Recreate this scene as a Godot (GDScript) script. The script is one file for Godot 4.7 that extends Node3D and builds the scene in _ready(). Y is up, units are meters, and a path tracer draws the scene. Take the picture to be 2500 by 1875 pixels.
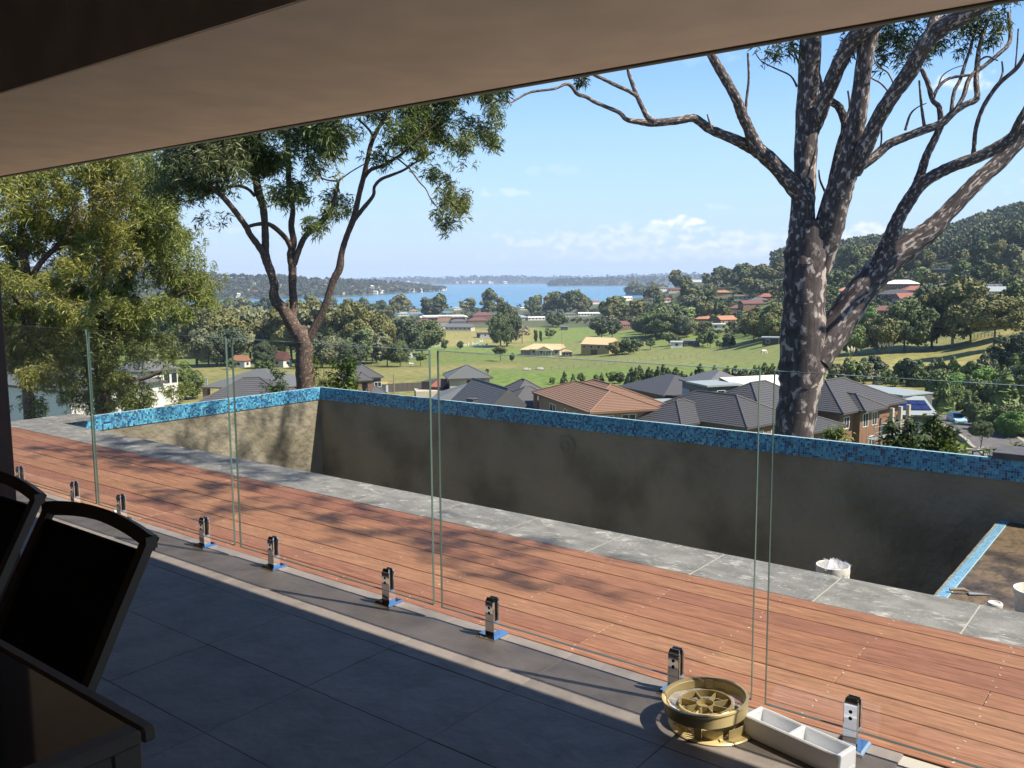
extends Node3D
# A covered patio above an unfinished lap pool, looking over a valley of houses and paddocks to a lake.

const EYE := Vector3(0, 1.58, 0)
const FOC := 2163.43          # focal length for a picture 2500 wide
var cr: Vector3
var cu: Vector3
var cf: Vector3
var names := {}
var rng := RandomNumberGenerator.new()
var fields := {}              # mats by name
var hz: FastNoiseLite

# ---------------------------------------------------------------- shapes
class Shape:
	var v := PackedVector3Array()
	var n := PackedVector3Array()
	var t := PackedVector2Array()
	var c := PackedColorArray()
	var col := Color.WHITE
	var use_col := false
	func vert(p: Vector3, nn: Vector3, uv: Vector2) -> void:
		v.append(p); n.append(nn); t.append(uv)
		if use_col: c.append(col)
	func tri(a: Vector3, b: Vector3, d: Vector3, ua := Vector2.ZERO, ub := Vector2.RIGHT, ud := Vector2.ONE) -> void:
		# corners counter-clockwise as seen from outside
		var nn := (b - a).cross(d - a).normalized()
		vert(a, nn, ua); vert(d, nn, ud); vert(b, nn, ub)
	func quad(a: Vector3, b: Vector3, d: Vector3, e: Vector3, off := Vector2.ZERO) -> void:
		var w := a.distance_to(b)
		var h := b.distance_to(d)
		var nn := (b - a).cross(e - a).normalized()
		if nn == Vector3.ZERO: nn = (d - b).cross(e - b).normalized()
		var ua := off; var ub := off + Vector2(w, 0); var ud := off + Vector2(w, h); var ue := off + Vector2(0, h)
		vert(a, nn, ua); vert(d, nn, ud); vert(b, nn, ub)
		vert(a, nn, ua); vert(e, nn, ue); vert(d, nn, ud)
	func box(lo: Vector3, hi: Vector3, off := Vector2.ZERO, b := 0.0, x := Transform3D.IDENTITY) -> void:
		# chamfered box, uv in metres with u along x (or z on the ends)
		var s := [lo, hi]
		if b <= 0.0:
			var p := func(i: int, j: int, k: int) -> Vector3: return x * Vector3(s[i].x, s[j].y, s[k].z)
			quad(p.call(0,1,1), p.call(1,1,1), p.call(1,1,0), p.call(0,1,0), off)
			quad(p.call(0,0,0), p.call(1,0,0), p.call(1,0,1), p.call(0,0,1), off)
			quad(p.call(0,0,1), p.call(1,0,1), p.call(1,1,1), p.call(0,1,1), off)
			quad(p.call(1,0,0), p.call(0,0,0), p.call(0,1,0), p.call(1,1,0), off)
			quad(p.call(1,0,1), p.call(1,0,0), p.call(1,1,0), p.call(1,1,1), off)
			quad(p.call(0,0,0), p.call(0,0,1), p.call(0,1,1), p.call(0,1,0), off)
			return
		var c0 := (lo + hi) / 2.0
		var h := (hi - lo) / 2.0
		# faces
		for ax in 3:
			for sg in [-1.0, 1.0]:
				var u := (ax + 1) % 3
				var w := (ax + 2) % 3
				var pts := []
				for q in [[-1,-1],[1,-1],[1,1],[-1,1]]:
					var e := Vector3.ZERO
					e[ax] = sg * h[ax]; e[u] = q[0] * (h[u] - b); e[w] = q[1] * (h[w] - b)
					pts.append(x * (c0 + e))
				if sg < 0: pts.reverse()
				if ax == 1: pts = [pts[1], pts[2], pts[3], pts[0]]
				quad(pts[0], pts[1], pts[2], pts[3], off)
		# edges
		for ax in 3:
			var u := (ax + 1) % 3
			var w := (ax + 2) % 3
			for su in [-1.0, 1.0]:
				for sw in [-1.0, 1.0]:
					var pts := []
					for q in [[-1,0],[1,0],[1,1],[-1,1]]:
						var e := Vector3.ZERO
						e[ax] = q[0] * (h[ax] - b)
						if q[1] == 0:
							e[u] = su * h[u]; e[w] = sw * (h[w] - b)
						else:
							e[u] = su * (h[u] - b); e[w] = sw * h[w]
						pts.append(x * (c0 + e))
					if su * sw < 0: pts.reverse()
					quad(pts[0], pts[1], pts[2], pts[3], off)
		for sx in [-1.0, 1.0]:
			for sy in [-1.0, 1.0]:
				for sz in [-1.0, 1.0]:
					var a := x * (c0 + Vector3(sx * h.x, sy * (h.y - b), sz * (h.z - b)))
					var bb := x * (c0 + Vector3(sx * (h.x - b), sy * h.y, sz * (h.z - b)))
					var d := x * (c0 + Vector3(sx * (h.x - b), sy * (h.y - b), sz * h.z))
					if sx * sy * sz > 0: tri(a, bb, d)
					else: tri(a, d, bb)
	func tube(pts: Array, rad: Array, sides := 8, caps := true, us := 1.0, vs := 1.0) -> void:
		var rings := []
		var nrm := []
		var lens := [0.0]
		var prev := Vector3.ZERO
		for i in pts.size():
			var tan: Vector3
			if i == 0: tan = pts[1] - pts[0]
			elif i == pts.size() - 1: tan = pts[i] - pts[i - 1]
			else: tan = pts[i + 1] - pts[i - 1]
			tan = tan.normalized()
			if i > 0: lens.append(lens[i - 1] + vs * pts[i].distance_to(pts[i - 1]))
			var up: Vector3 = prev
			if i == 0:
				up = Vector3.UP if absf(tan.y) < 0.9 else Vector3.RIGHT
			up = (up - tan * up.dot(tan)).normalized()
			prev = up
			var sd := tan.cross(up)
			var ring := []
			var rn := []
			for k in sides + 1:
				var a := TAU * k / sides
				var d := up * cos(a) + sd * sin(a)
				ring.append(pts[i] + d * rad[i]); rn.append(d)
			rings.append(ring); nrm.append(rn)
		for i in pts.size() - 1:
			for k in sides:
				var a: Vector3 = rings[i][k]; var b: Vector3 = rings[i][k + 1]
				var d: Vector3 = rings[i + 1][k + 1]; var e: Vector3 = rings[i + 1][k]
				var u0 := us * k / sides; var u1 := us * (k + 1) / sides
				var A := Vector2(u0, lens[i]); var B := Vector2(u1, lens[i]); var D := Vector2(u1, lens[i + 1]); var E := Vector2(u0, lens[i + 1])
				vert(a, nrm[i][k], A); vert(d, nrm[i + 1][k + 1], D); vert(b, nrm[i][k + 1], B)
				vert(a, nrm[i][k], A); vert(e, nrm[i + 1][k], E); vert(d, nrm[i + 1][k + 1], D)
		if caps:
			for q in [[0, 1], [pts.size() - 1, 0]]:
				var ctr: Vector3 = pts[q[0]]
				for k in sides:
					if q[1] == 1: tri(ctr, rings[q[0]][k + 1], rings[q[0]][k])
					else: tri(ctr, rings[q[0]][k], rings[q[0]][k + 1])
	func lathe(prof: Array, seg := 32, x := Transform3D.IDENTITY, a0 := 0.0, a1 := TAU) -> void:
		# prof: Vector2(radius, y) from bottom outside round; flat shaded per profile step, smooth around
		for i in prof.size() - 1:
			var p: Vector2 = prof[i]; var q: Vector2 = prof[i + 1]
			var d := q - p
			if d.length() < 1e-6: continue
			var n2 := Vector2(d.y, -d.x).normalized()
			for k in seg:
				var s := a0 + (a1 - a0) * k / seg; var e := a0 + (a1 - a0) * (k + 1) / seg
				var f := func(r: Vector2, an: float) -> Vector3: return x * Vector3(r.x * cos(an), r.y, -r.x * sin(an))
				var ns := (x.basis * Vector3(n2.x * cos(s), n2.y, -n2.x * sin(s))).normalized()
				var ne := (x.basis * Vector3(n2.x * cos(e), n2.y, -n2.x * sin(e))).normalized()
				var A: Vector3 = f.call(p, s); var B: Vector3 = f.call(p, e); var D: Vector3 = f.call(q, e); var E: Vector3 = f.call(q, s)
				var U := Vector2(s, p.y); var W := Vector2(e, q.y)
				vert(A, ns, U); vert(D, ne, W); vert(B, ne, Vector2(e, p.y))
				vert(A, ns, U); vert(E, ns, Vector2(s, q.y)); vert(D, ne, W)
	func mesh() -> ArrayMesh:
		var arr := []
		arr.resize(Mesh.ARRAY_MAX)
		arr[Mesh.ARRAY_VERTEX] = v
		arr[Mesh.ARRAY_NORMAL] = n
		arr[Mesh.ARRAY_TEX_UV] = t
		if use_col: arr[Mesh.ARRAY_COLOR] = c
		var m := ArrayMesh.new()
		m.add_surface_from_arrays(Mesh.PRIMITIVE_TRIANGLES, arr)
		return m

# ---------------------------------------------------------------- naming
func numbered(called: String) -> String:
	var k: int = names.get(called, 0)
	names[called] = k + 1
	return called if k == 0 else "%s_%03d" % [called, k]

func thing(called: String, label: String, category: String, pos := Vector3.ZERO, turn := 0.0, group := "") -> Node3D:
	var o := Node3D.new()
	o.name = numbered(called)
	add_child(o)
	o.position = pos
	o.rotation.y = turn
	tag(o, label, category, group)
	return o

func tag(o: Node, label: String, category: String, group := "") -> void:
	o.set_meta("label", label)
	o.set_meta("category", category)
	if group != "": o.set_meta("group", group)

func put(called: String, m: Mesh, mat: Material, parent: Node3D = null) -> MeshInstance3D:
	var o := MeshInstance3D.new()
	o.mesh = m
	o.material_override = mat
	if parent == null:
		o.name = numbered(called)
		add_child(o)
	else:
		o.name = called
		parent.add_child(o, true)
	return o

func obj(called: String, s: Shape, mat: Material, parent: Node3D = null) -> MeshInstance3D:
	return put(called, s.mesh(), mat, parent)

func structure(called: String, s: Shape, mat: Material, label: String) -> MeshInstance3D:
	var o := obj(called, s, mat)
	o.set_meta("kind", "structure")
	o.set_meta("label", label)
	return o

func multi(called: String, m: Mesh, mat: Material, xs: Array, cols: Array, parent: Node3D = null) -> MultiMeshInstance3D:
	var mm := MultiMesh.new()
	mm.transform_format = MultiMesh.TRANSFORM_3D
	mm.use_colors = cols.size() > 0
	mm.mesh = m
	mm.instance_count = xs.size()
	for i in xs.size():
		mm.set_instance_transform(i, xs[i])
		if cols.size() > 0: mm.set_instance_color(i, cols[i])
	var o := MultiMeshInstance3D.new()
	o.multimesh = mm
	o.material_override = mat
	if parent == null:
		o.name = numbered(called)
		add_child(o)
	else:
		o.name = called
		parent.add_child(o, true)
	o.set_meta("kind", "stuff")
	return o

# ---------------------------------------------------------------- sight lines of the camera, to find places in the valley
func ray(px: float, py: float) -> Vector3:
	return (cf + cr * ((px - 1250.0) / FOC) - cu * ((py - 937.5) / FOC)).normalized()

func at(px: float, py: float, dist: float) -> Vector3:
	var d := ray(px, py)
	return EYE + d * (dist / Vector2(d.x, d.z).length())

func on_y(px: float, py: float, y: float) -> Vector3:
	var d := ray(px, py)
	return EYE + d * ((y - EYE.y) / d.y)

func on_z(px: float, py: float, z: float) -> Vector3:
	var d := ray(px, py)
	return EYE + d * (z / d.z)

# ---------------------------------------------------------------- materials
func srgb(c: Color) -> Color:
	return c.linear_to_srgb()

func mat(lin: Color, rough := 0.8, metal := 0.0, tex: Texture2D = null) -> StandardMaterial3D:
	var m := StandardMaterial3D.new()
	m.albedo_color = srgb(lin)
	m.roughness = rough
	m.metallic = metal
	if tex: m.albedo_texture = tex
	return m

func tri_mat(lin: Color, rough: float, tex: Texture2D, scale: float, normal: Texture2D = null, ns := 1.0) -> StandardMaterial3D:
	var m := mat(lin, rough, 0.0, tex)
	m.uv1_triplanar = true
	m.uv1_world_triplanar = true
	m.uv1_scale = Vector3.ONE * scale
	if normal:
		m.normal_enabled = true
		m.normal_texture = normal
		m.normal_scale = ns
	return m

func ramp(a: Array) -> Gradient:
	var g := Gradient.new()
	var offs := PackedFloat32Array()
	var cols := PackedColorArray()
	for q in a:
		offs.append(q[0]); cols.append(q[1])
	g.offsets = offs
	g.colors = cols
	return g

func grey(x: float) -> Color:
	return Color(x, x, x)

func noise_tex(size: int, freq: float, sd: int, gr: Gradient, octs := 4, type := FastNoiseLite.TYPE_SIMPLEX_SMOOTH, as_normal := false, bump := 4.0) -> NoiseTexture2D:
	var f := FastNoiseLite.new()
	f.noise_type = type
	f.frequency = freq
	f.fractal_octaves = octs
	f.seed = sd
	var t := NoiseTexture2D.new()
	t.width = size
	t.height = size
	t.seamless = true
	t.noise = f
	if as_normal:
		t.as_normal_map = true
		t.bump_strength = bump
	elif gr: t.color_ramp = gr
	return t

func fnl(freq: float, sd: int, octs := 3) -> FastNoiseLite:
	var f := FastNoiseLite.new()
	f.noise_type = FastNoiseLite.TYPE_SIMPLEX_SMOOTH
	f.frequency = freq
	f.fractal_octaves = octs
	f.seed = sd
	return f

func rf(a: float, b: float) -> float:
	return rng.randf_range(a, b)

func wood_texture() -> ImageTexture:
	var w := 512
	var h := 128
	var im := Image.create(w, h, true, Image.FORMAT_RGB8)
	var a := fnl(1.0, 3, 4)
	var b := fnl(1.0, 8, 2)
	for y in h:
		for x in w:
			# repeats along x by mixing two ends
			var k := float(x) / w
			var g1 := a.get_noise_2d(x * 0.012, y * 0.22)
			var g2 := a.get_noise_2d((x - w) * 0.012, y * 0.22)
			var g := lerpf(g1, g2, k)
			var f := lerpf(b.get_noise_2d(x * 0.05, y * 1.6), b.get_noise_2d((x - w) * 0.05, y * 1.6), k)
			var s := clampf(0.84 + 0.28 * g + 0.16 * f, 0.3, 1.0)
			im.set_pixel(x, y, Color(s, s * (0.97 + 0.05 * g), s * (0.95 + 0.1 * g)))
	im.generate_mipmaps()
	return ImageTexture.create_from_image(im)

func bark_texture(pale: Color, dark: Color, share: float, sd: int) -> ImageTexture:
	# smooth bark shedding in flakes: patches gather in places and leave others bare, with long streaks
	var w := 512
	var hh := 640
	var im := Image.create(w, hh, false, Image.FORMAT_RGB8)
	var f := FastNoiseLite.new()
	f.noise_type = FastNoiseLite.TYPE_CELLULAR
	f.cellular_return_type = FastNoiseLite.RETURN_CELL_VALUE
	f.frequency = 0.07
	f.seed = sd
	f.fractal_type = FastNoiseLite.FRACTAL_NONE
	f.domain_warp_enabled = true
	f.domain_warp_amplitude = 30.0
	f.domain_warp_frequency = 0.03
	var g := fnl(0.012, sd + 2, 4)
	var h := fnl(0.2, sd + 4, 2)
	for y in hh:
		for x in w:
			var cv := f.get_noise_2d(x, y * 0.42) * 0.5 + 0.5
			var q := g.get_noise_2d(x, y * 0.5)
			var st := g.get_noise_2d(x * 5.0 + 700, y * 0.35)
			var e := h.get_noise_2d(x, y * 0.4)
			var c := dark * (1.0 + 0.30 * q + 0.28 * st + 0.16 * e)
			var lim := 1.0 - clampf(share * (1.0 + 3.4 * q), 0.012, 0.55)
			if cv > lim: c = pale * (1.0 + 0.14 * e + 0.16 * st)
			elif cv > lim - 0.10: c = dark.lerp(pale, 0.45) * (1.0 + 0.2 * e)
			elif cv < 0.10 + 0.2 * q: c = dark * 0.78
			im.set_pixel(x, y, Color(clampf(c.r, 0, 1), clampf(c.g, 0, 1), clampf(c.b, 0, 1)))
	return ImageTexture.create_from_image(im)

func splotch_texture() -> ImageTexture:
	# grey stone with smears and drops of white cement
	var s := 512
	var im := Image.create(s, s, false, Image.FORMAT_RGB8)
	var a := fnl(0.006, 21, 5)
	var b := fnl(0.05, 22, 3)
	var d := fnl(0.16, 23, 2)
	for y in s:
		for x in s:
			var base := 0.50 + 0.10 * a.get_noise_2d(x * 1.5, y * 3.0) + 0.05 * d.get_noise_2d(x, y)
			var sm := a.get_noise_2d(x * 1.3 + 900, y * 2.0) + 0.55 * b.get_noise_2d(x * 0.6, y * 1.7)
			var k := clampf((sm - 0.30) * 1.6, 0.0, 0.5)
			var dr := d.get_noise_2d(x * 0.45 + 400, y * 0.9)
			if dr > 0.52 and a.get_noise_2d(x + 300, y) > 0.0: k = maxf(k, 0.55)
			var c := Color(base, base * 1.0, base * 0.98).lerp(Color(0.86, 0.86, 0.84), k)
			im.set_pixel(x, y, c)
	return ImageTexture.create_from_image(im)

func make_mats() -> void:
	var m := fields
	var wood := wood_texture()
	var i := 0
	for c in [Color(0.292, 0.138, 0.072), Color(0.312, 0.158, 0.080), Color(0.262, 0.118, 0.066), Color(0.325, 0.172, 0.092), Color(0.205, 0.100, 0.068), Color(0.300, 0.144, 0.076)]:
		var w := mat(c, 0.62, 0.0, wood)
		w.uv1_scale = Vector3(0.45, 3.2, 1)
		m["wood%d" % i] = w
		i += 1
	var stone := noise_tex(512, 0.008, 5, ramp([[0.0, grey(0.80)], [0.45, grey(0.92)], [0.7, grey(0.96)], [1.0, grey(1.0)]]), 6)
	var stone_n := noise_tex(512, 0.03, 9, null, 5, FastNoiseLite.TYPE_SIMPLEX_SMOOTH, true, 3.0)
	i = 0
	for c in [Color(0.180, 0.158, 0.142), Color(0.190, 0.166, 0.149), Color(0.170, 0.151, 0.138), Color(0.184, 0.160, 0.141)]:
		m["tile%d" % i] = tri_mat(c, 0.6, stone, 0.7 + 0.13 * i, stone_n, 0.35)
		i += 1
	m["coping_grout"] = mat(Color(0.30, 0.285, 0.25), 0.9)
	m["grout"] = mat(Color(0.30, 0.285, 0.25), 0.9)
	var spl := splotch_texture()
	i = 0
	for c in [Color(0.68, 0.68, 0.67), Color(0.63, 0.635, 0.63), Color(0.70, 0.70, 0.68)]:
		var q := tri_mat(c, 0.75, spl, 0.62 + 0.15 * i, stone_n, 0.4)
		q.uv1_offset = Vector3(0.13, 0, 0.31) * i
		m["coping%d" % i] = q
		i += 1
	var cem := noise_tex(512, 0.006, 31, ramp([[0.0, Color(0.72, 0.71, 0.67)], [0.4, Color(0.88, 0.87, 0.83)], [0.6, Color(0.94, 0.93, 0.9)], [1.0, Color(1, 0.98, 0.94)]]), 6)
	var cem_n := noise_tex(512, 0.045, 33, null, 4, FastNoiseLite.TYPE_SIMPLEX_SMOOTH, true, 8.0)
	m["render"] = tri_mat(Color(0.225, 0.210, 0.168), 0.95, cem, 0.3, cem_n, 0.35)
	m["ledge"] = tri_mat(Color(0.135, 0.112, 0.085), 0.42, noise_tex(512, 0.008, 35, ramp([[0.0, Color(0.45, 0.42, 0.38)], [0.45, Color(0.75, 0.72, 0.68)], [0.6, Color(1, 0.93, 0.8)], [1.0, Color(0.9, 0.86, 0.8)]]), 5), 0.5, cem_n, 0.4)
	m["soffit"] = tri_mat(Color(0.86, 0.76, 0.64), 0.85, noise_tex(256, 0.02, 41, ramp([[0.0, grey(0.93)], [1.0, grey(1.0)]]), 3), 0.5)
	m["bulkhead"] = tri_mat(Color(0.66, 0.57, 0.48), 0.9, noise_tex(256, 0.02, 42, ramp([[0.0, grey(0.9)], [1.0, grey(1.0)]]), 3), 0.5)
	m["fascia"] = mat(Color(0.028, 0.020, 0.017), 0.45)
	m["gutter"] = mat(Color(0.12, 0.12, 0.125), 0.4)
	m["post"] = mat(Color(0.045, 0.011, 0.009), 0.5, 0.0, wood)
	m["chrome"] = mat(Color(0.78, 0.78, 0.78), 0.06, 1.0)
	m["gasket"] = mat(Color(0.01, 0.01, 0.011), 0.6)
	m["hole"] = mat(Color(0.006, 0.006, 0.006), 0.8)
	var g := StandardMaterial3D.new()
	g.albedo_color = Color(0.6, 0.75, 0.7, 0.02)
	g.transparency = BaseMaterial3D.TRANSPARENCY_ALPHA
	g.roughness = 0.0
	g.metallic_specular = 0.45
	m["glass"] = g
	m["glass_edge"] = mat(Color(0.06, 0.10, 0.085), 0.15)
	m["frame"] = mat(Color(0.105, 0.082, 0.062), 0.65)
	m["sling"] = tri_mat(Color(0.008, 0.008, 0.009), 0.85, noise_tex(128, 0.2, 51, ramp([[0.0, grey(0.6)], [1.0, grey(1.0)]]), 2), 4.0)
	m["table_glass"] = mat(Color(0.035, 0.032, 0.028), 0.05)
	m["gold"] = mat(Color(0.50, 0.405, 0.20), 0.4, 0.2)
	var wr := StandardMaterial3D.new()
	wr.albedo_color = Color(0.95, 0.95, 0.97, 0.34)
	wr.transparency = BaseMaterial3D.TRANSPARENCY_ALPHA
	wr.roughness = 0.05
	m["wrap"] = wr
	m["foam"] = tri_mat(Color(0.88, 0.90, 0.92), 0.75, noise_tex(128, 0.15, 61, ramp([[0.0, grey(0.94)], [1.0, grey(1.0)]]), 2), 6.0)
	m["bucket"] = tri_mat(Color(0.62, 0.60, 0.55), 0.5, noise_tex(128, 0.05, 62, ramp([[0.0, grey(0.7)], [0.5, grey(1.0)]]), 3), 3.0)
	m["cap"] = mat(Color(0.5, 0.5, 0.48), 0.5)
	m["bronze"] = mat(Color(0.10, 0.088, 0.06), 0.6)
	m["pool_tile"] = mat(Color.WHITE, 0.18)
	m["pool_tile"].vertex_color_use_as_albedo = true
	m["pool_grout"] = mat(Color(0.24, 0.38, 0.44), 0.9)
	m["nail"] = mat(Color(0.42, 0.36, 0.30), 0.5)
	# bark
	m["gum_bark"] = mat(Color.WHITE, 0.9, 0.0, bark_texture(Color(0.60, 0.56, 0.53), Color(0.272, 0.24, 0.236), 0.12, 71))
	m["gum_bark"].uv1_scale = Vector3(1, 0.72, 1)
	m["brown_bark"] = mat(Color.WHITE, 0.9, 0.0, bark_texture(Color(0.48, 0.42, 0.38), Color(0.31, 0.255, 0.225), 0.10, 75))
	m["brown_bark"].uv1_scale = Vector3(1, 1.6, 1)
	m["trunk"] = mat(Color(0.12, 0.10, 0.08), 0.9)
	m["trunk_pale"] = mat(Color(0.34, 0.31, 0.28), 0.9)
	# leaves
	var lf := mat(Color.WHITE, 0.5)
	lf.vertex_color_use_as_albedo = true
	lf.backlight_enabled = true
	lf.backlight = Color(0.80, 0.85, 0.35)
	lf.cull_mode = BaseMaterial3D.CULL_DISABLED
	m["leaf"] = lf
	i = 0
	for c in [Color(0.085, 0.115, 0.038), Color(0.128, 0.132, 0.039), Color(0.118, 0.165, 0.045), Color(0.135, 0.148, 0.074), Color(0.165, 0.155, 0.047), Color(0.058, 0.080, 0.036), Color(0.115, 0.210, 0.038), Color(0.220, 0.190, 0.140)]:
		var q := mat(c, 0.75)
		q.vertex_color_use_as_albedo = true
		q.cull_mode = BaseMaterial3D.CULL_DISABLED
		m["crown%d" % i] = q
		i += 1
	m["forest"] = mat(Color.WHITE, 0.85)
	m["forest"].vertex_color_use_as_albedo = true
	# ground
	var gt := noise_tex(1024, 0.012, 81, ramp([[0.0, Color(0.66, 0.72, 0.6)], [0.35, Color(0.88, 0.9, 0.84)], [0.6, Color(1, 1, 0.95)], [1.0, Color(1, 0.95, 0.8)]]), 6)
	var gm := tri_mat(Color.WHITE, 0.95, gt, 0.021)
	gm.vertex_color_use_as_albedo = true
	gm.detail_enabled = true
	gm.detail_blend_mode = BaseMaterial3D.BLEND_MODE_MUL
	gm.detail_albedo = noise_tex(512, 0.03, 83, ramp([[0.0, grey(0.72)], [0.5, grey(0.95)], [1.0, grey(1.0)]]), 4)
	gm.uv2_triplanar = true
	gm.uv2_world_triplanar = true
	gm.uv2_scale = Vector3.ONE * 0.09
	m["ground"] = gm
	m["road"] = tri_mat(Color(0.112, 0.104, 0.104), 0.9, noise_tex(256, 0.02, 85, ramp([[0.0, grey(0.85)], [1.0, grey(1.0)]]), 4), 0.1)
	m["concrete"] = tri_mat(Color(0.331, 0.310, 0.266), 0.9, noise_tex(256, 0.02, 86, ramp([[0.0, grey(0.85)], [1.0, grey(1.0)]]), 4), 0.2)
	m["lawn"] = mat(Color(0.108, 0.158, 0.029), 0.95)
	var wt := tri_mat(Color(0.05, 0.17, 0.25), 0.22, noise_tex(512, 0.01, 91, ramp([[0.0, Color(0.78, 0.85, 0.9)], [0.5, Color(0.92, 0.95, 1)], [1.0, Color(1, 1, 1)]]), 3), 0.0006, noise_tex(512, 0.06, 92, null, 4, FastNoiseLite.TYPE_SIMPLEX_SMOOTH, true, 5.0), 0.5)
	wt.uv1_scale = Vector3(0.0022, 0.001, 0.0005)
	m["lake"] = wt
	# buildings
	var tt := noise_tex(256, 0.05, 95, ramp([[0.0, grey(0.78)], [0.5, grey(0.95)], [1.0, grey(1.0)]]), 3)
	m["roof_brown"] = tri_mat(Color(0.216, 0.126, 0.083), 0.8, tt, 0.5)
	m["roof_dark"] = tri_mat(Color(0.061, 0.060, 0.065), 0.6, tt, 0.5)
	m["roof_slate"] = tri_mat(Color(0.083, 0.083, 0.090), 0.7, tt, 0.5)
	m["roof_grey"] = tri_mat(Color(0.119, 0.126, 0.126), 0.6, tt, 0.3)
	m["roof_silver"] = tri_mat(Color(0.288, 0.331, 0.331), 0.5, tt, 0.3)
	m["roof_white"] = tri_mat(Color(0.702, 0.693, 0.648), 0.5, tt, 0.3)
	m["roof_cream"] = tri_mat(Color(0.518, 0.389, 0.216), 0.6, tt, 0.3)
	m["roof_red"] = tri_mat(Color(0.235, 0.085, 0.06), 0.8, tt, 0.5)
	m["roof_orange"] = tri_mat(Color(0.33, 0.155, 0.085), 0.8, tt, 0.5)
	m["roof_maroon"] = tri_mat(Color(0.130, 0.054, 0.047), 0.8, tt, 0.5)
	m["brick_orange"] = tri_mat(Color(0.205, 0.112, 0.066), 0.9, tt, 0.9)
	m["brick_brown"] = tri_mat(Color(0.176, 0.096, 0.064), 0.9, tt, 0.9)
	m["brick_pink"] = tri_mat(Color(0.352, 0.208, 0.144), 0.9, tt, 0.9)
	m["wall_cream"] = tri_mat(Color(0.448, 0.408, 0.328), 0.9, tt, 0.4)
	m["wall_white"] = tri_mat(Color(0.684, 0.675, 0.630), 0.9, tt, 0.4)
	m["wall_grey"] = tri_mat(Color(0.122, 0.126, 0.130), 0.9, tt, 0.4)
	m["wall_light"] = tri_mat(Color(0.336, 0.352, 0.368), 0.9, tt, 0.4)
	m["wall_tan"] = tri_mat(Color(0.346, 0.266, 0.108), 0.9, tt, 0.4)
	m["wall_inner"] = tri_mat(Color(0.34, 0.31, 0.27), 0.9, tt, 0.4)
	m["wall_dark"] = tri_mat(Color(0.054, 0.050, 0.050), 0.9, tt, 0.4)
	m["trim_white"] = mat(Color(0.72, 0.71, 0.68), 0.6)
	m["trim_dark"] = mat(Color(0.06, 0.055, 0.055), 0.6)
	m["pane"] = mat(Color(0.025, 0.03, 0.035), 0.06)
	m["solar"] = mat(Color(0.012, 0.016, 0.07), 0.12)
	m["fence_dark"] = tri_mat(Color(0.085, 0.08, 0.075), 0.8, tt, 0.5)
	m["timber"] = mat(Color(0.22, 0.18, 0.14), 0.9)
	m["car_blue"] = mat(Color(0.30, 0.50, 0.62), 0.25)
	m["car_white"] = mat(Color(0.8, 0.8, 0.78), 0.3)
	m["tyre"] = mat(Color(0.015, 0.015, 0.015), 0.8)
	m["rim"] = mat(Color(0.45, 0.45, 0.46), 0.3, 0.6)
	m["lamp"] = mat(Color(0.75, 0.77, 0.8), 0.15)
	m["horse_brown"] = mat(Color(0.13, 0.06, 0.03), 0.7)
	m["horse_white"] = mat(Color(0.7, 0.68, 0.62), 0.7)
	m["cyan"] = mat(Color(0.35, 0.68, 0.72), 0.6)
	m["steel"] = mat(Color(0.35, 0.36, 0.37), 0.4, 0.5)
	m["plume"] = mat(Color(0.72, 0.64, 0.46), 0.9)

# ---------------------------------------------------------------- patio, deck and pool
func add_piece(called: String, s: Shape, material: Material, parent: Node3D) -> MeshInstance3D:
	return obj(called, s, material, parent)

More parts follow.
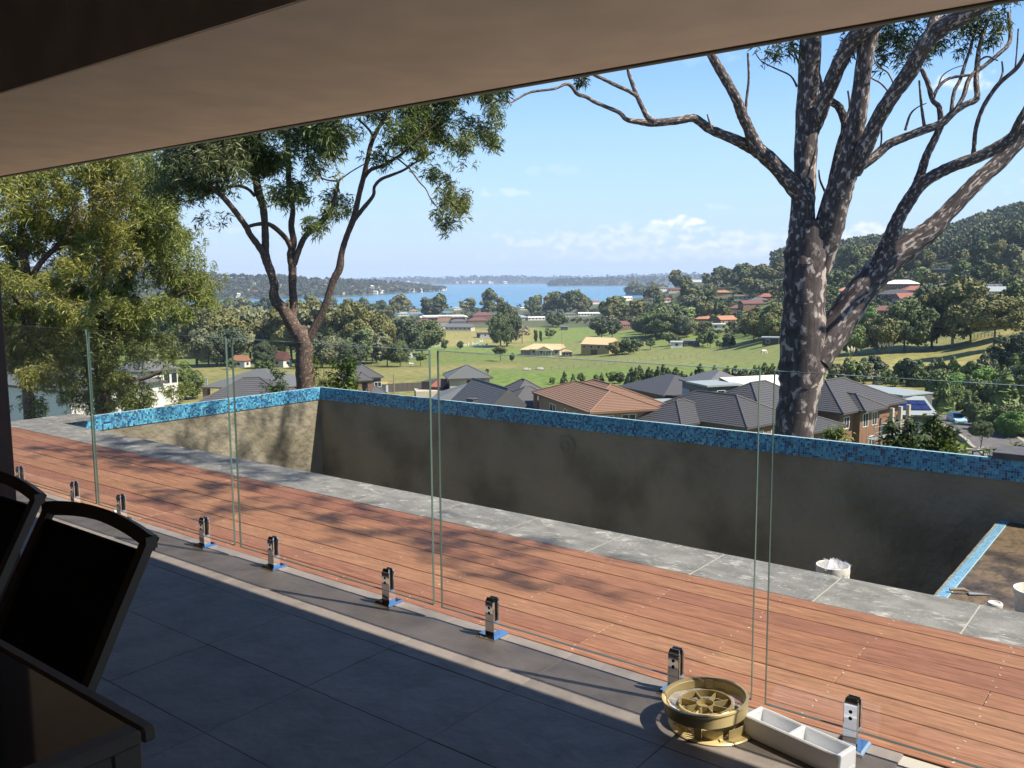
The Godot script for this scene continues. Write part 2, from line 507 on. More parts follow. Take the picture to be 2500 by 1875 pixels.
func build_patio() -> void:
	var m := fields
	# bed below the tiles: grout colour shows in the joints
	var s := Shape.new()
	s.box(Vector3(-11.5, -0.25, -2.993), Vector3(4.0, -0.006, 5.0))
	var fl := structure("patio_floor", s, m["grout"], "grey slate tiled patio floor under the roof")
	var rows := [-2.993, -2.551, -2.104, -1.657, -1.21, -0.763, -0.316, 0.131, 0.578, 1.025]
	for r in rows.size() - 1:
		for k in 12:
			var x0 := -8.653 + 0.663 * k
			if r > 5 and x0 < -4.0: continue
			var t := Shape.new()
			var dy := rf(-0.0006, 0.0006)
			t.box(Vector3(x0 + 0.0007, -0.02, rows[r] + 0.0008), Vector3(x0 + 0.6623, dy, rows[r + 1] - 0.0008), Vector2.ZERO, 0.0012)
			add_piece("tile", t, m["tile%d" % rng.randi_range(0, 3)], fl)
	# timber deck
	s = Shape.new()
	for k in 22:
		var x := -10.056 + 0.5 * k
		s.box(Vector3(x - 0.022, -0.16, -4.2), Vector3(x + 0.022, -0.028, -3.0))
	s.box(Vector3(-10.7, -0.3, -4.2), Vector3(1.5, -0.2, -3.0))
	var deck := structure("timber_deck", s, m["timber"], "reddish hardwood deck between glass fence and pool coping")
	var ed := [-2.996, -3.095, -3.2385, -3.382, -3.5255, -3.669, -3.8125, -3.956, -4.0995, -4.203]
	var nails := []
	for r in 9:
		var x := -10.7
		var first := true
		var last := -1
		while x < 1.5:
			var ln: float = [2.0, 2.5, 3.0, 3.5, 4.0][rng.randi_range(0, 4)]
			if first: ln = [1.144, 1.644, 2.144, 2.644, 3.144][(r * 3) % 5]
			first = false
			if r == 3: ln = {0: 3.644, 1: 6.0, 2: 4.0}.get(last + 1, 3.0)
			var x1 := minf(x + ln, 1.5)
			var p := Shape.new()
			var rise := rf(-0.0012, 0.0012)
			p.box(Vector3(x + 0.001, -0.028, ed[r + 1] + 0.003), Vector3(x1 - 0.001, rise, ed[r] - 0.003), Vector2(rf(0, 5), rf(0, 2)), 0.0022)
			var w := rng.randi_range(0, 5)
			if w == 4 and rf(0, 1) < 0.5: w = 2
			add_piece("plank", p, m["wood%d" % w], deck)
			last += 1
			x = x1
		for k in 22:
			var xx := -10.056 + 0.5 * k
			for q in [0.28, 0.72]:
				var zz := lerpf(ed[r], ed[r + 1], q)
				nails.append(Transform3D(Basis.from_euler(Vector3(0, rf(0, 3), 0)).scaled(Vector3.ONE * rf(0.7, 1.25)), Vector3(xx + rf(-0.012, 0.012), 0.0012, zz + rf(-0.01, 0.01))))
	var nl := Shape.new()
	nl.lathe([Vector2(0.0036, 0.0), Vector2(0.003, 0.0008), Vector2(0.0, 0.001)], 7)
	nl.box(Vector3(0.002, 0, -0.0012), Vector3(0.008, 0.0008, 0.0012))
	multi("nail_heads", nl.mesh(), m["nail"], nails, [], deck)
	# stone coping
	s = Shape.new()
	s.box(Vector3(-10.715, -0.3, -4.650), Vector3(1.5, -0.0018, -4.206))
	s.box(Vector3(-10.715, -0.3, -5.1), Vector3(-10.452, -0.041, -4.65))
	var cop := structure("pool_coping", s, m["coping_grout"], "grey stone coping along the near edge of the pool")
	for k in 19:
		var x0 := -10.712 + 0.663 * k - 0.0 if k > 0 else -10.718
		var x1 := -10.712 + 0.663 * (k + 1)
		var t := Shape.new()
		t.box(Vector3(x0 + 0.0025, -0.03, -4.654), Vector3(x1 - 0.0025, rf(-0.0005, 0.0008), -4.206), Vector2.ZERO, 0.002)
		add_piece("tile", t, m["coping%d" % (k % 3)], cop)
	var t2 := Shape.new()
	t2.box(Vector3(-10.718, -0.04, -5.106), Vector3(-10.30, 0.001, -4.657), Vector2.ZERO, 0.002)
	add_piece("tile", t2, m["coping0"], cop)

func mosaic(parent: Node3D, origin: Vector3, du: Vector3, nrm: Vector3, length: float, height: float) -> void:
	# small square glass tiles set in rows; du along the wall, tiles stand 2 mm proud of the grout
	var p := 0.02325
	var s := Shape.new()
	var h := p * 0.43
	s.box(Vector3(-h, -h, 0), Vector3(h, h, 0.0022))
	var nx := int(length / p)
	var ny := int(round(height / p))
	var bas := Basis(du, Vector3.UP, nrm)
	var xs := []
	var cols := []
	var pal := [Color(0.075, 0.29, 0.46), Color(0.06, 0.235, 0.41), Color(0.036, 0.125, 0.28), Color(0.10, 0.38, 0.53), Color(0.125, 0.44, 0.58), Color(0.02, 0.07, 0.18), Color(0.10, 0.08, 0.07)]
	var wts := [0.22, 0.22, 0.17, 0.16, 0.11, 0.085, 0.035]
	for j in ny:
		for i in nx:
			var q := rf(0, 1)
			var k := 0
			while k < 6 and q > wts[k]:
				q -= wts[k]
				k += 1
			var c: Color = pal[k] * rf(0.85, 1.15)
			xs.append(Transform3D(bas, origin + du * (p * (i + 0.5)) - Vector3.UP * (p * (j + 0.5)) + nrm * 0.002))
			cols.append(c)
	multi("mosaic_tiles", s.mesh(), fields["pool_tile"], xs, cols, parent)

func build_pool() -> void:
	var m := fields
	var zf := -8.657
	var xl := -10.447
	var top := -0.012
	var bot := -0.198
	# rendered shell
	var s := Shape.new()
	s.box(Vector3(xl - 0.2, -1.9, zf - 0.2), Vector3(3.0, bot, zf))              # far wall
	s.box(Vector3(xl - 0.2, -1.9, zf), Vector3(xl, bot, -4.64))                  # left wall
	s.box(Vector3(xl, -1.9, -4.64), Vector3(3.0, -0.3, -4.45))                   # near wall
	s.box(Vector3(3.0, -1.9, zf - 0.2), Vector3(3.2, -0.03, -4.45))              # right end
	s.box(Vector3(xl, -1.9, zf), Vector3(3.0, -1.7, -4.64))                      # floor
	var pool := structure("swimming_pool_shell", s, m["render"], "empty rendered concrete lap pool with a blue mosaic rim")
	# band the mosaic sits on, standing a little proud of the render
	s = Shape.new()
	s.box(Vector3(xl - 0.03, bot - 0.001, zf - 0.03), Vector3(3.0, top, zf + 0.008))
	s.box(Vector3(xl - 0.03, bot - 0.001, zf + 0.008), Vector3(xl + 0.008, top, -4.66))
	obj("mosaic_band", s, m["pool_grout"], pool)
	mosaic(pool, Vector3(xl + 0.01, top, zf + 0.008), Vector3(1, 0, 0), Vector3(0, 0, 1), 10.6, 0.186)
	mosaic(pool, Vector3(xl + 0.008, top, -4.67), Vector3(0, 0, -1), Vector3(1, 0, 0), 3.97, 0.186)
	# shallow ledge on the right, with its mosaic nosing
	s = Shape.new()
	s.box(Vector3(-1.30, -1.7, zf + 0.002), Vector3(2.998, -0.572, -4.642))
	obj("shallow_ledge", s, m["ledge"], pool)
	s = Shape.new()
	var z := -4.66
	while z > zf + 0.02:
		s.box(Vector3(-1.335, -0.63, z - 0.12), Vector3(-1.3, -0.566 + rf(-0.003, 0.003), z), Vector2.ZERO, 0.006)
		z -= 0.121
	obj("render_lip", s, m["render"], pool)
	s = Shape.new()
	s.box(Vector3(-1.312, -0.58, zf + 0.004), Vector3(-1.245, -0.564, -4.648), Vector2.ZERO, 0.002)
	obj("nosing_bed", s, m["pool_grout"], pool)
	var xs := []
	var cols := []
	var st := Shape.new()
	st.box(Vector3(-0.0072, 0, -0.0072), Vector3(0.0072, 0.002, 0.0072))
	for j in 4:
		for i in 256:
			xs.append(Transform3D(Basis(), Vector3(-1.304 + 0.0165 * j, -0.5642, -4.67 - 0.0155 * i)))
			cols.append(Color(0.15, 0.30, 0.42) * rf(0.7, 1.25))
	multi("nosing_tiles", st.mesh(), m["pool_tile"], xs, cols, pool)
	# round fitting in the far wall
	s = Shape.new()
	var tr := Transform3D(Basis.from_euler(Vector3(PI / 2, 0, 0)), Vector3(-5.94, -0.405, zf))
	s.lathe([Vector2(0.115, -0.01), Vector2(0.115, 0.012), Vector2(0.10, 0.022), Vector2(0.085, 0.022), Vector2(0.08, 0.012), Vector2(0.03, 0.012), Vector2(0.026, 0.03), Vector2(0.0, 0.03)], 36, tr)
	obj("wall_fitting", s, m["render"], pool)
	# dark coping slab on the far wall, right
	s = Shape.new()
	s.box(Vector3(-1.40, top + 0.001, zf - 0.40), Vector3(2.9, 0.045, zf + 0.03), Vector2.ZERO, 0.003)
	var sl := obj("coping_slab", s, m["roof_slate"], pool)
	sl.set_meta("label", "dark coping slab lying on the far rim at the right")

func spigot_proto() -> Node3D:
	var m := fields
	var o := thing("glass_spigot", "x", "spigot")
	var s := Shape.new()
	# base plate with sloped top
	var a := 0.052; var b := 0.044
	s.box(Vector3(-a, 0, -a), Vector3(a, 0.008, a), Vector2.ZERO, 0.0015)
	var lo := [Vector3(-a + 0.002, 0.008, a - 0.002), Vector3(a - 0.002, 0.008, a - 0.002), Vector3(a - 0.002, 0.008, -a + 0.002), Vector3(-a + 0.002, 0.008, -a + 0.002)]
	var hi := [Vector3(-b, 0.017, b), Vector3(b, 0.017, b), Vector3(b, 0.017, -b), Vector3(-b, 0.017, -b)]
	for i in 4:
		s.quad(lo[i], lo[(i + 1) % 4], hi[(i + 1) % 4], hi[i])
	s.quad(hi[0], hi[1], hi[2], hi[3])
	obj("base_plate", s, m["chrome"], o)
	# body below the glass, two jaws either side of it
	s = Shape.new()
	s.box(Vector3(-0.025, 0.012, -0.024), Vector3(0.025, 0.075, 0.024), Vector2.ZERO, 0.003)
	obj("body", s, m["chrome"], o)
	for sg in [1.0, -1.0]:
		s = Shape.new()
		var z0: float = 0.0105 * sg; var z1: float = 0.024 * sg
		s.box(Vector3(-0.025, 0.07, minf(z0, z1)), Vector3(0.025, 0.165, maxf(z0, z1)), Vector2.ZERO, 0.004)
		# sloping head
		var y0 := 0.165; var y1 := 0.178
		var zi: float = 0.0105 * sg; var zo: float = 0.02 * sg; var zt: float = 0.0135 * sg
		s.quad(Vector3(-0.022 * sg, y0, zo), Vector3(0.022 * sg, y0, zo), Vector3(0.019 * sg, y1, zt), Vector3(-0.019 * sg, y1, zt))
		s.quad(Vector3(0.022 * sg, y0, zi), Vector3(-0.022 * sg, y0, zi), Vector3(-0.019 * sg, y1, zi), Vector3(0.019 * sg, y1, zi))
		s.quad(Vector3(-0.019 * sg, y1, zt), Vector3(0.019 * sg, y1, zt), Vector3(0.019 * sg, y1, zi), Vector3(-0.019 * sg, y1, zi))
		s.quad(Vector3(0.022 * sg, y0, zo), Vector3(0.022 * sg, y0, zi), Vector3(0.019 * sg, y1, zi), Vector3(0.019 * sg, y1, zt))
		s.quad(Vector3(-0.022 * sg, y0, zi), Vector3(-0.022 * sg, y0, zo), Vector3(-0.019 * sg, y1, zt), Vector3(-0.019 * sg, y1, zi))
		var jaw := obj("clamp_jaw", s, m["chrome"], o)
		if sg > 0:
			for y in [0.135, 0.112]:
				s = Shape.new()
				s.lathe([Vector2(0.0062, 0.0), Vector2(0.0062, 0.0009), Vector2(0.0, 0.0009)], 14, Transform3D(Basis.from_euler(Vector3(PI / 2, 0, 0)), Vector3(0, y, 0.0243)))
				obj("screw_hole", s, m["hole"], jaw)
		s = Shape.new()
		s.box(Vector3(-0.023, 0.076, minf(0.0065 * sg, 0.0105 * sg)), Vector3(0.023, 0.172, maxf(0.0065 * sg, 0.0105 * sg)))
		obj("gasket", s, m["gasket"], o)
	return o

func build_fence() -> void:
	var m := fields
	var zc := -2.9327
	var edges := [[-9.02, -7.46], [-7.41, -5.936], [-5.908, -4.34], [-4.284, -2.771], [-2.72, -1.205], [-1.153, 0.36]]
	var which := ["leftmost clear glass pool fence panel, beside the red-brown post", "clear glass fence panel second from the left post", "clear glass fence panel before the leafy left end of the deck", "clear glass fence panel in front of the pool's far left corner", "clear glass fence panel with the brass rings at its foot", "rightmost clear glass fence panel, behind the white foam box"]
	var sp: Node3D = null
	var count := 0
	for i in edges.size():
		var x0: float = edges[i][0]
		var x1: float = edges[i][1]
		var t := thing("glass_fence", which[i], "glass panel", Vector3((x0 + x1) / 2, 0.062, zc), 0, "frameless glass pool fence panels")
		var w := (x1 - x0) / 2
		var s := Shape.new()
		s.quad(Vector3(-w, 0, 0.006), Vector3(w, 0, 0.006), Vector3(w, 1.2, 0.006), Vector3(-w, 1.2, 0.006))
		s.quad(Vector3(w, 0, -0.006), Vector3(-w, 0, -0.006), Vector3(-w, 1.2, -0.006), Vector3(w, 1.2, -0.006))
		obj("pane", s, m["glass"], t)
		s = Shape.new()
		s.box(Vector3(-w, 1.199, -0.0058), Vector3(w, 1.2005, 0.0058))
		obj("top_edge", s, m["glass_edge"], t)
		s = Shape.new()
		s.box(Vector3(-w, -0.0005, -0.0058), Vector3(w, 0.001, 0.0058))
		obj("bottom_edge", s, m["glass_edge"], t)
		s = Shape.new()
		s.box(Vector3(w - 0.001, 0, -0.0058), Vector3(w + 0.0005, 1.2, 0.0058))
		obj("side_edge", s, m["glass_edge"], t)
		s = Shape.new()
		s.box(Vector3(-w - 0.0005, 0, -0.0058), Vector3(-w + 0.001, 1.2, 0.0058))
		obj("side_edge", s, m["glass_edge"], t)
		for k in 2:
			var x := x0 + 0.304 if k == 0 else x1 - 0.304
			var o: Node3D
			if sp == null:
				sp = spigot_proto()
				o = sp
			else:
				o = sp.duplicate()
				o.name = numbered("glass_spigot")
				add_child(o)
			o.position = Vector3(x, 0, zc)
			var side := "left" if k == 0 else "right"
			tag(o, "shiny steel spigot at the %s foot of the %s" % [side, ["leftmost glass panel by the post", "second glass panel from the post", "third glass panel from the post", "glass panel before the pool corner", "glass panel behind the brass rings", "rightmost glass panel by the foam box"][i]], "spigot", "steel spigots holding the glass fence")
			count += 1

func build_roof() -> void:
	var m := fields
	var y := 2.385
	var s := Shape.new()
	s.box(Vector3(-12.0, y + 0.01, -3.02), Vector3(6.0, y + 0.16, -1.743))
	s.box(Vector3(-12.0, y + 0.16, -3.02), Vector3(6.0, 3.1, -2.9))
	var roof := structure("patio_roof", s, m["soffit"], "beige lined patio roof overhead")
	var xs := [-11.9, -10.69, -7.09, -3.49, 0.11, 3.71, 6.0]
	for i in xs.size() - 1:
		var t := Shape.new()
		t.box(Vector3(xs[i] + 0.002, y, -3.02), Vector3(xs[i + 1] - 0.002, y + 0.009, -1.745))
		add_piece("panel", t, m["soffit"], roof)
		t = Shape.new()
		t.box(Vector3(xs[i] + 0.001, y + 0.0005, -1.742), Vector3(xs[i + 1] - 0.001, 2.92, -1.733))
		add_piece("panel", t, m["bulkhead"], roof)
	s = Shape.new()
	s.box(Vector3(-12.0, 2.9, -1.733), Vector3(6.0, 3.05, 5.0))
	obj("inner_ceiling", s, m["bulkhead"], roof)
	s = Shape.new()
	s.box(Vector3(-12.0, y - 0.006, -3.046), Vector3(6.0, y + 0.2, -3.021), Vector2.ZERO, 0.003)
	obj("fascia", s, m["fascia"], roof)
	s = Shape.new()
	s.box(Vector3(-12.0, y - 0.004, -3.070), Vector3(6.0, y + 0.12, -3.047), Vector2.ZERO, 0.003)
	obj("gutter", s, m["gutter"], roof)
	# back wall of the house, and unseen side walls added to cut skylight
	s = Shape.new()
	s.box(Vector3(-12.0, -0.25, 4.0), Vector3(6.0, 3.05, 4.25))
	structure("house_wall", s, m["wall_inner"], "dark wall at the back of the patio")
	s = Shape.new()
	s.box(Vector3(-15.0, -0.3, -1.70), Vector3(-6.9, 3.0, -1.5))
	s.box(Vector3(-7.1, -0.24, -1.499), Vector3(-6.9, 3.0, 3.999))
	s.box(Vector3(4.0, -0.24, -1.7), Vector3(4.2, 3.0, 3.999))
	structure("added_side_wall", s, m["brick_brown"], "unseen brown side walls added to dim the patio and the glass reflections")
	# post at the left
	s = Shape.new()
	s.box(Vector3(-0.07, 0, -0.07), Vector3(0.07, y, 0.07), Vector2.ZERO, 0.004)
	var p := obj("patio_post", s, m["post"])
	p.position = Vector3(-4.66, 0, -1.80)
	tag(p, "dark red-brown post at the left edge, holding the patio roof", "post")

func build_furniture() -> void:
	var m := fields
	# table
	var t := thing("patio_table", "dark framed glass-topped outdoor table at the lower left", "table", Vector3(-1.52, 0, -0.84))
	var s := Shape.new()
	var L := 2.0; var W := 1.0; var fw := 0.05
	s.box(Vector3(-L, 0.715, 0), Vector3(0, 0.745, fw * 0.6), Vector2.ZERO, 0.006)
	s.box(Vector3(-L, 0.715, W - fw), Vector3(0, 0.745, W), Vector2.ZERO, 0.006)
	s.box(Vector3(-fw, 0.7151, fw * 0.6), Vector3(-0.0005, 0.7449, W - fw), Vector2.ZERO, 0.006)
	s.box(Vector3(-L, 0.7151, fw), Vector3(-L + fw, 0.7449, W - fw), Vector2.ZERO, 0.006)
	obj("frame", s, m["frame"], t)
	s = Shape.new()
	s.box(Vector3(-L + fw + 0.001, 0.728, fw * 0.6 + 0.003), Vector3(-fw - 0.001, 0.741, W - fw - 0.001))
	obj("glass_top", s, m["table_glass"], t)
	s = Shape.new()
	s.box(Vector3(-L + 0.03, 0.65, 0.025), Vector3(-0.03, 0.715, 0.045))
	s.box(Vector3(-L + 0.03, 0.65, W - 0.045), Vector3(-0.03, 0.715, W - 0.025))
	s.box(Vector3(-0.045, 0.65, 0.045), Vector3(-0.025, 0.715, W - 0.045))
	s.box(Vector3(-L + 0.025, 0.65, 0.045), Vector3(-L + 0.045, 0.715, W - 0.045))
	obj("apron", s, m["frame"], t)
	for q in [Vector2(-0.05, 0.05), Vector2(-L + 0.05, 0.05), Vector2(-0.05, W - 0.05), Vector2(-L + 0.05, W - 0.05)]:
		s = Shape.new()
		s.box(Vector3(q.x - 0.03, 0, q.y - 0.03), Vector3(q.x + 0.03, 0.715, q.y + 0.03), Vector2.ZERO, 0.005)
		obj("leg", s, m["frame"], t)
	# chairs facing the table
	var c := thing("sling_chair", "black sling chair with a curved dark frame, tucked under the table", "chair", Vector3(-2.415, 0, -0.98), 0, "sling chairs at the table")
	var hw := 0.275
	# side frames: rear leg and back post in one bend
	for sg in [-1.0, 1.0]:
		s = Shape.new()
		var x: float = sg * hw
		var pth := [Vector3(x, 0.0, -0.08), Vector3(x, 0.42, 0.03), Vector3(x, 0.56, -0.02), Vector3(x, 0.74, -0.115), Vector3(x, 0.905, -0.205)]
		for i in pth.size() - 1:
			var a: Vector3 = pth[i]; var b: Vector3 = pth[i + 1]
			var d := (b - a).normalized()
			var f := Vector3(0, -d.z, d.y)
			var hh := 0.017
			var e := 0.012
			var q := func(base: Vector3, ox: float, of: float) -> Vector3: return base + Vector3(ox, 0, 0) + f * of
			var b2 := b + d * 0.002
			s.quad(q.call(a, -hh, -e), q.call(a, -hh, e), q.call(b2, -hh, e), q.call(b2, -hh, -e))
			s.quad(q.call(a, hh, e), q.call(a, hh, -e), q.call(b2, hh, -e), q.call(b2, hh, e))
			s.quad(q.call(a, -hh, e), q.call(a, hh, e), q.call(b2, hh, e), q.call(b2, -hh, e))
			s.quad(q.call(a, hh, -e), q.call(a, -hh, -e), q.call(b2, -hh, -e), q.call(b2, hh, -e))
		obj("back_post", s, m["frame"], c)
		s = Shape.new()
		s.box(Vector3(x - 0.015, 0, 0.44), Vector3(x + 0.015, 0.44, 0.47), Vector2.ZERO, 0.003)
		obj("leg", s, m["frame"], c)
		s = Shape.new()
		s.box(Vector3(x - 0.0149, 0.415, 0.04), Vector3(x + 0.0149, 0.445, 0.44), Vector2.ZERO, 0.003)
		obj("seat_rail", s, m["frame"], c)
	# curved top rail
	s = Shape.new()
	var n := 14
	for i in n:
		var p := []
		for k in 2:
			var u := float(i + k) / n
			var xx := lerpf(-hw - 0.017, hw + 0.017, u)
			var bow := 0.03 * (1 - pow(2 * u - 1, 2))
			p.append(Vector3(xx, 0.905 + bow * 0.85, -0.207 - bow * 0.5))
		var up := Vector3(0, 0.016, -0.008)
		var fr := Vector3(0, 0.007, 0.013)
		var A: Vector3 = p[0]; var B: Vector3 = p[1]
		s.quad(A - up + fr, B - up + fr, B + up + fr, A + up + fr)
		s.quad(B - up - fr, A - up - fr, A + up - fr, B + up - fr)
		s.quad(A + up + fr, B + up + fr, B + up - fr, A + up - fr)
		s.quad(A - up - fr, B - up - fr, B - up + fr, A - up + fr)
	s.box(Vector3(-hw - 0.017, 0.889, -0.222), Vector3(-hw - 0.012, 0.922, -0.19))
	s.box(Vector3(hw + 0.012, 0.889, -0.222), Vector3(hw + 0.017, 0.922, -0.19))
	obj("top_rail", s, m["frame"], c)
	# sling back and seat
	s = Shape.new()
	var prof := [Vector2(0.875, -0.188), Vector2(0.74, -0.118), Vector2(0.6, -0.05), Vector2(0.48, 0.0), Vector2(0.43, 0.06), Vector2(0.425, 0.25), Vector2(0.435, 0.45)]
	for i in prof.size() - 1:
		var p0: Vector2 = prof[i]; var p1: Vector2 = prof[i + 1]
		var w := hw - 0.016
		s.quad(Vector3(-w, p1.x, p1.y), Vector3(w, p1.x, p1.y), Vector3(w, p0.x, p0.y), Vector3(-w, p0.x, p0.y))
		var dn := Vector3(0, p0.y - p1.y, -(p0.x - p1.x)).normalized() * 0.004
		if i >= 4: dn = Vector3(0, -0.004, 0)
		s.quad(Vector3(w, p1.x, p1.y) + dn, Vector3(-w, p1.x, p1.y) + dn, Vector3(-w, p0.x, p0.y) + dn, Vector3(w, p0.x, p0.y) + dn)
	s.tube([Vector3(-hw + 0.016, 0.876, -0.19), Vector3(hw - 0.016, 0.876, -0.19)], [0.008, 0.008], 8)
	obj("sling", s, m["sling"], c)
	var c2: Node3D = c.duplicate()
	c2.name = numbered("sling_chair")
	add_child(c2)
	c2.position = Vector3(-3.135, 0, -1.02)
	tag(c2, "black sling chair cut by the left edge, beside the post", "chair", "sling chairs at the table")

func ring_frame(called: String, label: String, pos: Vector3, tilt: Vector3, flip: bool) -> void:
	var m := fields
	var t := thing(called, label, "pool fitting", pos, 0, "brass-coloured ring frames by the fence")
	t.rotation = tilt
	var R := 0.146
	var s := Shape.new()
	if not flip:
		s.lathe([Vector2(R - 0.006, 0.0), Vector2(R, 0.004), Vector2(R + 0.001, 0.040), Vector2(R + 0.005, 0.046), Vector2(R + 0.005, 0.052), Vector2(R - 0.004, 0.053), Vector2(R - 0.006, 0.046), Vector2(R - 0.009, 0.044), Vector2(R - 0.010, 0.0), Vector2(R - 0.006, 0.0)], 56)
	else:
		s.lathe([Vector2(R - 0.03, 0.0), Vector2(R + 0.004, 0.0), Vector2(R + 0.006, 0.004), Vector2(R + 0.002, 0.008), Vector2(R - 0.022, 0.008), Vector2(R - 0.03, 0.006), Vector2(R - 0.03, 0.0)], 64)
		for k in 6:
			s.lathe([Vector2(R - 0.029, 0.006), Vector2(R - 0.022, 0.006), Vector2(R - 0.022, 0.040), Vector2(R - 0.026, 0.040), Vector2(R - 0.027, 0.006)], 10, Transform3D.IDENTITY, TAU * k / 6.0, TAU * (k + 0.84) / 6.0)
	obj("ring_wall", s, m["gold"], t)
	# inner ring of sockets, spokes and hub cup
	s = Shape.new()
	s.lathe([Vector2(0.094, 0.004), Vector2(0.094, 0.030), Vector2(0.090, 0.030), Vector2(0.090, 0.004), Vector2(0.094, 0.004)], 40)
	obj("inner_ring", s, m["gold"], t)
	for k in 8:
		s = Shape.new()
		var x := Transform3D(Basis.from_euler(Vector3(0, TAU * k / 8.0 + 0.3, 0)), Vector3.ZERO)
		s.box(Vector3(0.028, 0.004, -0.0018), Vector3(0.0902, 0.024, 0.0018), Vector2.ZERO, 0.0, x)
		if k % 2 == 0: s.box(Vector3(0.0938, 0.004, -0.006), Vector3(0.138, 0.014, 0.006), Vector2.ZERO, 0.0, x)
		obj("rib", s, m["gold"], t)
	s = Shape.new()
	s.lathe([Vector2(0.0, 0.004), Vector2(0.031, 0.004), Vector2(0.031, 0.026), Vector2(0.028, 0.026), Vector2(0.028, 0.007), Vector2(0.0, 0.007)], 24)
	obj("hub_cup", s, m["gold"], t)
	for k in [0.6, 2.6, 4.4]:
		s = Shape.new()
		var x := Transform3D(Basis.from_euler(Vector3(0, k, 0)), Vector3.ZERO)
		s.box(Vector3(0.129, 0.006, -0.014), Vector3(0.1345, 0.049, 0.014), Vector2.ZERO, 0.001, x)
		obj("lug", s, m["gold"], t)

func build_clutter() -> void:
	var m := fields
	ring_frame("brass_ring_frame", "lower brass-coloured ribbed ring frame, lying flat on the slate tiles", Vector3(-1.29, 0.001, -2.785), Vector3(0, 0.4, 0), true)
	ring_frame("brass_ring_frame", "upper brass-coloured ring frame, stacked tilted and lined with clear wrap", Vector3(-1.305, 0.060, -2.768), Vector3(-0.05, 1.3, 0.06), false)
	# crumpled clear wrap inside the upper ring
	var s := Shape.new()
	var f := fnl(9.0, 5, 2)
	var nr := 6
	var na := 30
	var pt := func(i: int, k: int) -> Vector3:
		var r := 0.098 + 0.034 * i / nr
		var a := TAU * k / na
		return Vector3(r * cos(a), 0.012 + 0.014 * f.get_noise_3d(r * 1.5, cos(a) * 0.25, sin(a) * 0.25) + 0.006 * i / nr * (1.0 + sin(a * 3)), -r * sin(a))
	for i in nr:
		for k in 22:
			s.quad(pt.call(i, k), pt.call(i + 1, k), pt.call(i + 1, k + 1), pt.call(i, k + 1))
	var wr := obj("clear_wrap", s, m["wrap"])
	wr.position = Vector3(-1.305, 0.064, -2.768)
	wr.rotation = Vector3(-0.05, 0.5, 0.06)
	tag(wr, "crumpled clear plastic wrap lying inside the upper brass ring", "plastic wrap")
	# polystyrene box with two compartments
	var t := thing("foam_box", "white polystyrene foam box with two empty compartments, by the fence", "foam box", Vector3(-1.173, 0, -2.786), -atan2(0.078, 0.355))
	var L := 0.364; var W := 0.102; var H := 0.076; var w := 0.013; var fl := 0.02
	s = Shape.new()
	s.box(Vector3(0, 0, -W), Vector3(L, fl, 0), Vector2.ZERO, 0.004)
	s.box(Vector3(0, fl - 0.005, -w), Vector3(L, H, 0), Vector2.ZERO, 0.004)
	s.box(Vector3(0, fl - 0.005, -W), Vector3(L, H - 0.0004, -W + w), Vector2.ZERO, 0.004)
	for x in [0.0, L * 0.5 - w, L - w * 1.4]:
		s.box(Vector3(x + 0.0005, fl - 0.005, -W + 0.001), Vector3(x + w * 1.4 - 0.0005, H - 0.0008, -0.001), Vector2.ZERO, 0.003)
	obj("shell", s, m["foam"], t)
	# things in the pool
	t = thing("white_bucket", "white plastic bucket with plastic wrap sticking out, standing in the pool", "bucket", Vector3(-1.97, -1.7, -6.20))
	s = Shape.new()
	s.lathe([Vector2(0.095, 0.0), Vector2(0.108, 1.12), Vector2(0.113, 1.12), Vector2(0.113, 1.2), Vector2(0.115, 1.2), Vector2(0.115, 1.25), Vector2(0.107, 1.25), Vector2(0.105, 1.16), Vector2(0.0, 1.16)], 32)
	obj("pail", s, m["bucket"], t)
	s = Shape.new()
	for q in 16:
		var a := q * 0.75
		var c := Vector3(0.05 * cos(a), 1.2, 0.05 * sin(a))
		var o := Vector3(rf(-0.05, 0.05), rf(0.06, 0.12), rf(-0.05, 0.05))
		var sd := Vector3(cos(a + 1.4), rf(-0.3, 0.3), sin(a + 1.4)) * 0.04
		s.tri(c - sd, c + sd, c + o)
		s.tri(c + sd, c + sd * 2.2 + o * 0.5, c + o)
	obj("plastic_scraps", s, m["wrap"], t)
	t = thing("white_bucket", "white bucket at the right edge, standing on the pool ledge", "bucket", Vector3(-0.70, -0.572, -6.08))
	s = Shape.new()
	s.lathe([Vector2(0.105, 0.0), Vector2(0.122, 0.22), Vector2(0.13, 0.22), Vector2(0.13, 0.25), Vector2(0.12, 0.25), Vector2(0.105, 0.02), Vector2(0.0, 0.02)], 32)
	obj("pail", s, m["bucket"], t)
	t = thing("pipe_cap", "small round grey cap standing on the pool ledge behind the coping", "cap", Vector3(-0.905, -0.572, -5.96))
	s = Shape.new()
	s.lathe([Vector2(0.044, 0.0), Vector2(0.044, 0.15), Vector2(0.04, 0.158), Vector2(0.03, 0.158), Vector2(0.027, 0.152), Vector2(0.0, 0.152)], 28)
	obj("shell", s, m["cap"], t)
	t = thing("trowel", "small steel trowel lying on the ledge beside the blue nosing", "trowel", Vector3(-1.09, -0.572, -6.52), 0.5)
	s = Shape.new()
	s.tri(Vector3(-0.07, 0.012, 0.03), Vector3(0.09, 0.006, 0.0), Vector3(-0.07, 0.012, -0.03))
	s.tri(Vector3(-0.07, 0.008, -0.03), Vector3(0.09, 0.003, 0.0), Vector3(-0.07, 0.008, 0.03))
	obj("blade", s, m["steel"], t)
	s = Shape.new()
	s.tube([Vector3(-0.06, 0.02, 0), Vector3(-0.1, 0.035, 0), Vector3(-0.19, 0.03, 0)], [0.005, 0.012, 0.011], 8)
	obj("handle", s, m["timber"], t)
	# little clips left lying by the deck edge
	s = Shape.new()
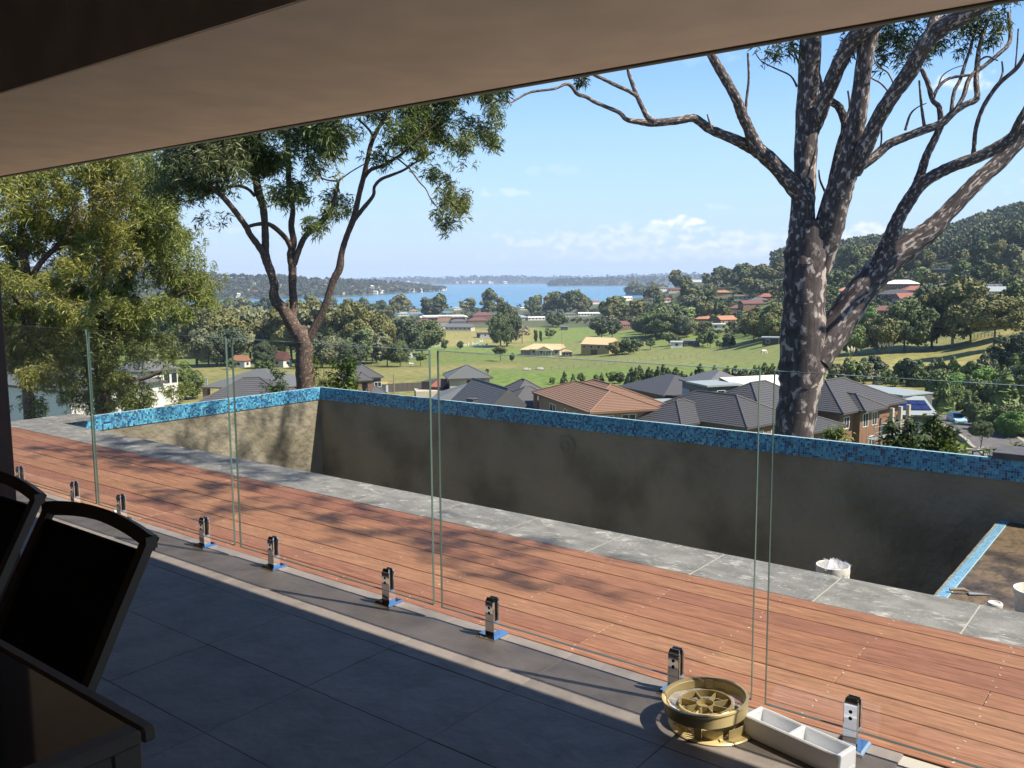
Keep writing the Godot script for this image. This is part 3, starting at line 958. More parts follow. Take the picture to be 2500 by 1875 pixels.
	s.box(Vector3(-0.008, 0, -0.012), Vector3(0.008, 0.028, 0.012), Vector2.ZERO, 0.003)
	var cl := obj("plastic_spacer", s, m["cap"])
	cl.position = Vector3(-5.82, 0.001, -3.0)
	tag(cl, "tiny grey spacer lying on the deck edge near the left panels", "spacer")

# ---------------------------------------------------------------- land
const DS := [0.0, 12.0, 20.0, 35.0, 60.0, 85.0, 105.0, 130.0, 165.0, 240.0, 300.0, 380.0, 480.0, 600.0, 800.0, 1000.0, 1250.0, 1500.0, 1800.0, 2600.0]
const US := [400.0, 1400.0, 1550.0, 1700.0, 2000.0, 2250.0, 2500.0, 2900.0]
const HT := [
	[-3.0, -3.2, -4.4, -8.0, -13.5, -17.5, -20.0, -21.5, -22.5, -24.5, -28.0, -33.0, -36.0, -38.0, -41.0, -43.0, -44.5, -45.5, -50.0, -60.0],
	[-3.0, -3.2, -4.4, -8.0, -13.5, -17.5, -20.0, -21.5, -22.5, -24.5, -28.0, -33.0, -36.0, -38.0, -41.0, -43.0, -44.5, -45.5, -50.0, -60.0],
	[-3.0, -3.2, -4.4, -8.0, -13.5, -17.5, -20.0, -21.5, -22.5, -24.0, -27.0, -31.0, -34.0, -35.0, -33.0, -29.0, -26.0, -38.0, -50.0, -60.0],
	[-3.0, -3.2, -4.4, -8.0, -13.5, -17.5, -20.0, -21.5, -22.5, -24.0, -26.5, -29.5, -31.0, -30.0, -20.0, -9.0, -4.0, -14.0, -30.0, -60.0],
	[-3.0, -3.2, -4.4, -8.0, -13.5, -17.5, -20.0, -21.5, -22.0, -22.0, -22.0, -20.0, -16.0, -10.0, 0.0, 10.0, 30.0, 42.0, 40.0, 20.0],
	[-3.0, -3.2, -4.4, -8.0, -13.5, -17.5, -19.5, -21.0, -21.5, -21.0, -20.5, -17.0, -12.0, -5.0, 7.0, 22.0, 43.0, 56.0, 58.0, 40.0],
	[-3.0, -3.2, -4.4, -8.0, -13.5, -17.0, -18.8, -20.5, -20.5, -17.5, -14.5, -8.0, -3.0, 6.0, 25.0, 42.0, 70.0, 92.0, 92.0, 70.0],
	[-3.0, -3.2, -4.4, -8.0, -13.5, -17.0, -18.5, -19.0, -18.0, -13.0, -8.0, 0.0, 8.0, 20.0, 40.0, 62.0, 98.0, 128.0, 128.0, 90.0]]
const LAKE := -46.0

func u_of(x: float, z: float) -> float:
	var f2 := Vector2(cf.x, cf.z).normalized()
	var r2 := Vector2(cr.x, cr.z).normalized()
	var p := Vector2(x, z)
	var dep := p.dot(f2)
	var lat := p.dot(r2)
	if dep < 0.01: return 2900.0 if lat > 0 else -600.0
	return 1250.0 + FOC * lat / dep

func height(x: float, z: float) -> float:
	var d := sqrt(x * x + z * z)
	var u := clampf(u_of(x, z), US[0], US[7])
	var i := 0
	while i < 6 and u > US[i + 1]: i += 1
	var a := smoothstep(0.0, 1.0, clampf((u - US[i]) / (US[i + 1] - US[i]), 0, 1))
	var j := 0
	while j < 18 and d > DS[j + 1]: j += 1
	var b := clampf((d - DS[j]) / (DS[j + 1] - DS[j]), 0, 1)
	var h := lerpf(lerpf(HT[i][j], HT[i][j + 1], b), lerpf(HT[i + 1][j], HT[i + 1][j + 1], b), a)
	var k := smoothstep(150.0, 500.0, d)
	return h + k * (1.6 + d * 0.0015) * hz.get_noise_2d(x * 0.35, z * 0.35) + 0.25 * hz.get_noise_2d(x * 3.0, z * 3.0)

func ground_at(px: float, py: float) -> Vector3:
	var d := ray(px, py)
	var hl := Vector2(d.x, d.z).length()
	var t := 14.0
	var last := t
	while t < 2600.0:
		var p := EYE + d * (t / hl)
		if p.y <= height(p.x, p.z): break
		last = t
		t *= 1.02
	var lo := last
	var hi := t
	for i in 14:
		var md := (lo + hi) / 2
		var p := EYE + d * (md / hl)
		if p.y <= height(p.x, p.z): hi = md
		else: lo = md
	var q := EYE + d * (hi / hl)
	q.y = height(q.x, q.z)
	return q

func hdist(p: Vector3) -> float:
	return Vector2(p.x, p.z).length()

func ground_colour(x: float, z: float, d: float, u: float) -> Color:
	var green := Color(0.134, 0.202, 0.029)
	var straw := Color(0.29, 0.245, 0.08)
	var dull := Color(0.168, 0.178, 0.050)
	var scrub := Color(0.045, 0.055, 0.025)
	var n := hz.get_noise_2d(x * 0.9, z * 0.9)
	var n2 := hz.get_noise_2d(x * 0.25 + 50, z * 0.25)
	var c := scrub
	if d > 150.0 and d < 760.0:
		var k := clampf(0.5 + 0.9 * n + 0.6 * n2, 0, 1)
		c = green.lerp(dull, k)
		if u < 1150.0 and d < 360.0: c = dull.lerp(straw, clampf(0.35 + n, 0, 1))
		if d > 500.0 and u > 1000.0 and u < 1300.0: c = straw.lerp(dull, clampf(0.25 + 0.8 * n, 0, 1))
		if d > 290.0 and d < 345.0 and u > 1040.0 and u < 1280.0: c = dull.lerp(straw, clampf(0.45 + n, 0, 1))
		if u > 2000.0: c = straw.lerp(dull, clampf(0.45 + 1.2 * n, 0, 1)).lerp(green, clampf(n2 * 1.5, 0, 0.6))
		if u > 2200.0 and d > 420.0: c = dull.lerp(scrub, 0.5)
	elif d >= 760.0: c = scrub.lerp(dull, 0.3)
	elif d > 60.0: c = dull.lerp(green, clampf(0.5 + n, 0, 1))
	return c

func build_land() -> void:
	var s := Shape.new()
	s.use_col = true
	var f2 := atan2(cf.x, -cf.z)
	var na := 130
	var ring := []
	var dd := []
	var d := 9.5
	while d < 2600.0:
		dd.append(d)
		d *= 1.045
	dd.append(2600.0)
	for dist in dd:
		var row := []
		for k in na + 1:
			var a := f2 + deg_to_rad(lerpf(-62.0, 62.0, float(k) / na))
			var x := sin(a) * float(dist)
			var z := -cos(a) * float(dist)
			var p := Vector3(x, height(x, z), z)
			var e := 2.0 + float(dist) * 0.01
			var nn := Vector3(height(x - e, z) - height(x + e, z), 2 * e, height(x, z - e) - height(x, z + e)).normalized()
			row.append([p, nn, ground_colour(x, z, dist, u_of(x, z))])
		ring.append(row)
	for i in ring.size() - 1:
		for k in na:
			var A: Array = ring[i][k]; var B: Array = ring[i][k + 1]; var D: Array = ring[i + 1][k + 1]; var E: Array = ring[i + 1][k]
			for q in [A, D, B, A, E, D]:
				s.col = q[2]
				s.vert(q[0], q[1], Vector2(q[0].x, q[0].z))
	structure("ground", s, fields["ground"], "grassy valley ground falling away from the house")
	# the lake
	s = Shape.new()
	for k in 40:
		var a0 := f2 + deg_to_rad(lerpf(-75.0, 60.0, k / 40.0))
		var a1 := f2 + deg_to_rad(lerpf(-75.0, 60.0, (k + 1) / 40.0))
		var rs := [900.0, 1600.0, 2600.0, 4500.0, 7000.0, 9800.0]
		for j in 5:
			var g := func(r: float, a: float) -> Vector3: return Vector3(sin(a) * r, LAKE, -cos(a) * r)
			s.quad(g.call(rs[j], a0), g.call(rs[j], a1), g.call(rs[j + 1], a1), g.call(rs[j + 1], a0))
	structure("lake", s, fields["lake"], "wide blue lake filling the valley mouth")

# a wooded headland: shore points (column, distance) and crest heights
func headland(called: String, label: String, pts: Array, deep: float, seed_: int, n_trees: int, crown: float, col: Color) -> void:
	var s := Shape.new()
	s.use_col = true
	var rows := []
	var cross := [[0.0, 0.0], [0.15, 0.35], [0.35, 0.7], [0.6, 1.0], [1.0, 0.55]]
	var top := []
	for q in pts:
		var row := []
		for c in cross:
			var p := at(q[0], 680.0, q[1] + c[0] * deep)
			p.y = lerpf(LAKE + 0.3, q[2], c[1])
			row.append(p)
		rows.append(row)
	for i in rows.size() - 1:
		for j in cross.size() - 1:
			s.col = Color(0.05, 0.06, 0.035)
			s.quad(rows[i][j], rows[i + 1][j], rows[i + 1][j + 1], rows[i][j + 1])
	structure(called, s, fields["forest"], label)
	var xs := []
	var cols := []
	for k in n_trees:
		var fi := rf(0, rows.size() - 1.001)
		var i := int(fi)
		var fj := pow(rf(0, 1), 0.9) * (cross.size() - 2.001)
		var j := int(fj)
		var p: Vector3 = rows[i][j].lerp(rows[i + 1][j], fi - i).lerp(rows[i][j + 1].lerp(rows[i + 1][j + 1], fi - i), fj - j)
		var h := crown * rf(0.6, 1.5)
		xs.append(Transform3D(Basis.from_euler(Vector3(0, rf(0, TAU), 0)).scaled(Vector3(h * rf(0.8, 1.5), h, h * rf(0.8, 1.5))), p - Vector3(0, h * 0.1, 0)))
		cols.append(col * rf(0.6, 1.5))
	var o := multi("forest", crown_low, fields["forest"], xs, cols)
	tag(o, "woods covering the %s" % label, "woods")
	head_rows.append(rows)

var head_rows := []
var crown_low: ArrayMesh

func build_far() -> void:
	crown_low = crown_mesh(9, 44, 901, 0.95, 0.36, 0.9)
	headland("left_headland", "left headland across the lake with houses on its slope", [[-500, 1700, 25], [0, 1900, 36], [300, 2150, 40], [440, 2350, 38], [540, 2450, 13], [620, 2480, 10], [700, 2500, 9], [800, 2560, -2], [880, 2750, -6], [950, 3050, -12], [1010, 3350, -26], [1055, 3600, -36], [1088, 3750, -44]], 900, 1, 2600, 15, Color(0.075, 0.09, 0.05))
	headland("far_hills", "low blue hills on the far shore of the lake", [[700, 9000, -10], [860, 9000, 4], [940, 9000, 16], [1000, 9000, 20], [1080, 9000, 14], [1154, 9000, 28], [1210, 9000, 22], [1255, 9000, 24], [1330, 9000, 16], [1400, 9000, 18], [1500, 8800, 24], [1580, 8600, 30], [1680, 8400, 42], [1800, 8200, 30]], 900, 2, 1500, 24, Color(0.05, 0.065, 0.045))
	headland("wooded_point", "dark wooded point on the lake's right shore", [[1338, 5750, -44], [1350, 5800, -14], [1400, 5850, -4], [1460, 5850, 0], [1530, 5800, 3], [1600, 5700, 6], [1720, 5600, 10]], 700, 3, 900, 16, Color(0.05, 0.065, 0.035))
	# the forest on the hill at the right
	var xs := []
	var cols := []
	while xs.size() < 5200:
		var u := rf(1890, 2950)
		var d := rf(680, 1560)
		var dir := at(u, 680, d)
		var lim := lerpf(980.0, 760.0, clampf((u - 1960) / 540.0, 0, 1))
		if d < lim: continue
		dir.y = height(dir.x, dir.z)
		var h := rf(13, 24)
		xs.append(Transform3D(Basis.from_euler(Vector3(0, rf(0, TAU), 0)).scaled(Vector3(h * rf(0.7, 1.0), h, h * rf(0.7, 1.0))), dir - Vector3(0, 1.5, 0)))
		var k := rf(0, 1)
		var c := Color(0.072, 0.098, 0.038) if k < 0.6 else (Color(0.105, 0.115, 0.044) if k < 0.85 else Color(0.045, 0.066, 0.034))
		cols.append(c * rf(0.7, 1.35))
	var o := multi("forest", crown_low, fields["forest"], xs, cols)
	tag(o, "dense gum forest covering the hill behind the right-hand tree", "woods")

# ---------------------------------------------------------------- trees
# a crown of unit height: clumps of leaf-sized faces through an uneven volume
func crown_mesh(blobs: int, per: int, sd: int, wide: float, leaf: float, squash: float, spiky := false) -> ArrayMesh:
	var r := RandomNumberGenerator.new()
	r.seed = sd
	var s := Shape.new()
	s.use_col = true
	for b in blobs:
		var c: Vector3
		var br: float
		if spiky:
			var y := (b + 0.5) / blobs
			c = Vector3(r.randf_range(-0.06, 0.06), y, r.randf_range(-0.06, 0.06))
			br = wide * 0.42 * (1.08 - y) + 0.03
		else:
			var q := Vector3(r.randf_range(-1, 1), r.randf_range(-1, 1), r.randf_range(-1, 1))
			while q.length() > 1: q = Vector3(r.randf_range(-1, 1), r.randf_range(-1, 1), r.randf_range(-1, 1))
			q = q.normalized() * pow(q.length(), 0.75) * r.randf_range(0.9, 1.25)
			c = Vector3(q.x * wide * 0.36, 0.5 + q.y * 0.33 * squash, q.z * wide * 0.36)
			br = r.randf_range(0.075, 0.19) * (0.6 + 0.4 * wide)
		var tone := r.randf_range(0.75, 1.25)
		for k in per:
			var d := Vector3(r.randfn(), r.randfn() * 0.85 + 0.15, r.randfn()).normalized()
			var p := c + d * br * r.randf_range(0.55, 1.08)
			var nn := (d + Vector3(r.randfn(), r.randfn(), r.randfn()) * 0.55).normalized()
			var u := nn.cross(Vector3(r.randfn(), r.randfn(), r.randfn())).normalized()
			var w := nn.cross(u)
			var l := leaf * br * r.randf_range(0.7, 1.5)
			var v := tone * r.randf_range(0.7, 1.3)
			s.col = Color(v, v * r.randf_range(0.95, 1.05), v * r.randf_range(0.85, 1.1))
			var a := p - u * l - w * l * 0.45
			var e := p + u * l * r.randf_range(0.8, 1.2)
			var f := p + w * l * 0.9 - u * l * 0.2
			s.vert(a, nn, Vector2.ZERO); s.vert(f, nn, Vector2.ONE); s.vert(e, nn, Vector2.RIGHT)
			var g := p - w * l * 0.8 + u * l * 0.3
			s.vert(a, nn, Vector2.ZERO); s.vert(e, nn, Vector2.ONE); s.vert(g, nn, Vector2.RIGHT)
	return s.mesh()

func trunk_mesh(sd: int, forks: int, lean: float) -> ArrayMesh:
	var r := RandomNumberGenerator.new()
	r.seed = sd
	var s := Shape.new()
	var x1 := r.randf_range(-lean, lean)
	var x2 := r.randf_range(-lean, lean)
	s.tube([Vector3(0, -0.05, 0), Vector3(x1 * 0.4, 0.2, x2 * 0.3), Vector3(x1, 0.45, x2), Vector3(x1 * 1.1, 0.7, x2)], [0.022, 0.017, 0.014, 0.006], 7, false)
	for k in forks:
		var a := r.randf_range(0, TAU)
		var y := r.randf_range(0.25, 0.45)
		var b := Vector3(x1 * y * 2, y, x2 * y * 2)
		var o := Vector3(cos(a), 0, sin(a))
		s.tube([b, b + o * 0.09 + Vector3(0, 0.12, 0), b + o * 0.19 + Vector3(0, 0.27, 0)], [0.010, 0.008, 0.004], 5, false)
	return s.mesh()

var crowns := {}
var trunks := []
var rowed := {}

func prep_trees() -> void:
	# round, tall, spreading and spiky crowns, each in a few variants
	crowns["round"] = [crown_mesh(24, 150, 11, 0.95, 0.30, 1.0), crown_mesh(22, 155, 12, 1.0, 0.30, 1.05), crown_mesh(26, 145, 13, 0.9, 0.30, 1.0)]
	crowns["tall"] = [crown_mesh(24, 150, 21, 0.6, 0.30, 1.25), crown_mesh(24, 150, 22, 0.68, 0.30, 1.2), crown_mesh(22, 150, 23, 0.52, 0.30, 1.3)]
	crowns["spread"] = [crown_mesh(24, 150, 31, 1.35, 0.28, 0.75), crown_mesh(24, 150, 32, 1.25, 0.28, 0.8)]
	crowns["spiky"] = [crown_mesh(16, 60, 41, 0.5, 0.55, 1.0, true), crown_mesh(14, 64, 42, 0.62, 0.55, 1.0, true)]
	crowns["fine"] = [crown_mesh(60, 420, 51, 1.0, 0.125, 1.0), crown_mesh(62, 420, 52, 1.1, 0.125, 0.95)]
	crowns["bare"] = [crown_mesh(16, 26, 61, 0.8, 0.30, 1.1)]
	for k in 4: trunks.append(trunk_mesh(200 + k, 4, 0.05))

func tree(px: float, py: float, hpx: float, shape: String, tone: int, row: String, desc: String, wide := 1.0, called := "gum_tree", bare := 0.16) -> Node3D:
	var g := ground_at(px, py)
	var d := hdist(g)
	var h := hpx * d / FOC
	var o := Node3D.new()
	o.name = numbered(called)
	add_child(o)
	o.position = g
	o.rotation.y = rf(0, TAU)
	var tr := put("trunk", trunks[rng.randi_range(0, 3)], fields["trunk_pale"] if rf(0, 1) < 0.25 else fields["trunk"], o)
	tr.scale = Vector3(h, h, h)
	var lst: Array = crowns[shape]
	var cm := put("crown", lst[rng.randi_range(0, lst.size() - 1)], fields["crown%d" % tone], o)
	var lo := 0.0 if shape == "spiky" else bare
	cm.position = Vector3(0, h * lo, 0)
	cm.scale = Vector3(h * wide * rf(0.9, 1.1), h * (1.0 - lo) * 1.03, h * wide * rf(0.9, 1.1))
	row_add(row, px, o, desc)
	return o

func row_add(row: String, px: float, o: Node3D, desc: String) -> void:
	if not rowed.has(row): rowed[row] = []
	rowed[row].append([px, o, desc])

func ordinal(i: int) -> String:
	var w := ["first", "second", "third", "fourth", "fifth", "sixth", "seventh", "eighth", "ninth", "tenth"]
	if i < 10: return w[i]
	var n := i + 1
	var e := "th"
	if n % 100 < 11 or n % 100 > 13: e = {1: "st", 2: "nd", 3: "rd"}.get(n % 10, "th")
	return "%d%s" % [n, e]

func label_rows() -> void:
	for row in rowed:
		var lst: Array = rowed[row]
		lst.sort_custom(func(a, b): return a[0] < b[0])
		for i in lst.size():
			var desc: String = lst[i][2]
			var cat := "tree"
			if "bush" in desc: cat = "bush"
			if "house" in desc: cat = "house"
			if "boat" in desc: cat = "boat"
			if "jump" in desc: cat = "horse jump"
			var txt: String = "%s %s" % [desc, row]
			if lst.size() > 1: txt = "%s, %s from the left %s" % [desc, ordinal(i), row]
			var grp: String = ("%ss %s" % [cat, row]) if lst.size() > 1 else ""
			tag(lst[i][1], txt, cat, grp)

const TONES := ["dark green", "olive", "green", "grey-green", "yellow-olive", "blackish-green", "bright green", "pale bare"]

var keep := []                # picture areas where a building shows: [left, right, top, base row]

func hides(u: float, base: float, h: float, half: float) -> bool:
	for k in keep:
		if base > k[3] and base - h < k[3] - 2.0 and u + half > k[0] and u - half < k[1]: return true
	return false

func belt(n: int, u0: float, u1: float, y0: float, y1: float, h0: float, h1: float, shapes: Array, tones: Array, row: String, wide := 1.0, called := "gum_tree", bare := 0.16, slope := 0.0) -> void:
	for k in n:
		var u := lerpf(u0, u1, (k + rf(0.1, 0.9)) / n)
		var y := rf(y0, y1) + slope * (u - u0) / (u1 - u0)
		var sh: String = shapes[rng.randi_range(0, shapes.size() - 1)]
		var t: int = tones[rng.randi_range(0, tones.size() - 1)]
		var h := rf(h0, h1)
		var half: float = h * 0.36 * wide * (0.55 if sh == "spiky" or sh == "tall" else 1.0)
		for tries in 12:
			if not hides(u, y, h, half): break
			u = rf(u0, u1)
			y = rf(y0, y1) + slope * (u - u0) / (u1 - u0)
		if hides(u, y, h, half): continue
		var adj: String = {"round": "rounded", "tall": "upright", "spread": "spreading", "spiky": "feathery", "fine": "full-crowned", "bare": "sparse"}[sh]
		var noun := "bush" if called == "bush" else "tree"
		tree(u, y, h, sh, t, row, "%s %s %s" % [adj, TONES[t], noun], wide * rf(0.85, 1.2), called, bare)

func build_scrub() -> void:
	var xs := []
	var cols := []
	# scrub under and between the trees on the slopes
	for k in 9000:
		var u := rf(380, 2500)
		var py := 0.0
		var ok := false
		if u < 1060: py = rf(738, 880); ok = true
		elif u < 1560: py = rf(742, 792); ok = rf(0, 1) < 0.45
		elif u < 2010: py = rf(690, 822); ok = true
		else: py = rf(650, 800); ok = true
		if u > 990 and u < 1300 and py > 800: ok = false
		if u < 1060 and py > 872 - (u - 480) * 0.02: ok = false
		if not ok or hides(u, py, 18.0, 9.0): continue
		var p := ground_at(u, py)
		if hdist(p) > 2000 or p.y < LAKE + 0.5: continue
		var h := rf(2.5, 6.5)
		xs.append(Transform3D(Basis.from_euler(Vector3(0, rf(0, TAU), 0)).scaled(Vector3(h * rf(0.9, 1.7), h, h * rf(0.9, 1.7))), p - Vector3(0, 0.4, 0)))
		var q := rf(0, 1)
		var c := Color(0.065, 0.09, 0.035) if q < 0.5 else (Color(0.10, 0.105, 0.04) if q < 0.8 else Color(0.04, 0.058, 0.03))
		cols.append(c * rf(0.7, 1.4))
	var o := multi("undergrowth", crown_low, fields["forest"], xs, cols)
	tag(o, "scrub and low bushes between the valley's trees and houses", "undergrowth")


# ---------------------------------------------------------------- the big trees close to the pool
func limb(tree_: Node3D, called: String, pts: Array, d0: float, d1: float, bark: Material, wscale := 1.0) -> void:
	# pts: [column, row, width]; d0, d1: distance from the eye at the first and the last point
	var P := []
	var R := []
	var n := pts.size()
	for i in n:
		var d := lerpf(d0, d1, float(i) / (n - 1))
		P.append(at(pts[i][0], pts[i][1], d))
		R.append(maxf(pts[i][2], 2.0) * d / FOC * 0.5 * wscale)
	var Q := []
	var S := []
	for i in n - 1:
		var a: Vector3 = P[maxi(i - 1, 0)]; var b: Vector3 = P[i]; var c: Vector3 = P[i + 1]; var e: Vector3 = P[mini(i + 2, n - 1)]
		for k in 4:
			var t := k / 4.0
			Q.append(b.cubic_interpolate(c, a, e, t))
			S.append(lerpf(R[i], R[i + 1], t) * (1.0 + 0.05 * sin(i * 5.1 + k * 2.3)))
	Q.append(P[n - 1])
	S.append(R[n - 1])
	var s := Shape.new()
	var rmax: float = R.max()
	var sides := 16 if rmax > 0.14 else (10 if rmax > 0.05 else 6)
	var around := TAU * rmax
	var us := maxf(1.0, roundf(around / 1.7))
	s.tube(Q, S, sides, true, us, clampf(1.7 * us / around, 1.0, 2.4))
	var o := obj(called, s, bark, tree_)
	o.position = -tree_.position

var spray_mesh: ArrayMesh
var broad_mesh: ArrayMesh

func leaf_shape(s: Shape, base: Vector3, dir: Vector3, side: Vector3, l: float, w: float, droop: float) -> void:
	var up := dir.cross(side).normalized()
	var mid := base + dir * l * 0.45
	var tip := base + dir * l - Vector3(0, droop * l, 0)
	var nn := up
	s.vert(base, nn, Vector2.ZERO); s.vert(mid + side * w, nn, Vector2.ONE); s.vert(mid - side * w, nn, Vector2.RIGHT)
	s.vert(mid - side * w, nn, Vector2.ZERO); s.vert(mid + side * w, nn, Vector2.ONE); s.vert(tip, nn, Vector2.RIGHT)

func prep_leaves() -> void:
	var r := RandomNumberGenerator.new()
	r.seed = 77
	var s := Shape.new()
	s.use_col = true
	for k in 15:
		var b := Vector3(r.randf_range(-0.09, 0.09), r.randf_range(-0.1, 0.1), r.randf_range(-0.09, 0.09))
		var a := r.randf_range(0, TAU)
		var d := Vector3(cos(a) * 0.8, r.randf_range(-1.1, 0.25), sin(a) * 0.8).normalized()
		var sd := d.cross(Vector3(r.randfn(), r.randfn(), r.randfn())).normalized()
		var v := r.randf_range(0.65, 1.35)
		s.col = Color(v, v, v)
		leaf_shape(s, b, d, sd, r.randf_range(0.11, 0.19), r.randf_range(0.011, 0.017), 0.2)
	s.col = Color(0.8, 0.6, 0.5)
	s.tube([Vector3(0, 0.14, 0), Vector3(0.02, 0, 0.01), Vector3(-0.02, -0.1, 0)], [0.004, 0.003, 0.002], 3, false)
	spray_mesh = s.mesh()
	s = Shape.new()
	s.use_col = true
	for k in 12:
		var a := k * 2.4
		var b := Vector3(0, r.randf_range(-0.15, 0.15), 0)
		var d := Vector3(cos(a), r.randf_range(-0.4, 0.5), sin(a)).normalized()
		var sd := d.cross(Vector3.UP).normalized()
		var v := r.randf_range(0.7, 1.3)
		s.col = Color(v, v, v)
		leaf_shape(s, b + d * 0.03, d, sd, r.randf_range(0.12, 0.2), r.randf_range(0.026, 0.04), 0.3)
	s.col = Color(0.7, 0.7, 0.5)
	s.tube([Vector3(0, -0.3, 0), Vector3(0, 0.15, 0)], [0.005, 0.003], 4, false)
	broad_mesh = s.mesh()

# blobs: [column, row, half width, half height, distance, colour number, density]
func foliage(tree_: Node3D, blobs: Array, cols: Array, mesh_: Mesh, per_m3: float, size: float, called := "foliage") -> void:
	var xs := []
	var cc: Array = []
	var g := fnl(0.9, 14, 2)
	for b in blobs:
		var c := at(b[0], b[1], b[4])
		var rx: float = b[2] * b[4] / FOC
		var ry: float = b[3] * b[4] / FOC
		var rz := (rx + ry) * 0.5
		var den: float = b[6] if b.size() > 6 else 1.0
		var n := int(4.19 * rx * ry * rz * per_m3 * den) + 8
		for k in n:
			var q := Vector3(rng.randfn(), rng.randfn(), rng.randfn()) * 0.56
			var p := c + cr * (q.x * rx) + Vector3.UP * (q.y * ry) + cf * (q.z * rz)
			if q.length() > 1.5: continue
			if g.get_noise_3d(p.x, p.y, p.z) < -0.13: continue
			xs.append(Transform3D(Basis.from_euler(Vector3(rf(-0.5, 0.5), rf(0, TAU), rf(-0.5, 0.5))).scaled(Vector3.ONE * size * rf(0.75, 1.3)), p - tree_.position))
			var a: Color = cols[b[5]]
			var h := clampf(0.5 + g.get_noise_3d(p.x * 0.8 + 40, p.y * 0.8, p.z * 0.8) * 1.2, 0, 1)
			a = a.lerp(cols[(b[5] + 1) % cols.size()], 0.45 * h)
			cc.append(a * rf(0.75, 1.3))
	multi(called, mesh_, fields["leaf"], xs, cc, tree_)

func build_near_trees() -> void:
	var gb: Material = fields["gum_bark"]
	var bb: Material = fields["brown_bark"]
	# ---- spotted gum at the right
	var base := at(1955, 1120, 12.0)
	base.y = height(base.x, base.z)
	var A := thing("spotted_gum", "large spotted gum with mottled grey bark and bare spreading limbs, right of the pool", "tree", base)
	var root := at(1940, 1065, 12.0)
	limb(A, "trunk", [[1925, 1500, 104], [1932, 1200, 92], [1938, 1060, 90], [1952, 960, 92], [1958, 900, 106], [1962, 800, 100], [1963, 717, 92], [1967, 640, 100], [1970, 590, 92], [1972, 540, 70]], 12.0, 12.0, gb)
	limb(A, "limb", [[1962, 650, 70], [1959, 570, 60], [1960, 500, 54], [1964, 452, 51], [1971, 271, 49], [1979, 90, 46], [1983, -60, 42], [1985, -220, 36]], 11.9, 12.3, gb)
	limb(A, "limb", [[1995, 660, 60], [2020, 570, 66], [2038, 500, 64], [2055, 450, 56], [2070, 407, 48], [2085, 330, 42], [2096, 271, 38], [2112, 136, 36], [2130, 60, 36], [2145, -60, 32], [2150, -180, 26]], 12.05, 11.6, gb)
	limb(A, "limb", [[2012, 530, 30], [2033, 450, 25], [2048, 371, 21], [2064, 312, 20], [2050, 264, 18], [2026, 244, 16], [2002, 205, 14], [1990, 150, 12]], 12.2, 12.5, gb)
	limb(A, "limb", [[1980, 330, 30], [1996, 292, 34], [2018, 232, 34], [2052, 150, 36], [2088, 92, 38], [2140, 55, 38], [2200, -10, 36], [2260, -90, 30]], 12.2, 11.2, gb)
	limb(A, "limb", [[2085, 420, 36], [2105, 375, 38], [2142, 294, 35], [2178, 235, 34], [2223, 172, 36], [2264, 99, 38], [2314, 59, 37], [2385, 20, 36], [2450, -30, 32], [2540, -120, 26]], 11.9, 10.6, gb)
	limb(A, "limb", [[2255, 120, 26], [2275, 70, 25], [2288, 20, 23], [2300, -60, 18]], 11.0, 11.3, gb)
	limb(A, "limb", [[2075, 420, 24], [2100, 405, 25], [2133, 384, 22], [2169, 353, 20], [2205, 337, 18], [2259, 316, 18], [2296, 303, 18], [2332, 271, 15], [2360, 254, 13], [2385, 240, 13], [2383, 200, 11], [2386, 160, 12], [2392, 110, 9], [2412, 50, 7]], 11.9, 12.9, gb)
	limb(A, "branch", [[2330, 272, 10], [2352, 235, 10], [2367, 190, 10], [2400, 163, 9], [2438, 132, 9], [2462, 108, 9], [2467, 80, 8], [2462, 30, 7]], 12.5, 13.1, gb)
	limb(A, "branch", [[2322, 280, 9], [2329, 225, 8], [2344, 195, 8], [2358, 150, 7], [2372, 110, 6], [2380, 60, 4]], 12.5, 12.9, gb)
	limb(A, "branch", [[2297, 303, 13], [2293, 262, 12], [2277, 245, 11], [2266, 205, 11], [2250, 168, 10]], 12.4, 12.2, gb)
	limb(A, "twig", [[2277, 246, 7], [2289, 216, 7], [2318, 191, 7], [2380, 182, 6]], 12.4, 12.7, gb)
	limb(A, "twig", [[2258, 316, 8], [2250, 262, 6], [2244, 196, 4]], 12.3, 12.2, gb)
	# long right limb and its fork
	limb(A, "limb", [[1990, 880, 70], [2025, 825, 78], [2058, 775, 72], [2108, 703, 64], [2165, 643, 60], [2218, 602, 56], [2270, 563, 46], [2310, 522, 37], [2360, 470, 35], [2400, 430, 33], [2440, 395, 32], [2500, 330, 30], [2580, 240, 26]], 12.0, 13.2, gb)
	limb(A, "limb", [[2140, 655, 40], [2160, 612, 36], [2176, 575, 34], [2195, 530, 31], [2222, 485, 30], [2250, 448, 29], [2296, 420, 26], [2336, 402, 26], [2386, 384, 26], [2440, 357, 26], [2500, 316, 24], [2580, 260, 20]], 12.3, 12.2, gb)
	limb(A, "limb", [[2232, 470, 24], [2241, 445, 22], [2250, 418, 20], [2262, 380, 18], [2282, 340, 16], [2297, 306, 15]], 12.3, 12.4, gb)
	limb(A, "branch", [[2374, 390, 11], [2378, 360, 9], [2382, 316, 9], [2396, 271, 9], [2414, 238, 9], [2441, 202, 9], [2485, 163, 9], [2510, 118, 7], [2540, 60, 5]], 12.3, 12.0, gb)
	limb(A, "branch", [[2470, 335, 16], [2488, 296, 15], [2505, 265, 13], [2540, 200, 10]], 12.2, 11.8, gb)
	limb(A, "twig", [[2478, 172, 4], [2482, 130, 3], [2486, 70, 3]], 12.1, 12.1, gb)
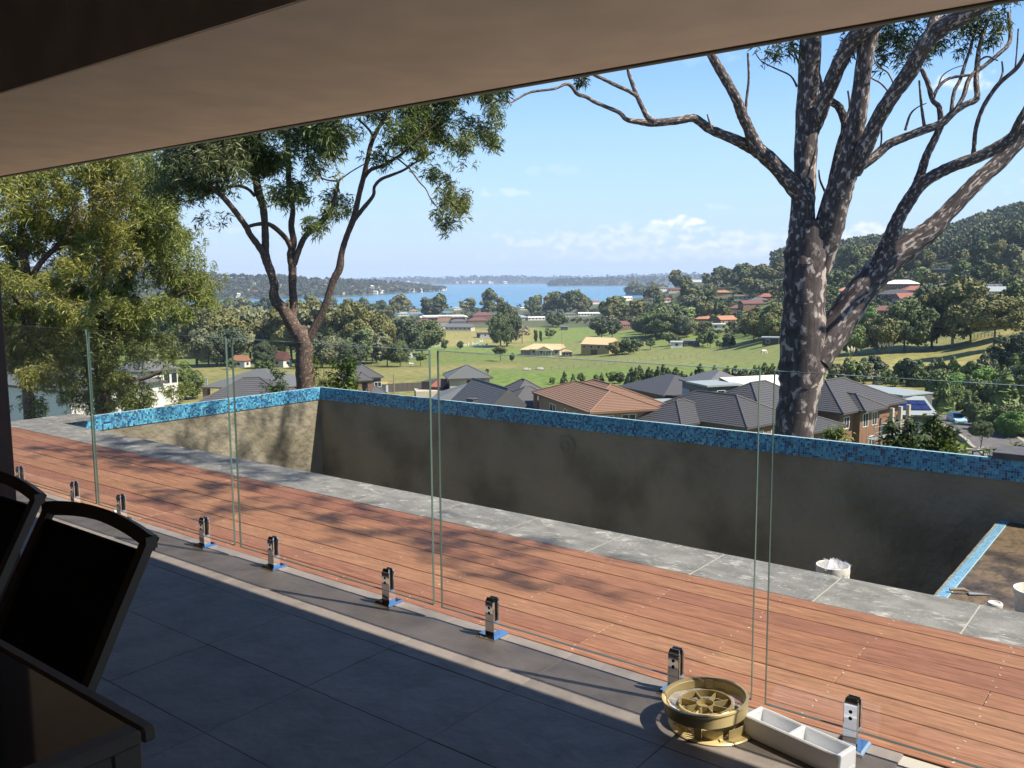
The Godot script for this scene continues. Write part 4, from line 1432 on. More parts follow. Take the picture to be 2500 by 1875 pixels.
	# left limb over the sky
	limb(A, "limb", [[1965, 490, 44], [1930, 446, 40], [1893, 404, 37], [1852, 368, 36], [1815, 350, 28], [1790, 339, 24], [1735, 316, 22], [1710, 298, 21], [1690, 288, 19], [1650, 295, 18], [1591, 300, 18], [1560, 297, 14], [1530, 292, 11], [1512, 275, 10], [1475, 259, 9], [1450, 248, 9], [1430, 236, 9], [1410, 230, 9], [1396, 212, 9], [1381, 205, 8], [1352, 217, 6], [1295, 225, 6], [1262, 242, 5], [1244, 250, 5], [1219, 245, 4], [1185, 262, 3]], 12.0, 9.6, gb)
	limb(A, "branch", [[1600, 298, 14], [1582, 287, 14], [1567, 260, 12], [1555, 234, 11], [1544, 205, 10], [1534, 172, 9], [1531, 120, 8]], 10.7, 10.9, gb)
	limb(A, "branch", [[1556, 236, 10], [1535, 222, 10], [1512, 212, 10], [1475, 194, 9], [1440, 176, 8], [1400, 140, 7]], 10.75, 10.4, gb)
	limb(A, "limb", [[1858, 376, 34], [1840, 345, 30], [1826, 310, 25], [1812, 281, 25], [1803, 255, 23], [1794, 234, 22], [1765, 183, 22], [1736, 133, 20], [1712, 80, 18], [1690, 20, 15]], 11.6, 11.0, gb)
	limb(A, "twig", [[1820, 275, 8], [1823, 240, 7], [1828, 190, 6], [1826, 130, 6]], 11.4, 11.4, gb)
	limb(A, "twig", [[1738, 316, 5], [1732, 298, 5], [1727, 279, 4]], 11.1, 11.1, gb)
	limb(A, "twig", [[1946, 212, 6], [1930, 185, 4], [1895, 168, 4], [1860, 150, 3], [1845, 130, 3]], 12.2, 12.0, gb)
	limb(A, "twig", [[1952, 160, 5], [1938, 120, 5], [1928, 70, 4]], 12.2, 12.1, gb)
	limb(A, "twig", [[2170, 225, 4], [2150, 203, 4], [2125, 188, 3], [2118, 160, 3]], 11.8, 11.9, gb)
	limb(A, "twig", [[2184, 210, 4], [2168, 178, 4], [2142, 160, 3], [2130, 130, 3]], 11.8, 12.1, gb)
	for q in [[[2210, 318, 6], [2222, 280, 5], [2240, 262, 3], [2262, 252, 2]], [[2290, 216, 4], [2300, 186, 3], [2326, 168, 2], [2350, 160, 2]], [[2060, 300, 6], [2074, 262, 5], [2070, 222, 4]], [[2015, 470, 6], [2002, 440, 5], [1999, 415, 3]], [[2388, 150, 5], [2410, 138, 4], [2436, 148, 3]], [[1975, 268, 8], [1962, 250, 5], [1950, 240, 4]], [[2150, 290, 5], [2152, 340, 4], [2146, 372, 3]], [[2440, 200, 5], [2448, 176, 4], [2446, 150, 3]]]:
		limb(A, "twig", q, 12.2, 12.3, gb)
	var ac := [Color(0.052, 0.072, 0.03), Color(0.075, 0.088, 0.034), Color(0.04, 0.055, 0.028)]
	foliage(A, [[1898, 132, 34, 26, 12.0, 0, 0.8], [1935, 118, 18, 20, 12.1, 0, 0.8], [2075, 110, 26, 40, 12.6, 2, 1.0], [2170, 120, 50, 44, 12.4, 0, 0.7], [2215, 90, 60, 50, 12.6, 2, 0.8], [2150, 70, 50, 40, 12.6, 1, 0.8], [2290, 120, 42, 36, 12.8, 0, 0.7], [2330, 70, 55, 40, 12.8, 2, 0.9], [2275, 150, 25, 22, 12.3, 0, 0.7], [2400, 60, 50, 34, 12.9, 0, 0.8], [2452, 40, 36, 34, 12.9, 1, 0.8], [2420, 110, 24, 22, 12.9, 0, 0.6], [2490, 70, 26, 40, 12.4, 0, 0.6], [2500, 10, 60, 50, 12.4, 0, 0.8], [1420, 190, 12, 9, 10.4, 0, 1.0], [1226, 226, 14, 14, 9.6, 0, 0.8],
		[2100, -60, 150, 70, 12.4, 0, 0.7], [2350, -80, 160, 80, 12.6, 1, 0.7], [1960, -200, 220, 90, 12.2, 0, 0.7], [1700, -60, 100, 60, 11, 0, 0.6], [2640, 0, 60, 60, 12.4, 1, 0.6]], ac, spray_mesh, 520.0, 0.55)
	# the part of its crown that hangs outside the picture, above the pool's right half, and dapples deck and coping
	var sd := Vector3(0.985, 1.262, -0.235).normalized()
	var xs := []
	var cl := []
	for q in [[300, 1085, 0, 0.55, 8.0], [420, 1110, 0, 0.6, 8.4], [520, 1130, 0, 0.5, 7.8], [640, 1160, 0, 0.4, 8.2], [300, 1120, 0, 0.35, 7.0], [470, 1195, 0, 0.4, 7.4], [620, 1240, 0, 0.3, 7.8], [980, 1300, 0, 0.3, 8.3], [1130, 1335, 0, 0.36, 8.0], [1320, 1390, 0, 0.34, 7.6],
			[455, 1090, 1, 0.32, 7.4], [520, 1040, 1, 0.28, 7.8], [600, 1110, 1, 0.35, 8.0], [700, 1030, 1, 0.3, 7.6], [680, 1110, 1, 0.3, 8.1], [800, 1250, 0, 0.3, 7.0]]:
		var tg := on_y(q[0], q[1], 0.0)
		if q[2] == 1:
			var rd := ray(q[0], q[1])
			tg = EYE + rd * (-10.44 / rd.x)
		var ctr: Vector3 = tg + sd * ((q[4] - tg.y) / sd.y)
		for k in int(170 * pow(q[3], 2.2)):
			var e := Vector3(rng.randfn(), rng.randfn() * 0.6, rng.randfn()) * float(q[3]) * 0.62
			xs.append(Transform3D(Basis.from_euler(Vector3(rf(-0.5, 0.5), rf(0, TAU), rf(-0.5, 0.5))).scaled(Vector3.ONE * rf(0.6, 1.0)), ctr + e - A.position))
			cl.append(ac[0] * rf(0.7, 1.3))
	multi("foliage", spray_mesh, fields["leaf"], xs, cl, A)
	# ---- gum at the far corner of the pool
	base = at(746, 960, 18.0)
	base.y = height(base.x, base.z)
	var B := thing("corner_gum", "dark-limbed gum tree dividing into several stems, behind the far pool corner", "tree", base)
	limb(B, "trunk", [[752, 1250, 56], [750, 1020, 52], [747, 935, 47], [742, 890, 41], [744, 850, 40], [738, 828, 44], [726, 800, 36]], 18.0, 18.0, bb)
	limb(B, "limb", [[738, 835, 36], [716, 795, 34], [700, 768, 30], [690, 752, 26], [675, 738, 26], [668, 718, 22], [670, 700, 20], [664, 672, 20], [652, 640, 21], [645, 615, 21]], 18.0, 17.9, bb)
	limb(B, "limb", [[648, 625, 18], [628, 596, 15], [610, 572, 14], [600, 552, 14], [573, 515, 13], [548, 485, 12], [530, 469, 10], [515, 454, 9], [490, 440, 7]], 17.9, 16.8, bb)
	limb(B, "limb", [[648, 622, 18], [648, 588, 18], [646, 540, 17], [641, 500, 18], [630, 465, 20], [623, 423, 19], [618, 380, 16], [612, 330, 12], [605, 260, 9]], 17.9, 17.8, bb)
	limb(B, "limb", [[712, 790, 26], [717, 748, 20], [714, 700, 19], [714, 656, 20], [710, 620, 19], [717, 590, 16], [711, 552, 15], [715, 511, 13], [706, 470, 13], [705, 411, 13], [702, 350, 10], [700, 280, 8]], 18.0, 18.4, bb)
	limb(B, "limb", [[712, 610, 14], [700, 585, 12], [677, 561, 12], [655, 547, 10], [632, 547, 9], [610, 552, 8], [600, 560, 5]], 18.15, 17.6, bb)
	limb(B, "limb", [[718, 645, 15], [732, 604, 14], [746, 576, 14], [770, 554, 13], [788, 538, 13], [804, 523, 12], [811, 508, 11], [815, 490, 9], [823, 462, 8], [826, 442, 6]], 18.1, 17.4, bb)
	limb(B, "limb", [[744, 850, 26], [758, 820, 22], [773, 790, 20], [786, 764, 18], [796, 740, 17], [806, 708, 17], [816, 680, 18], [829, 655, 20], [834, 618, 15], [846, 578, 14], [861, 540, 15], [868, 515, 14], [878, 470, 13], [888, 431, 13], [896, 394, 11], [905, 355, 11], [919, 322, 10], [930, 304, 9], [948, 280, 8], [960, 240, 6]], 18.0, 17.2, bb)
	limb(B, "branch", [[890, 432, 10], [906, 414, 10], [938, 403, 9], [969, 384, 8], [996, 363, 7], [1030, 330, 5], [1070, 300, 4]], 17.4, 16.6, bb)
	limb(B, "branch", [[864, 538, 11], [884, 512, 11], [911, 478, 9], [914, 456, 8], [930, 438, 8], [957, 427, 7], [986, 415, 6], [1012, 398, 5], [1060, 370, 4]], 17.6, 17.2, bb)
	limb(B, "branch", [[969, 386, 4], [1000, 412, 4], [1022, 442, 4], [1040, 462, 3], [1052, 486, 3], [1080, 520, 2]], 17.0, 16.6, bb)
	limb(B, "branch", [[912, 340, 7], [905, 322, 6], [890, 305, 6], [872, 290, 5]], 17.3, 17.5, bb)
	limb(B, "branch", [[622, 478, 9], [606, 462, 8], [584, 454, 8], [554, 457, 7], [528, 466, 7], [504, 473, 6], [480, 490, 4]], 17.8, 17.2, bb)
	limb(B, "twig", [[826, 442, 5], [800, 440, 4], [780, 432, 3]], 17.4, 17.4, bb)
	limb(B, "twig", [[826, 442, 4], [856, 420, 3], [890, 400, 3]], 17.4, 17.2, bb)
	var bc := [Color(0.096, 0.135, 0.045), Color(0.157, 0.182, 0.058), Color(0.075, 0.102, 0.050), Color(0.198, 0.198, 0.066)]
	var bl := []
	for q in [[600, 372, 80, 50, 0], [540, 400, 60, 46, 2], [480, 400, 60, 46, 2], [690, 352, 70, 44, 1], [770, 340, 62, 44, 0], [830, 350, 44, 34, 2], [640, 400, 50, 30, 1], [745, 395, 55, 24, 0], [800, 412, 40, 20, 3], [460, 360, 60, 40, 2], [430, 430, 60, 50, 2], [500, 460, 40, 24, 0], [868, 372, 26, 26, 2], [925, 385, 26, 22, 2], [690, 470, 40, 26, 0], [728, 468, 30, 40, 1], [676, 495, 22, 14, 0], [826, 492, 30, 30, 2], [818, 515, 26, 16, 0], [780, 552, 20, 15, 0], [755, 550, 20, 14, 0], [985, 330, 46, 40, 0], [1040, 320, 56, 42, 1], [1100, 310, 50, 50, 0], [1150, 290, 50, 40, 3], [1185, 300, 34, 46, 1], [1200, 345, 18, 26, 0], [1140, 350, 36, 24, 1], [1035, 390, 34, 30, 0], [1150, 398, 26, 16, 3], [1060, 425, 22, 16, 0], [1085, 450, 34, 32, 3], [1100, 500, 36, 40, 1], [1080, 545, 26, 22, 1], [1125, 490, 18, 30, 3], [560, 522, 34, 12, 1], [520, 535, 28, 16, 0], [590, 535, 18, 20, 1], [560, 470, 26, 12, 0], [1010, 260, 60, 30, 0], [940, 270, 50, 24, 2],
		[560, 300, 90, 50, 0], [700, 280, 90, 50, 0], [820, 280, 70, 44, 2], [600, 200, 120, 60, 0], [760, 190, 110, 60, 1], [900, 210, 100, 50, 0], [1060, 210, 100, 60, 1], [1170, 230, 60, 40, 0]]:
		bl.append([q[0], q[1], q[2], q[3], 17.3 + rf(-0.7, 0.9), q[4], 1.0])
	foliage(B, bl, bc, spray_mesh, 640.0, 0.74)
	# ---- leafy trees at the left
	base = at(70, 1010, 21.0)
	base.y = height(base.x, base.z)
	var C := thing("leafy_gum", "bushy gum with yellow-olive new leaves at the left, its trunk beside the white house", "tree", base)
	limb(C, "trunk", [[76, 1250, 30], [72, 1010, 24], [66, 940, 21], [62, 880, 20], [65, 810, 22], [68, 750, 24], [66, 690, 22], [60, 640, 18], [52, 570, 16], [58, 500, 12], [66, 430, 8]], 21.0, 21.0, bb)
	limb(C, "limb", [[64, 760, 14], [45, 735, 13], [30, 718, 10], [15, 700, 9], [-20, 660, 7]], 21.0, 20.5, bb)
	limb(C, "limb", [[66, 700, 14], [100, 640, 12], [150, 590, 11], [175, 540, 8], [190, 470, 6]], 21.0, 21.4, bb)
	limb(C, "limb", [[60, 545, 12], [40, 525, 10], [10, 540, 9], [-30, 545, 7]], 21.0, 20.6, bb)
	limb(C, "limb", [[70, 770, 10], [110, 740, 8], [150, 725, 7], [200, 690, 5]], 21.0, 20.4, bb)
	var cc := [Color(0.25, 0.25, 0.062), Color(0.20, 0.228, 0.06), Color(0.275, 0.24, 0.072), Color(0.15, 0.19, 0.055)]
	bl = []
	for q in [[50, 460, 70, 44, 1], [130, 440, 70, 40, 0], [170, 490, 60, 50, 0], [240, 480, 60, 50, 2], [70, 520, 50, 34, 0], [120, 560, 70, 44, 1], [205, 560, 66, 50, 2], [265, 540, 50, 60, 0], [20, 590, 44, 30, 1], [100, 620, 62, 36, 0], [190, 630, 66, 40, 1], [255, 620, 54, 40, 2], [25, 660, 50, 26, 0], [100, 690, 56, 26, 1], [170, 700, 56, 30, 0], [130, 740, 40, 18, 1], [20, 700, 30, 24, 3], [60, 790, 36, 26, 3], [30, 830, 44, 34, 1], [90, 850, 44, 36, 3], [20, 900, 40, 28, 1], [100, 910, 40, 28, 1], [70, 930, 30, 24, 0], [140, 930, 36, 22, 1], [30, 975, 26, 20, 3], [95, 1000, 22, 22, 3], [160, 975, 20, 22, 3], [60, 745, 40, 26, 0], [110, 780, 44, 28, 1], [150, 815, 44, 34, 1], [140, 870, 40, 34, 3], [60, 860, 36, 30, 1], [175, 760, 40, 28, 0], [10, 770, 30, 26, 1], [130, 655, 60, 30, 0], [-40, 480, 70, 60, 0], [-60, 620, 60, 60, 1], [-50, 800, 50, 60, 1], [100, 360, 120, 50, 0], [220, 390, 90, 50, 1]]:
		bl.append([q[0], q[1], q[2], q[3], 20.7 + rf(-0.9, 1.1), q[4], 0.9])
	foliage(C, bl, cc, spray_mesh, 680.0, 0.66)
	base = at(245, 1010, 23.0)
	base.y = height(base.x, base.z)
	var D := thing("green_gum", "dense green gum with drooping leaves, between the yellow-olive tree and the pool corner", "tree", base)
	limb(D, "trunk", [[262, 1250, 34], [252, 1010, 30], [246, 900, 28], [236, 800, 26], [238, 720, 24], [256, 640, 20], [270, 560, 16], [300, 480, 11], [320, 420, 8]], 23.0, 23.0, bb)
	limb(D, "limb", [[238, 780, 18], [270, 720, 16], [310, 670, 13], [350, 620, 11], [380, 560, 8], [400, 500, 6]], 23.0, 22.6, bb)
	limb(D, "limb", [[244, 860, 16], [300, 800, 14], [360, 760, 11], [420, 730, 8], [470, 700, 6]], 23.0, 22.4, bb)
	limb(D, "limb", [[248, 960, 14], [300, 930, 11], [350, 925, 8], [400, 905, 6]], 23.0, 22.2, bb)
	var dc := [Color(0.18, 0.22, 0.064), Color(0.23, 0.255, 0.075), Color(0.13, 0.17, 0.06)]
	bl = []
	for q in [[350, 470, 60, 50, 0], [400, 520, 60, 50, 0], [340, 560, 60, 50, 1], [430, 580, 50, 44, 2], [380, 610, 60, 40, 1], [310, 630, 50, 40, 1], [440, 640, 44, 36, 0], [470, 690, 36, 40, 1], [510, 680, 30, 34, 1], [495, 720, 40, 28, 0], [420, 700, 50, 34, 1], [350, 690, 50, 34, 0], [290, 710, 44, 30, 1], [240, 740, 44, 34, 2], [320, 760, 56, 34, 1], [400, 760, 50, 30, 0], [440, 775, 36, 24, 1], [200, 790, 36, 30, 2], [260, 810, 50, 36, 2], [330, 820, 56, 36, 1], [400, 825, 40, 28, 2], [220, 850, 40, 36, 2], [280, 880, 52, 36, 2], [350, 870, 46, 30, 2], [230, 920, 44, 34, 2], [290, 940, 50, 34, 0], [215, 975, 40, 26, 2], [260, 1000, 50, 24, 0], [330, 965, 50, 24, 0], [390, 960, 44, 22, 0], [310, 990, 50, 20, 0], [440, 955, 26, 14, 0], [180, 880, 22, 30, 2], [320, 400, 70, 40, 2], [410, 440, 50, 50, 2], [290, 450, 60, 40, 2], [420, 870, 22, 16, 0], [440, 895, 18, 14, 0], [200, 700, 44, 40, 0], [275, 660, 44, 36, 1], [190, 830, 34, 40, 2], [350, 910, 50, 24, 2], [265, 760, 44, 34, 1], [370, 660, 50, 30, 1]]:
		bl.append([q[0], q[1], q[2], q[3], 22.4 + rf(-1.0, 1.2), q[4], 0.85])
	foliage(D, bl, dc, spray_mesh, 620.0, 0.70)
	# ---- shrubs just outside the pool
	var sc := [Color(0.070, 0.112, 0.035), Color(0.105, 0.154, 0.039), Color(0.161, 0.196, 0.042), Color(0.049, 0.077, 0.031)]
	for q in [["broad_shrub", "dark broad-leaved shrub left of the corner gum's trunk", [[690, 920, 30, 30, 16.4, 3], [670, 955, 24, 22, 16.4, 3], [715, 950, 22, 26, 16.4, 0], [650, 975, 16, 12, 16.4, 3]], [690, 1000]],
			["broad_shrub", "lighter green broad-leaved shrub right of the corner gum's trunk", [[790, 900, 26, 20, 17.2, 1], [825, 915, 40, 34, 17.2, 0], [800, 940, 34, 26, 17.2, 2], [850, 945, 30, 24, 17.2, 1], [775, 880, 14, 12, 17.2, 2], [835, 890, 26, 18, 17.2, 0]], [810, 1010]],
			["broad_shrub", "leafy shrub with upright stems in front of the scaffolded house", [[2190, 1068, 22, 18, 14.0, 3], [2228, 1060, 22, 20, 14.0, 3], [2220, 1025, 8, 18, 14.0, 3], [2210, 1085, 40, 18, 14.0, 0], [2175, 1085, 20, 14, 14.0, 1], [2180, 1030, 14, 16, 14.0, 3]], [2210, 1180]],
			["broad_shrub", "taller dark shrub beside the solar-panelled house", [[2270, 1062, 30, 22, 13.6, 3], [2310, 1080, 34, 24, 13.6, 0], [2262, 1032, 9, 14, 13.6, 3], [2285, 1030, 8, 16, 13.6, 0], [2265, 1085, 34, 16, 13.6, 3], [2345, 1100, 26, 12, 13.6, 1], [2320, 1045, 12, 14, 13.6, 3]], [2300, 1180]],
			["broad_shrub", "small bright shrub at the right foot of the spotted gum", [[2038, 1062, 24, 16, 15.0, 2], [2030, 1052, 16, 12, 15.0, 1]], [2038, 1180]],
			["broad_shrub", "low shrub beside the dark coping slab at the right", [[2440, 1112, 20, 8, 12.0, 1], [2480, 1104, 24, 10, 12.0, 2], [2420, 1120, 14, 6, 12.0, 0]], [2450, 1180]]]:
		var g: Vector3 = at(q[3][0], q[3][1], q[2][0][4])
		g.y = height(g.x, g.z)
		var o := thing(q[0], q[1], "shrub", g)
		var s := Shape.new()
		for b in q[2]:
			var e := at(b[0], b[1], b[4]) - g
			s.tube([Vector3(e.x * 0.2, -0.1, e.z * 0.2), Vector3(e.x * 0.6, e.y * 0.55, e.z * 0.6), e], [0.02, 0.014, 0.006], 5)
		obj("stem", s, fields["trunk"], o)
		foliage(o, q[2], sc, broad_mesh, 600.0, 0.6)

# ---------------------------------------------------------------- houses
func roof_plane(s: Shape, a: Vector3, b: Vector3, c: Vector3, d: Vector3, n: int, lift: float) -> void:
	# a-b eave, d-c ridge (a below d, b below c); n overlapping courses, each with a real step at its lower edge
	var up := (b - a).cross(d - a).normalized()
	if up == Vector3.ZERO: up = (b - a).cross(c - a).normalized()
	for i in n:
		var t0 := float(i) / n
		var t1 := float(i + 1) / n
		var a0 := a.lerp(d, t0); var b0 := b.lerp(c, t0)
		var a1 := a.lerp(d, t1); var b1 := b.lerp(c, t1)
		s.quad(a0 + up * lift, b0 + up * lift, b1 + up * 0.002, a1 + up * 0.002)
		if lift > 0.0: s.quad(a0, b0, b0 + up * lift, a0 + up * lift)

# hip or gable roof over a rectangle whose corners are the eave line; local y of the eave
func roof_block(o: Node3D, x0: float, x1: float, z0: float, z1: float, ye: float, rise: float, m: Material, style := "hip", courses := 1, lift := 0.0, fascia: Material = null) -> void:
	var s := Shape.new()
	var w := x1 - x0
	var l := z1 - z0
	var A := Vector3(x0, ye, z1); var B := Vector3(x1, ye, z1); var C := Vector3(x1, ye, z0); var D := Vector3(x0, ye, z0)
	var xm := (x0 + x1) / 2; var zm := (z0 + z1) / 2
	var yr := ye + rise
	var caps := []
	if style == "skillion":
		C.y = yr; D.y = yr
		roof_plane(s, A, B, C, D, courses, lift)
		s.quad(D, C, Vector3(x1, ye - 0.15, z0), Vector3(x0, ye - 0.15, z0))
	elif style == "flat":
		s.box(Vector3(x0, ye, z0), Vector3(x1, ye + rise, z1))
	elif w <= l:
		var k := w / 2 if style == "hip" else 0.0
		var R := Vector3(xm, yr, z1 - k); var S := Vector3(xm, yr, z0 + k)
		roof_plane(s, D, A, R, S, courses, lift)
		roof_plane(s, B, C, S, R, courses, lift)
		if style == "hip":
			roof_plane(s, A, B, R, R, courses, lift)
			roof_plane(s, C, D, S, S, courses, lift)
			caps = [[A, R], [B, R], [C, S], [D, S], [R, S]]
		else:
			s.tri(A, B, R); s.tri(C, D, S)
			caps = [[R, S]]
	else:
		var k := l / 2 if style == "hip" else 0.0
		var R := Vector3(x0 + k, yr, zm); var S := Vector3(x1 - k, yr, zm)
		roof_plane(s, A, B, S, R, courses, lift)
		roof_plane(s, C, D, R, S, courses, lift)
		if style == "hip":
			roof_plane(s, D, A, R, R, courses, lift)
			roof_plane(s, B, C, S, S, courses, lift)
			caps = [[A, R], [D, R], [B, S], [C, S], [R, S]]
		else:
			s.tri(D, A, R); s.tri(B, C, S)
			caps = [[R, S]]
	var r := obj("roof", s, m, o)
	if lift > 0.0 and caps.size() > 0:
		s = Shape.new()
		for c in caps: s.tube([c[0] + Vector3(0, lift, 0), c[1] + Vector3(0, lift, 0)], [0.11, 0.11], 6)
		obj("ridge_cap", s, m, r)
	if fascia and style != "flat":
		s = Shape.new()
		for q in [[A, B], [B, C], [C, D], [D, A]]:
			var a: Vector3 = q[0]; var b: Vector3 = q[1]
			s.quad(a - Vector3(0, 0.2, 0), b - Vector3(0, 0.2, 0), b + Vector3(0, 0.01, 0), a + Vector3(0, 0.01, 0))
		s.quad(D - Vector3(0, 0.2, 0), C - Vector3(0, 0.2, 0), B - Vector3(0, 0.2, 0), A - Vector3(0, 0.2, 0))
		obj("fascia", s, fascia, o)

func walls(o: Node3D, x0: float, x1: float, z0: float, z1: float, y0: float, y1: float, m: Material, called := "wall") -> void:
	var s := Shape.new()
	s.box(Vector3(x0, y0, z0), Vector3(x1, y1, z1))
	obj(called, s, m, o)

# window standing 4 cm proud on the face whose outward direction is +z (front), -x (left) or +x (right)
func window(o: Node3D, face: String, along: float, at_: float, y: float, w: float, h: float, frame: Material, lights := 2, called := "window") -> void:
	var t := Transform3D.IDENTITY
	if face == "front": t = Transform3D(Basis(), Vector3(along, y, at_))
	elif face == "left": t = Transform3D(Basis.from_euler(Vector3(0, -PI / 2, 0)), Vector3(at_, y, along))
	elif face == "right": t = Transform3D(Basis.from_euler(Vector3(0, PI / 2, 0)), Vector3(at_, y, along))
	var s := Shape.new()
	var f := 0.07
	s.box(Vector3(-w / 2, 0, 0.0), Vector3(-w / 2 + f, h, 0.06))
	s.box(Vector3(w / 2 - f, 0, 0.0), Vector3(w / 2, h, 0.06))
	s.box(Vector3(-w / 2 + f, 0, 0.0), Vector3(w / 2 - f, f, 0.06))
	s.box(Vector3(-w / 2 + f, h - f, 0.0), Vector3(w / 2 - f, h, 0.06))
	for k in range(1, lights):
		var x := -w / 2 + w * k / lights
		s.box(Vector3(x - 0.03, f, 0.0), Vector3(x + 0.03, h - f, 0.055))
	var fr := obj(called, s, frame, o)
	fr.transform = t
	s = Shape.new()
	s.box(Vector3(-w / 2 + f * 0.5, f * 0.5, 0.0), Vector3(w / 2 - f * 0.5, h - f * 0.5, 0.03))
	obj("pane", s, fields["pane"], fr)

# origin at the front-left eave corner seen at (ca), x axis to the front-right corner seen at (cb), both in the level plane y
func place(called: String, label: String, ca: Vector2, cb: Vector2, y: float, wall_h: float, category := "house") -> Node3D:
	var a := on_y(ca.x, ca.y, y)
	var b := on_y(cb.x, cb.y, y)
	var d := b - a
	return thing(called, label, category, Vector3(a.x, y - wall_h, a.z), atan2(-d.z, d.x))

func width_of(ca: Vector2, cb: Vector2, y: float) -> float:
	return on_y(ca.x, ca.y, y).distance_to(on_y(cb.x, cb.y, y))

func build_near_houses() -> void:
	var m := fields
	var o: Node3D
	var W: float
	# ---- brown tiled house in the middle
	var ca := Vector2(1439, 1008)
	var cb := Vector2(1616, 998)
	o = place("tiled_house", "two-storey house with a brown tiled hip roof, below the pool's far rim", ca, cb, -13.6, 6.0)
	W = width_of(ca, cb, -13.6)
	walls(o, 0.6, W - 0.6, -19.0, -0.6, 0, 5.98, m["brick_pink"])
	walls(o, W - 0.6, W + 1.5, -18.0, -3.4, 0, 5.98, m["brick_orange"], "wing_wall")
	roof_block(o, 0, W, -20.0, 0.0, 6.0, 1.75, m["roof_brown"], "hip", 13, 0.05, m["brick_brown"])
	roof_block(o, 1.0, W + 2.2, -18.6, -2.7, 5.95, 2.15, m["roof_brown"], "hip", 15, 0.05, m["brick_brown"])
	window(o, "left", -5.5, 0.6, 3.9, 1.8, 1.3, m["trim_white"])
	window(o, "left", -9.0, 0.6, 3.9, 0.9, 1.3, m["trim_white"], 1)
	window(o, "left", -13.5, 0.6, 3.7, 2.2, 1.5, m["trim_white"])
	window(o, "left", -2.5, 0.6, 3.9, 1.2, 1.3, m["trim_white"])
	window(o, "front", 2.4, -0.6, 4.2, 1.8, 1.3, m["trim_white"])
	window(o, "front", 5.2, -0.6, 4.2, 1.8, 1.3, m["trim_white"])
	walls(o, 0.05, 0.5, -19.6, -19.2, 0, 5.8, m["brick_pink"], "verandah_post")
	# lower brown roof beside it
	ca = Vector2(1500, 1052)
	cb = Vector2(1655, 1050)
	o = place("tiled_garage", "low brown tiled hip roof beside the brown tiled house", ca, cb, -17.2, 2.6, "garage")
	W = width_of(ca, cb, -17.2)
	walls(o, 0.5, W - 0.5, -7.5, -0.5, 0, 2.58, m["brick_pink"])
	roof_block(o, 0, W, -8.5, 0, 2.6, 1.9, m["roof_brown"], "hip", 12, 0.05, m["brick_brown"])
	# ---- large dark tiled house, left and right of the big trunk
	ca = Vector2(1824, 1045)
	cb = Vector2(2027, 1006)
	o = place("dark_tiled_house", "large two-storey brick house with dark tiled roofs, half hidden by the spotted gum's trunk", ca, cb, -14.6, 6.0)
	W = width_of(ca, cb, -14.6)
	walls(o, 0.6, 9.39, -15.0, -0.6, 0, 5.98, m["brick_orange"])
	roof_block(o, 0, 10.0, -15.7, 0, 6.0, 2.6, m["roof_dark"], "hip", 16, 0.05, m["trim_dark"])
	roof_block(o, -3.4, 6.0, -14.2, -6.2, 5.9, 2.0, m["roof_dark"], "hip", 12, 0.05, m["trim_dark"])
	walls(o, -2.8, 0.6, -13.6, -6.8, 0, 5.9, m["brick_orange"], "bay_wall")
	roof_block(o, 17.0, 33.0, -10.0, 1.7, 6.0, 3.0, m["roof_dark"], "hip", 16, 0.05, m["trim_dark"])
	walls(o, 17.6, 32.3, -9.4, 0.9, 0, 5.98, m["brick_orange"], "wing_wall")
	roof_block(o, 6.0, 20.0, -13.0, -2.0, 6.05, 3.3, m["roof_dark"], "hip", 16, 0.05, m["trim_dark"])
	walls(o, 9.4, 17.6, -12.0, -2.7, 0, 5.9, m["brick_orange"], "middle_wall")
	roof_block(o, 20.6, 26.2, -5.0, 2.6, 5.96, 1.6, m["roof_dark"], "hip", 10, 0.05, m["trim_dark"])
	walls(o, 21.0, 25.8, -5.0, 1.7, 0, 5.94, m["brick_orange"], "bay_wall")
	roof_block(o, 9.3, 16.6, -4.0, 2.4, 4.7, 1.3, m["roof_dark"], "hip", 9, 0.05, m["trim_dark"])
	walls(o, 10.2, 15.8, -4.0, 1.4, 0, 4.68, m["brick_orange"], "porch_wall")
	walls(o, 9.6, 10.1, 1.5, 2.0, 0, 4.66, m["wall_cream"], "porch_column")
	window(o, "front", 11.6, 1.4, 2.2, 1.7, 1.4, m["trim_white"])
	window(o, "front", 14.2, 1.4, 2.2, 1.5, 1.4, m["trim_white"])
	window(o, "front", 22.3, 1.7, 3.8, 1.3, 1.7, m["trim_white"])
	window(o, "front", 24.5, 1.7, 3.8, 1.3, 1.7, m["trim_white"])
	window(o, "front", 24.0, 1.7, 0.4, 1.5, 2.1, m["trim_white"])
	window(o, "front", 19.2, 0.9, 3.8, 1.3, 1.5, m["trim_white"])
	window(o, "front", 3.0, -0.6, 4.0, 2.0, 1.2, m["trim_white"])
	window(o, "front", 6.5, -0.6, 4.0, 2.0, 1.2, m["trim_white"])
	window(o, "left", -4.0, 0.6, 4.0, 1.8, 1.2, m["trim_white"])
	window(o, "left", -10.0, -2.8, 4.1, 1.8, 1.2, m["trim_white"])
	# scaffold along its front
	var sc := Shape.new()
	for k in 5:
		for q in [2.9, 3.9]:
			sc.tube([Vector3(20.5 + k * 1.7, 0, q), Vector3(20.5 + k * 1.7, 4.6, q)], [0.035, 0.035], 5)
	for y in [2.7, 3.5, 4.2]:
		sc.tube([Vector3(20.3, y, 3.9), Vector3(27.5, y, 3.9)], [0.035, 0.035], 5)
	var tf := o.transform
	var scf := thing("scaffold", "steel scaffold with a pale plank against the dark tiled house", "scaffold", tf.origin, o.rotation.y)
	obj("tube_frame", sc, m["steel"], scf)
	var pl := Shape.new()
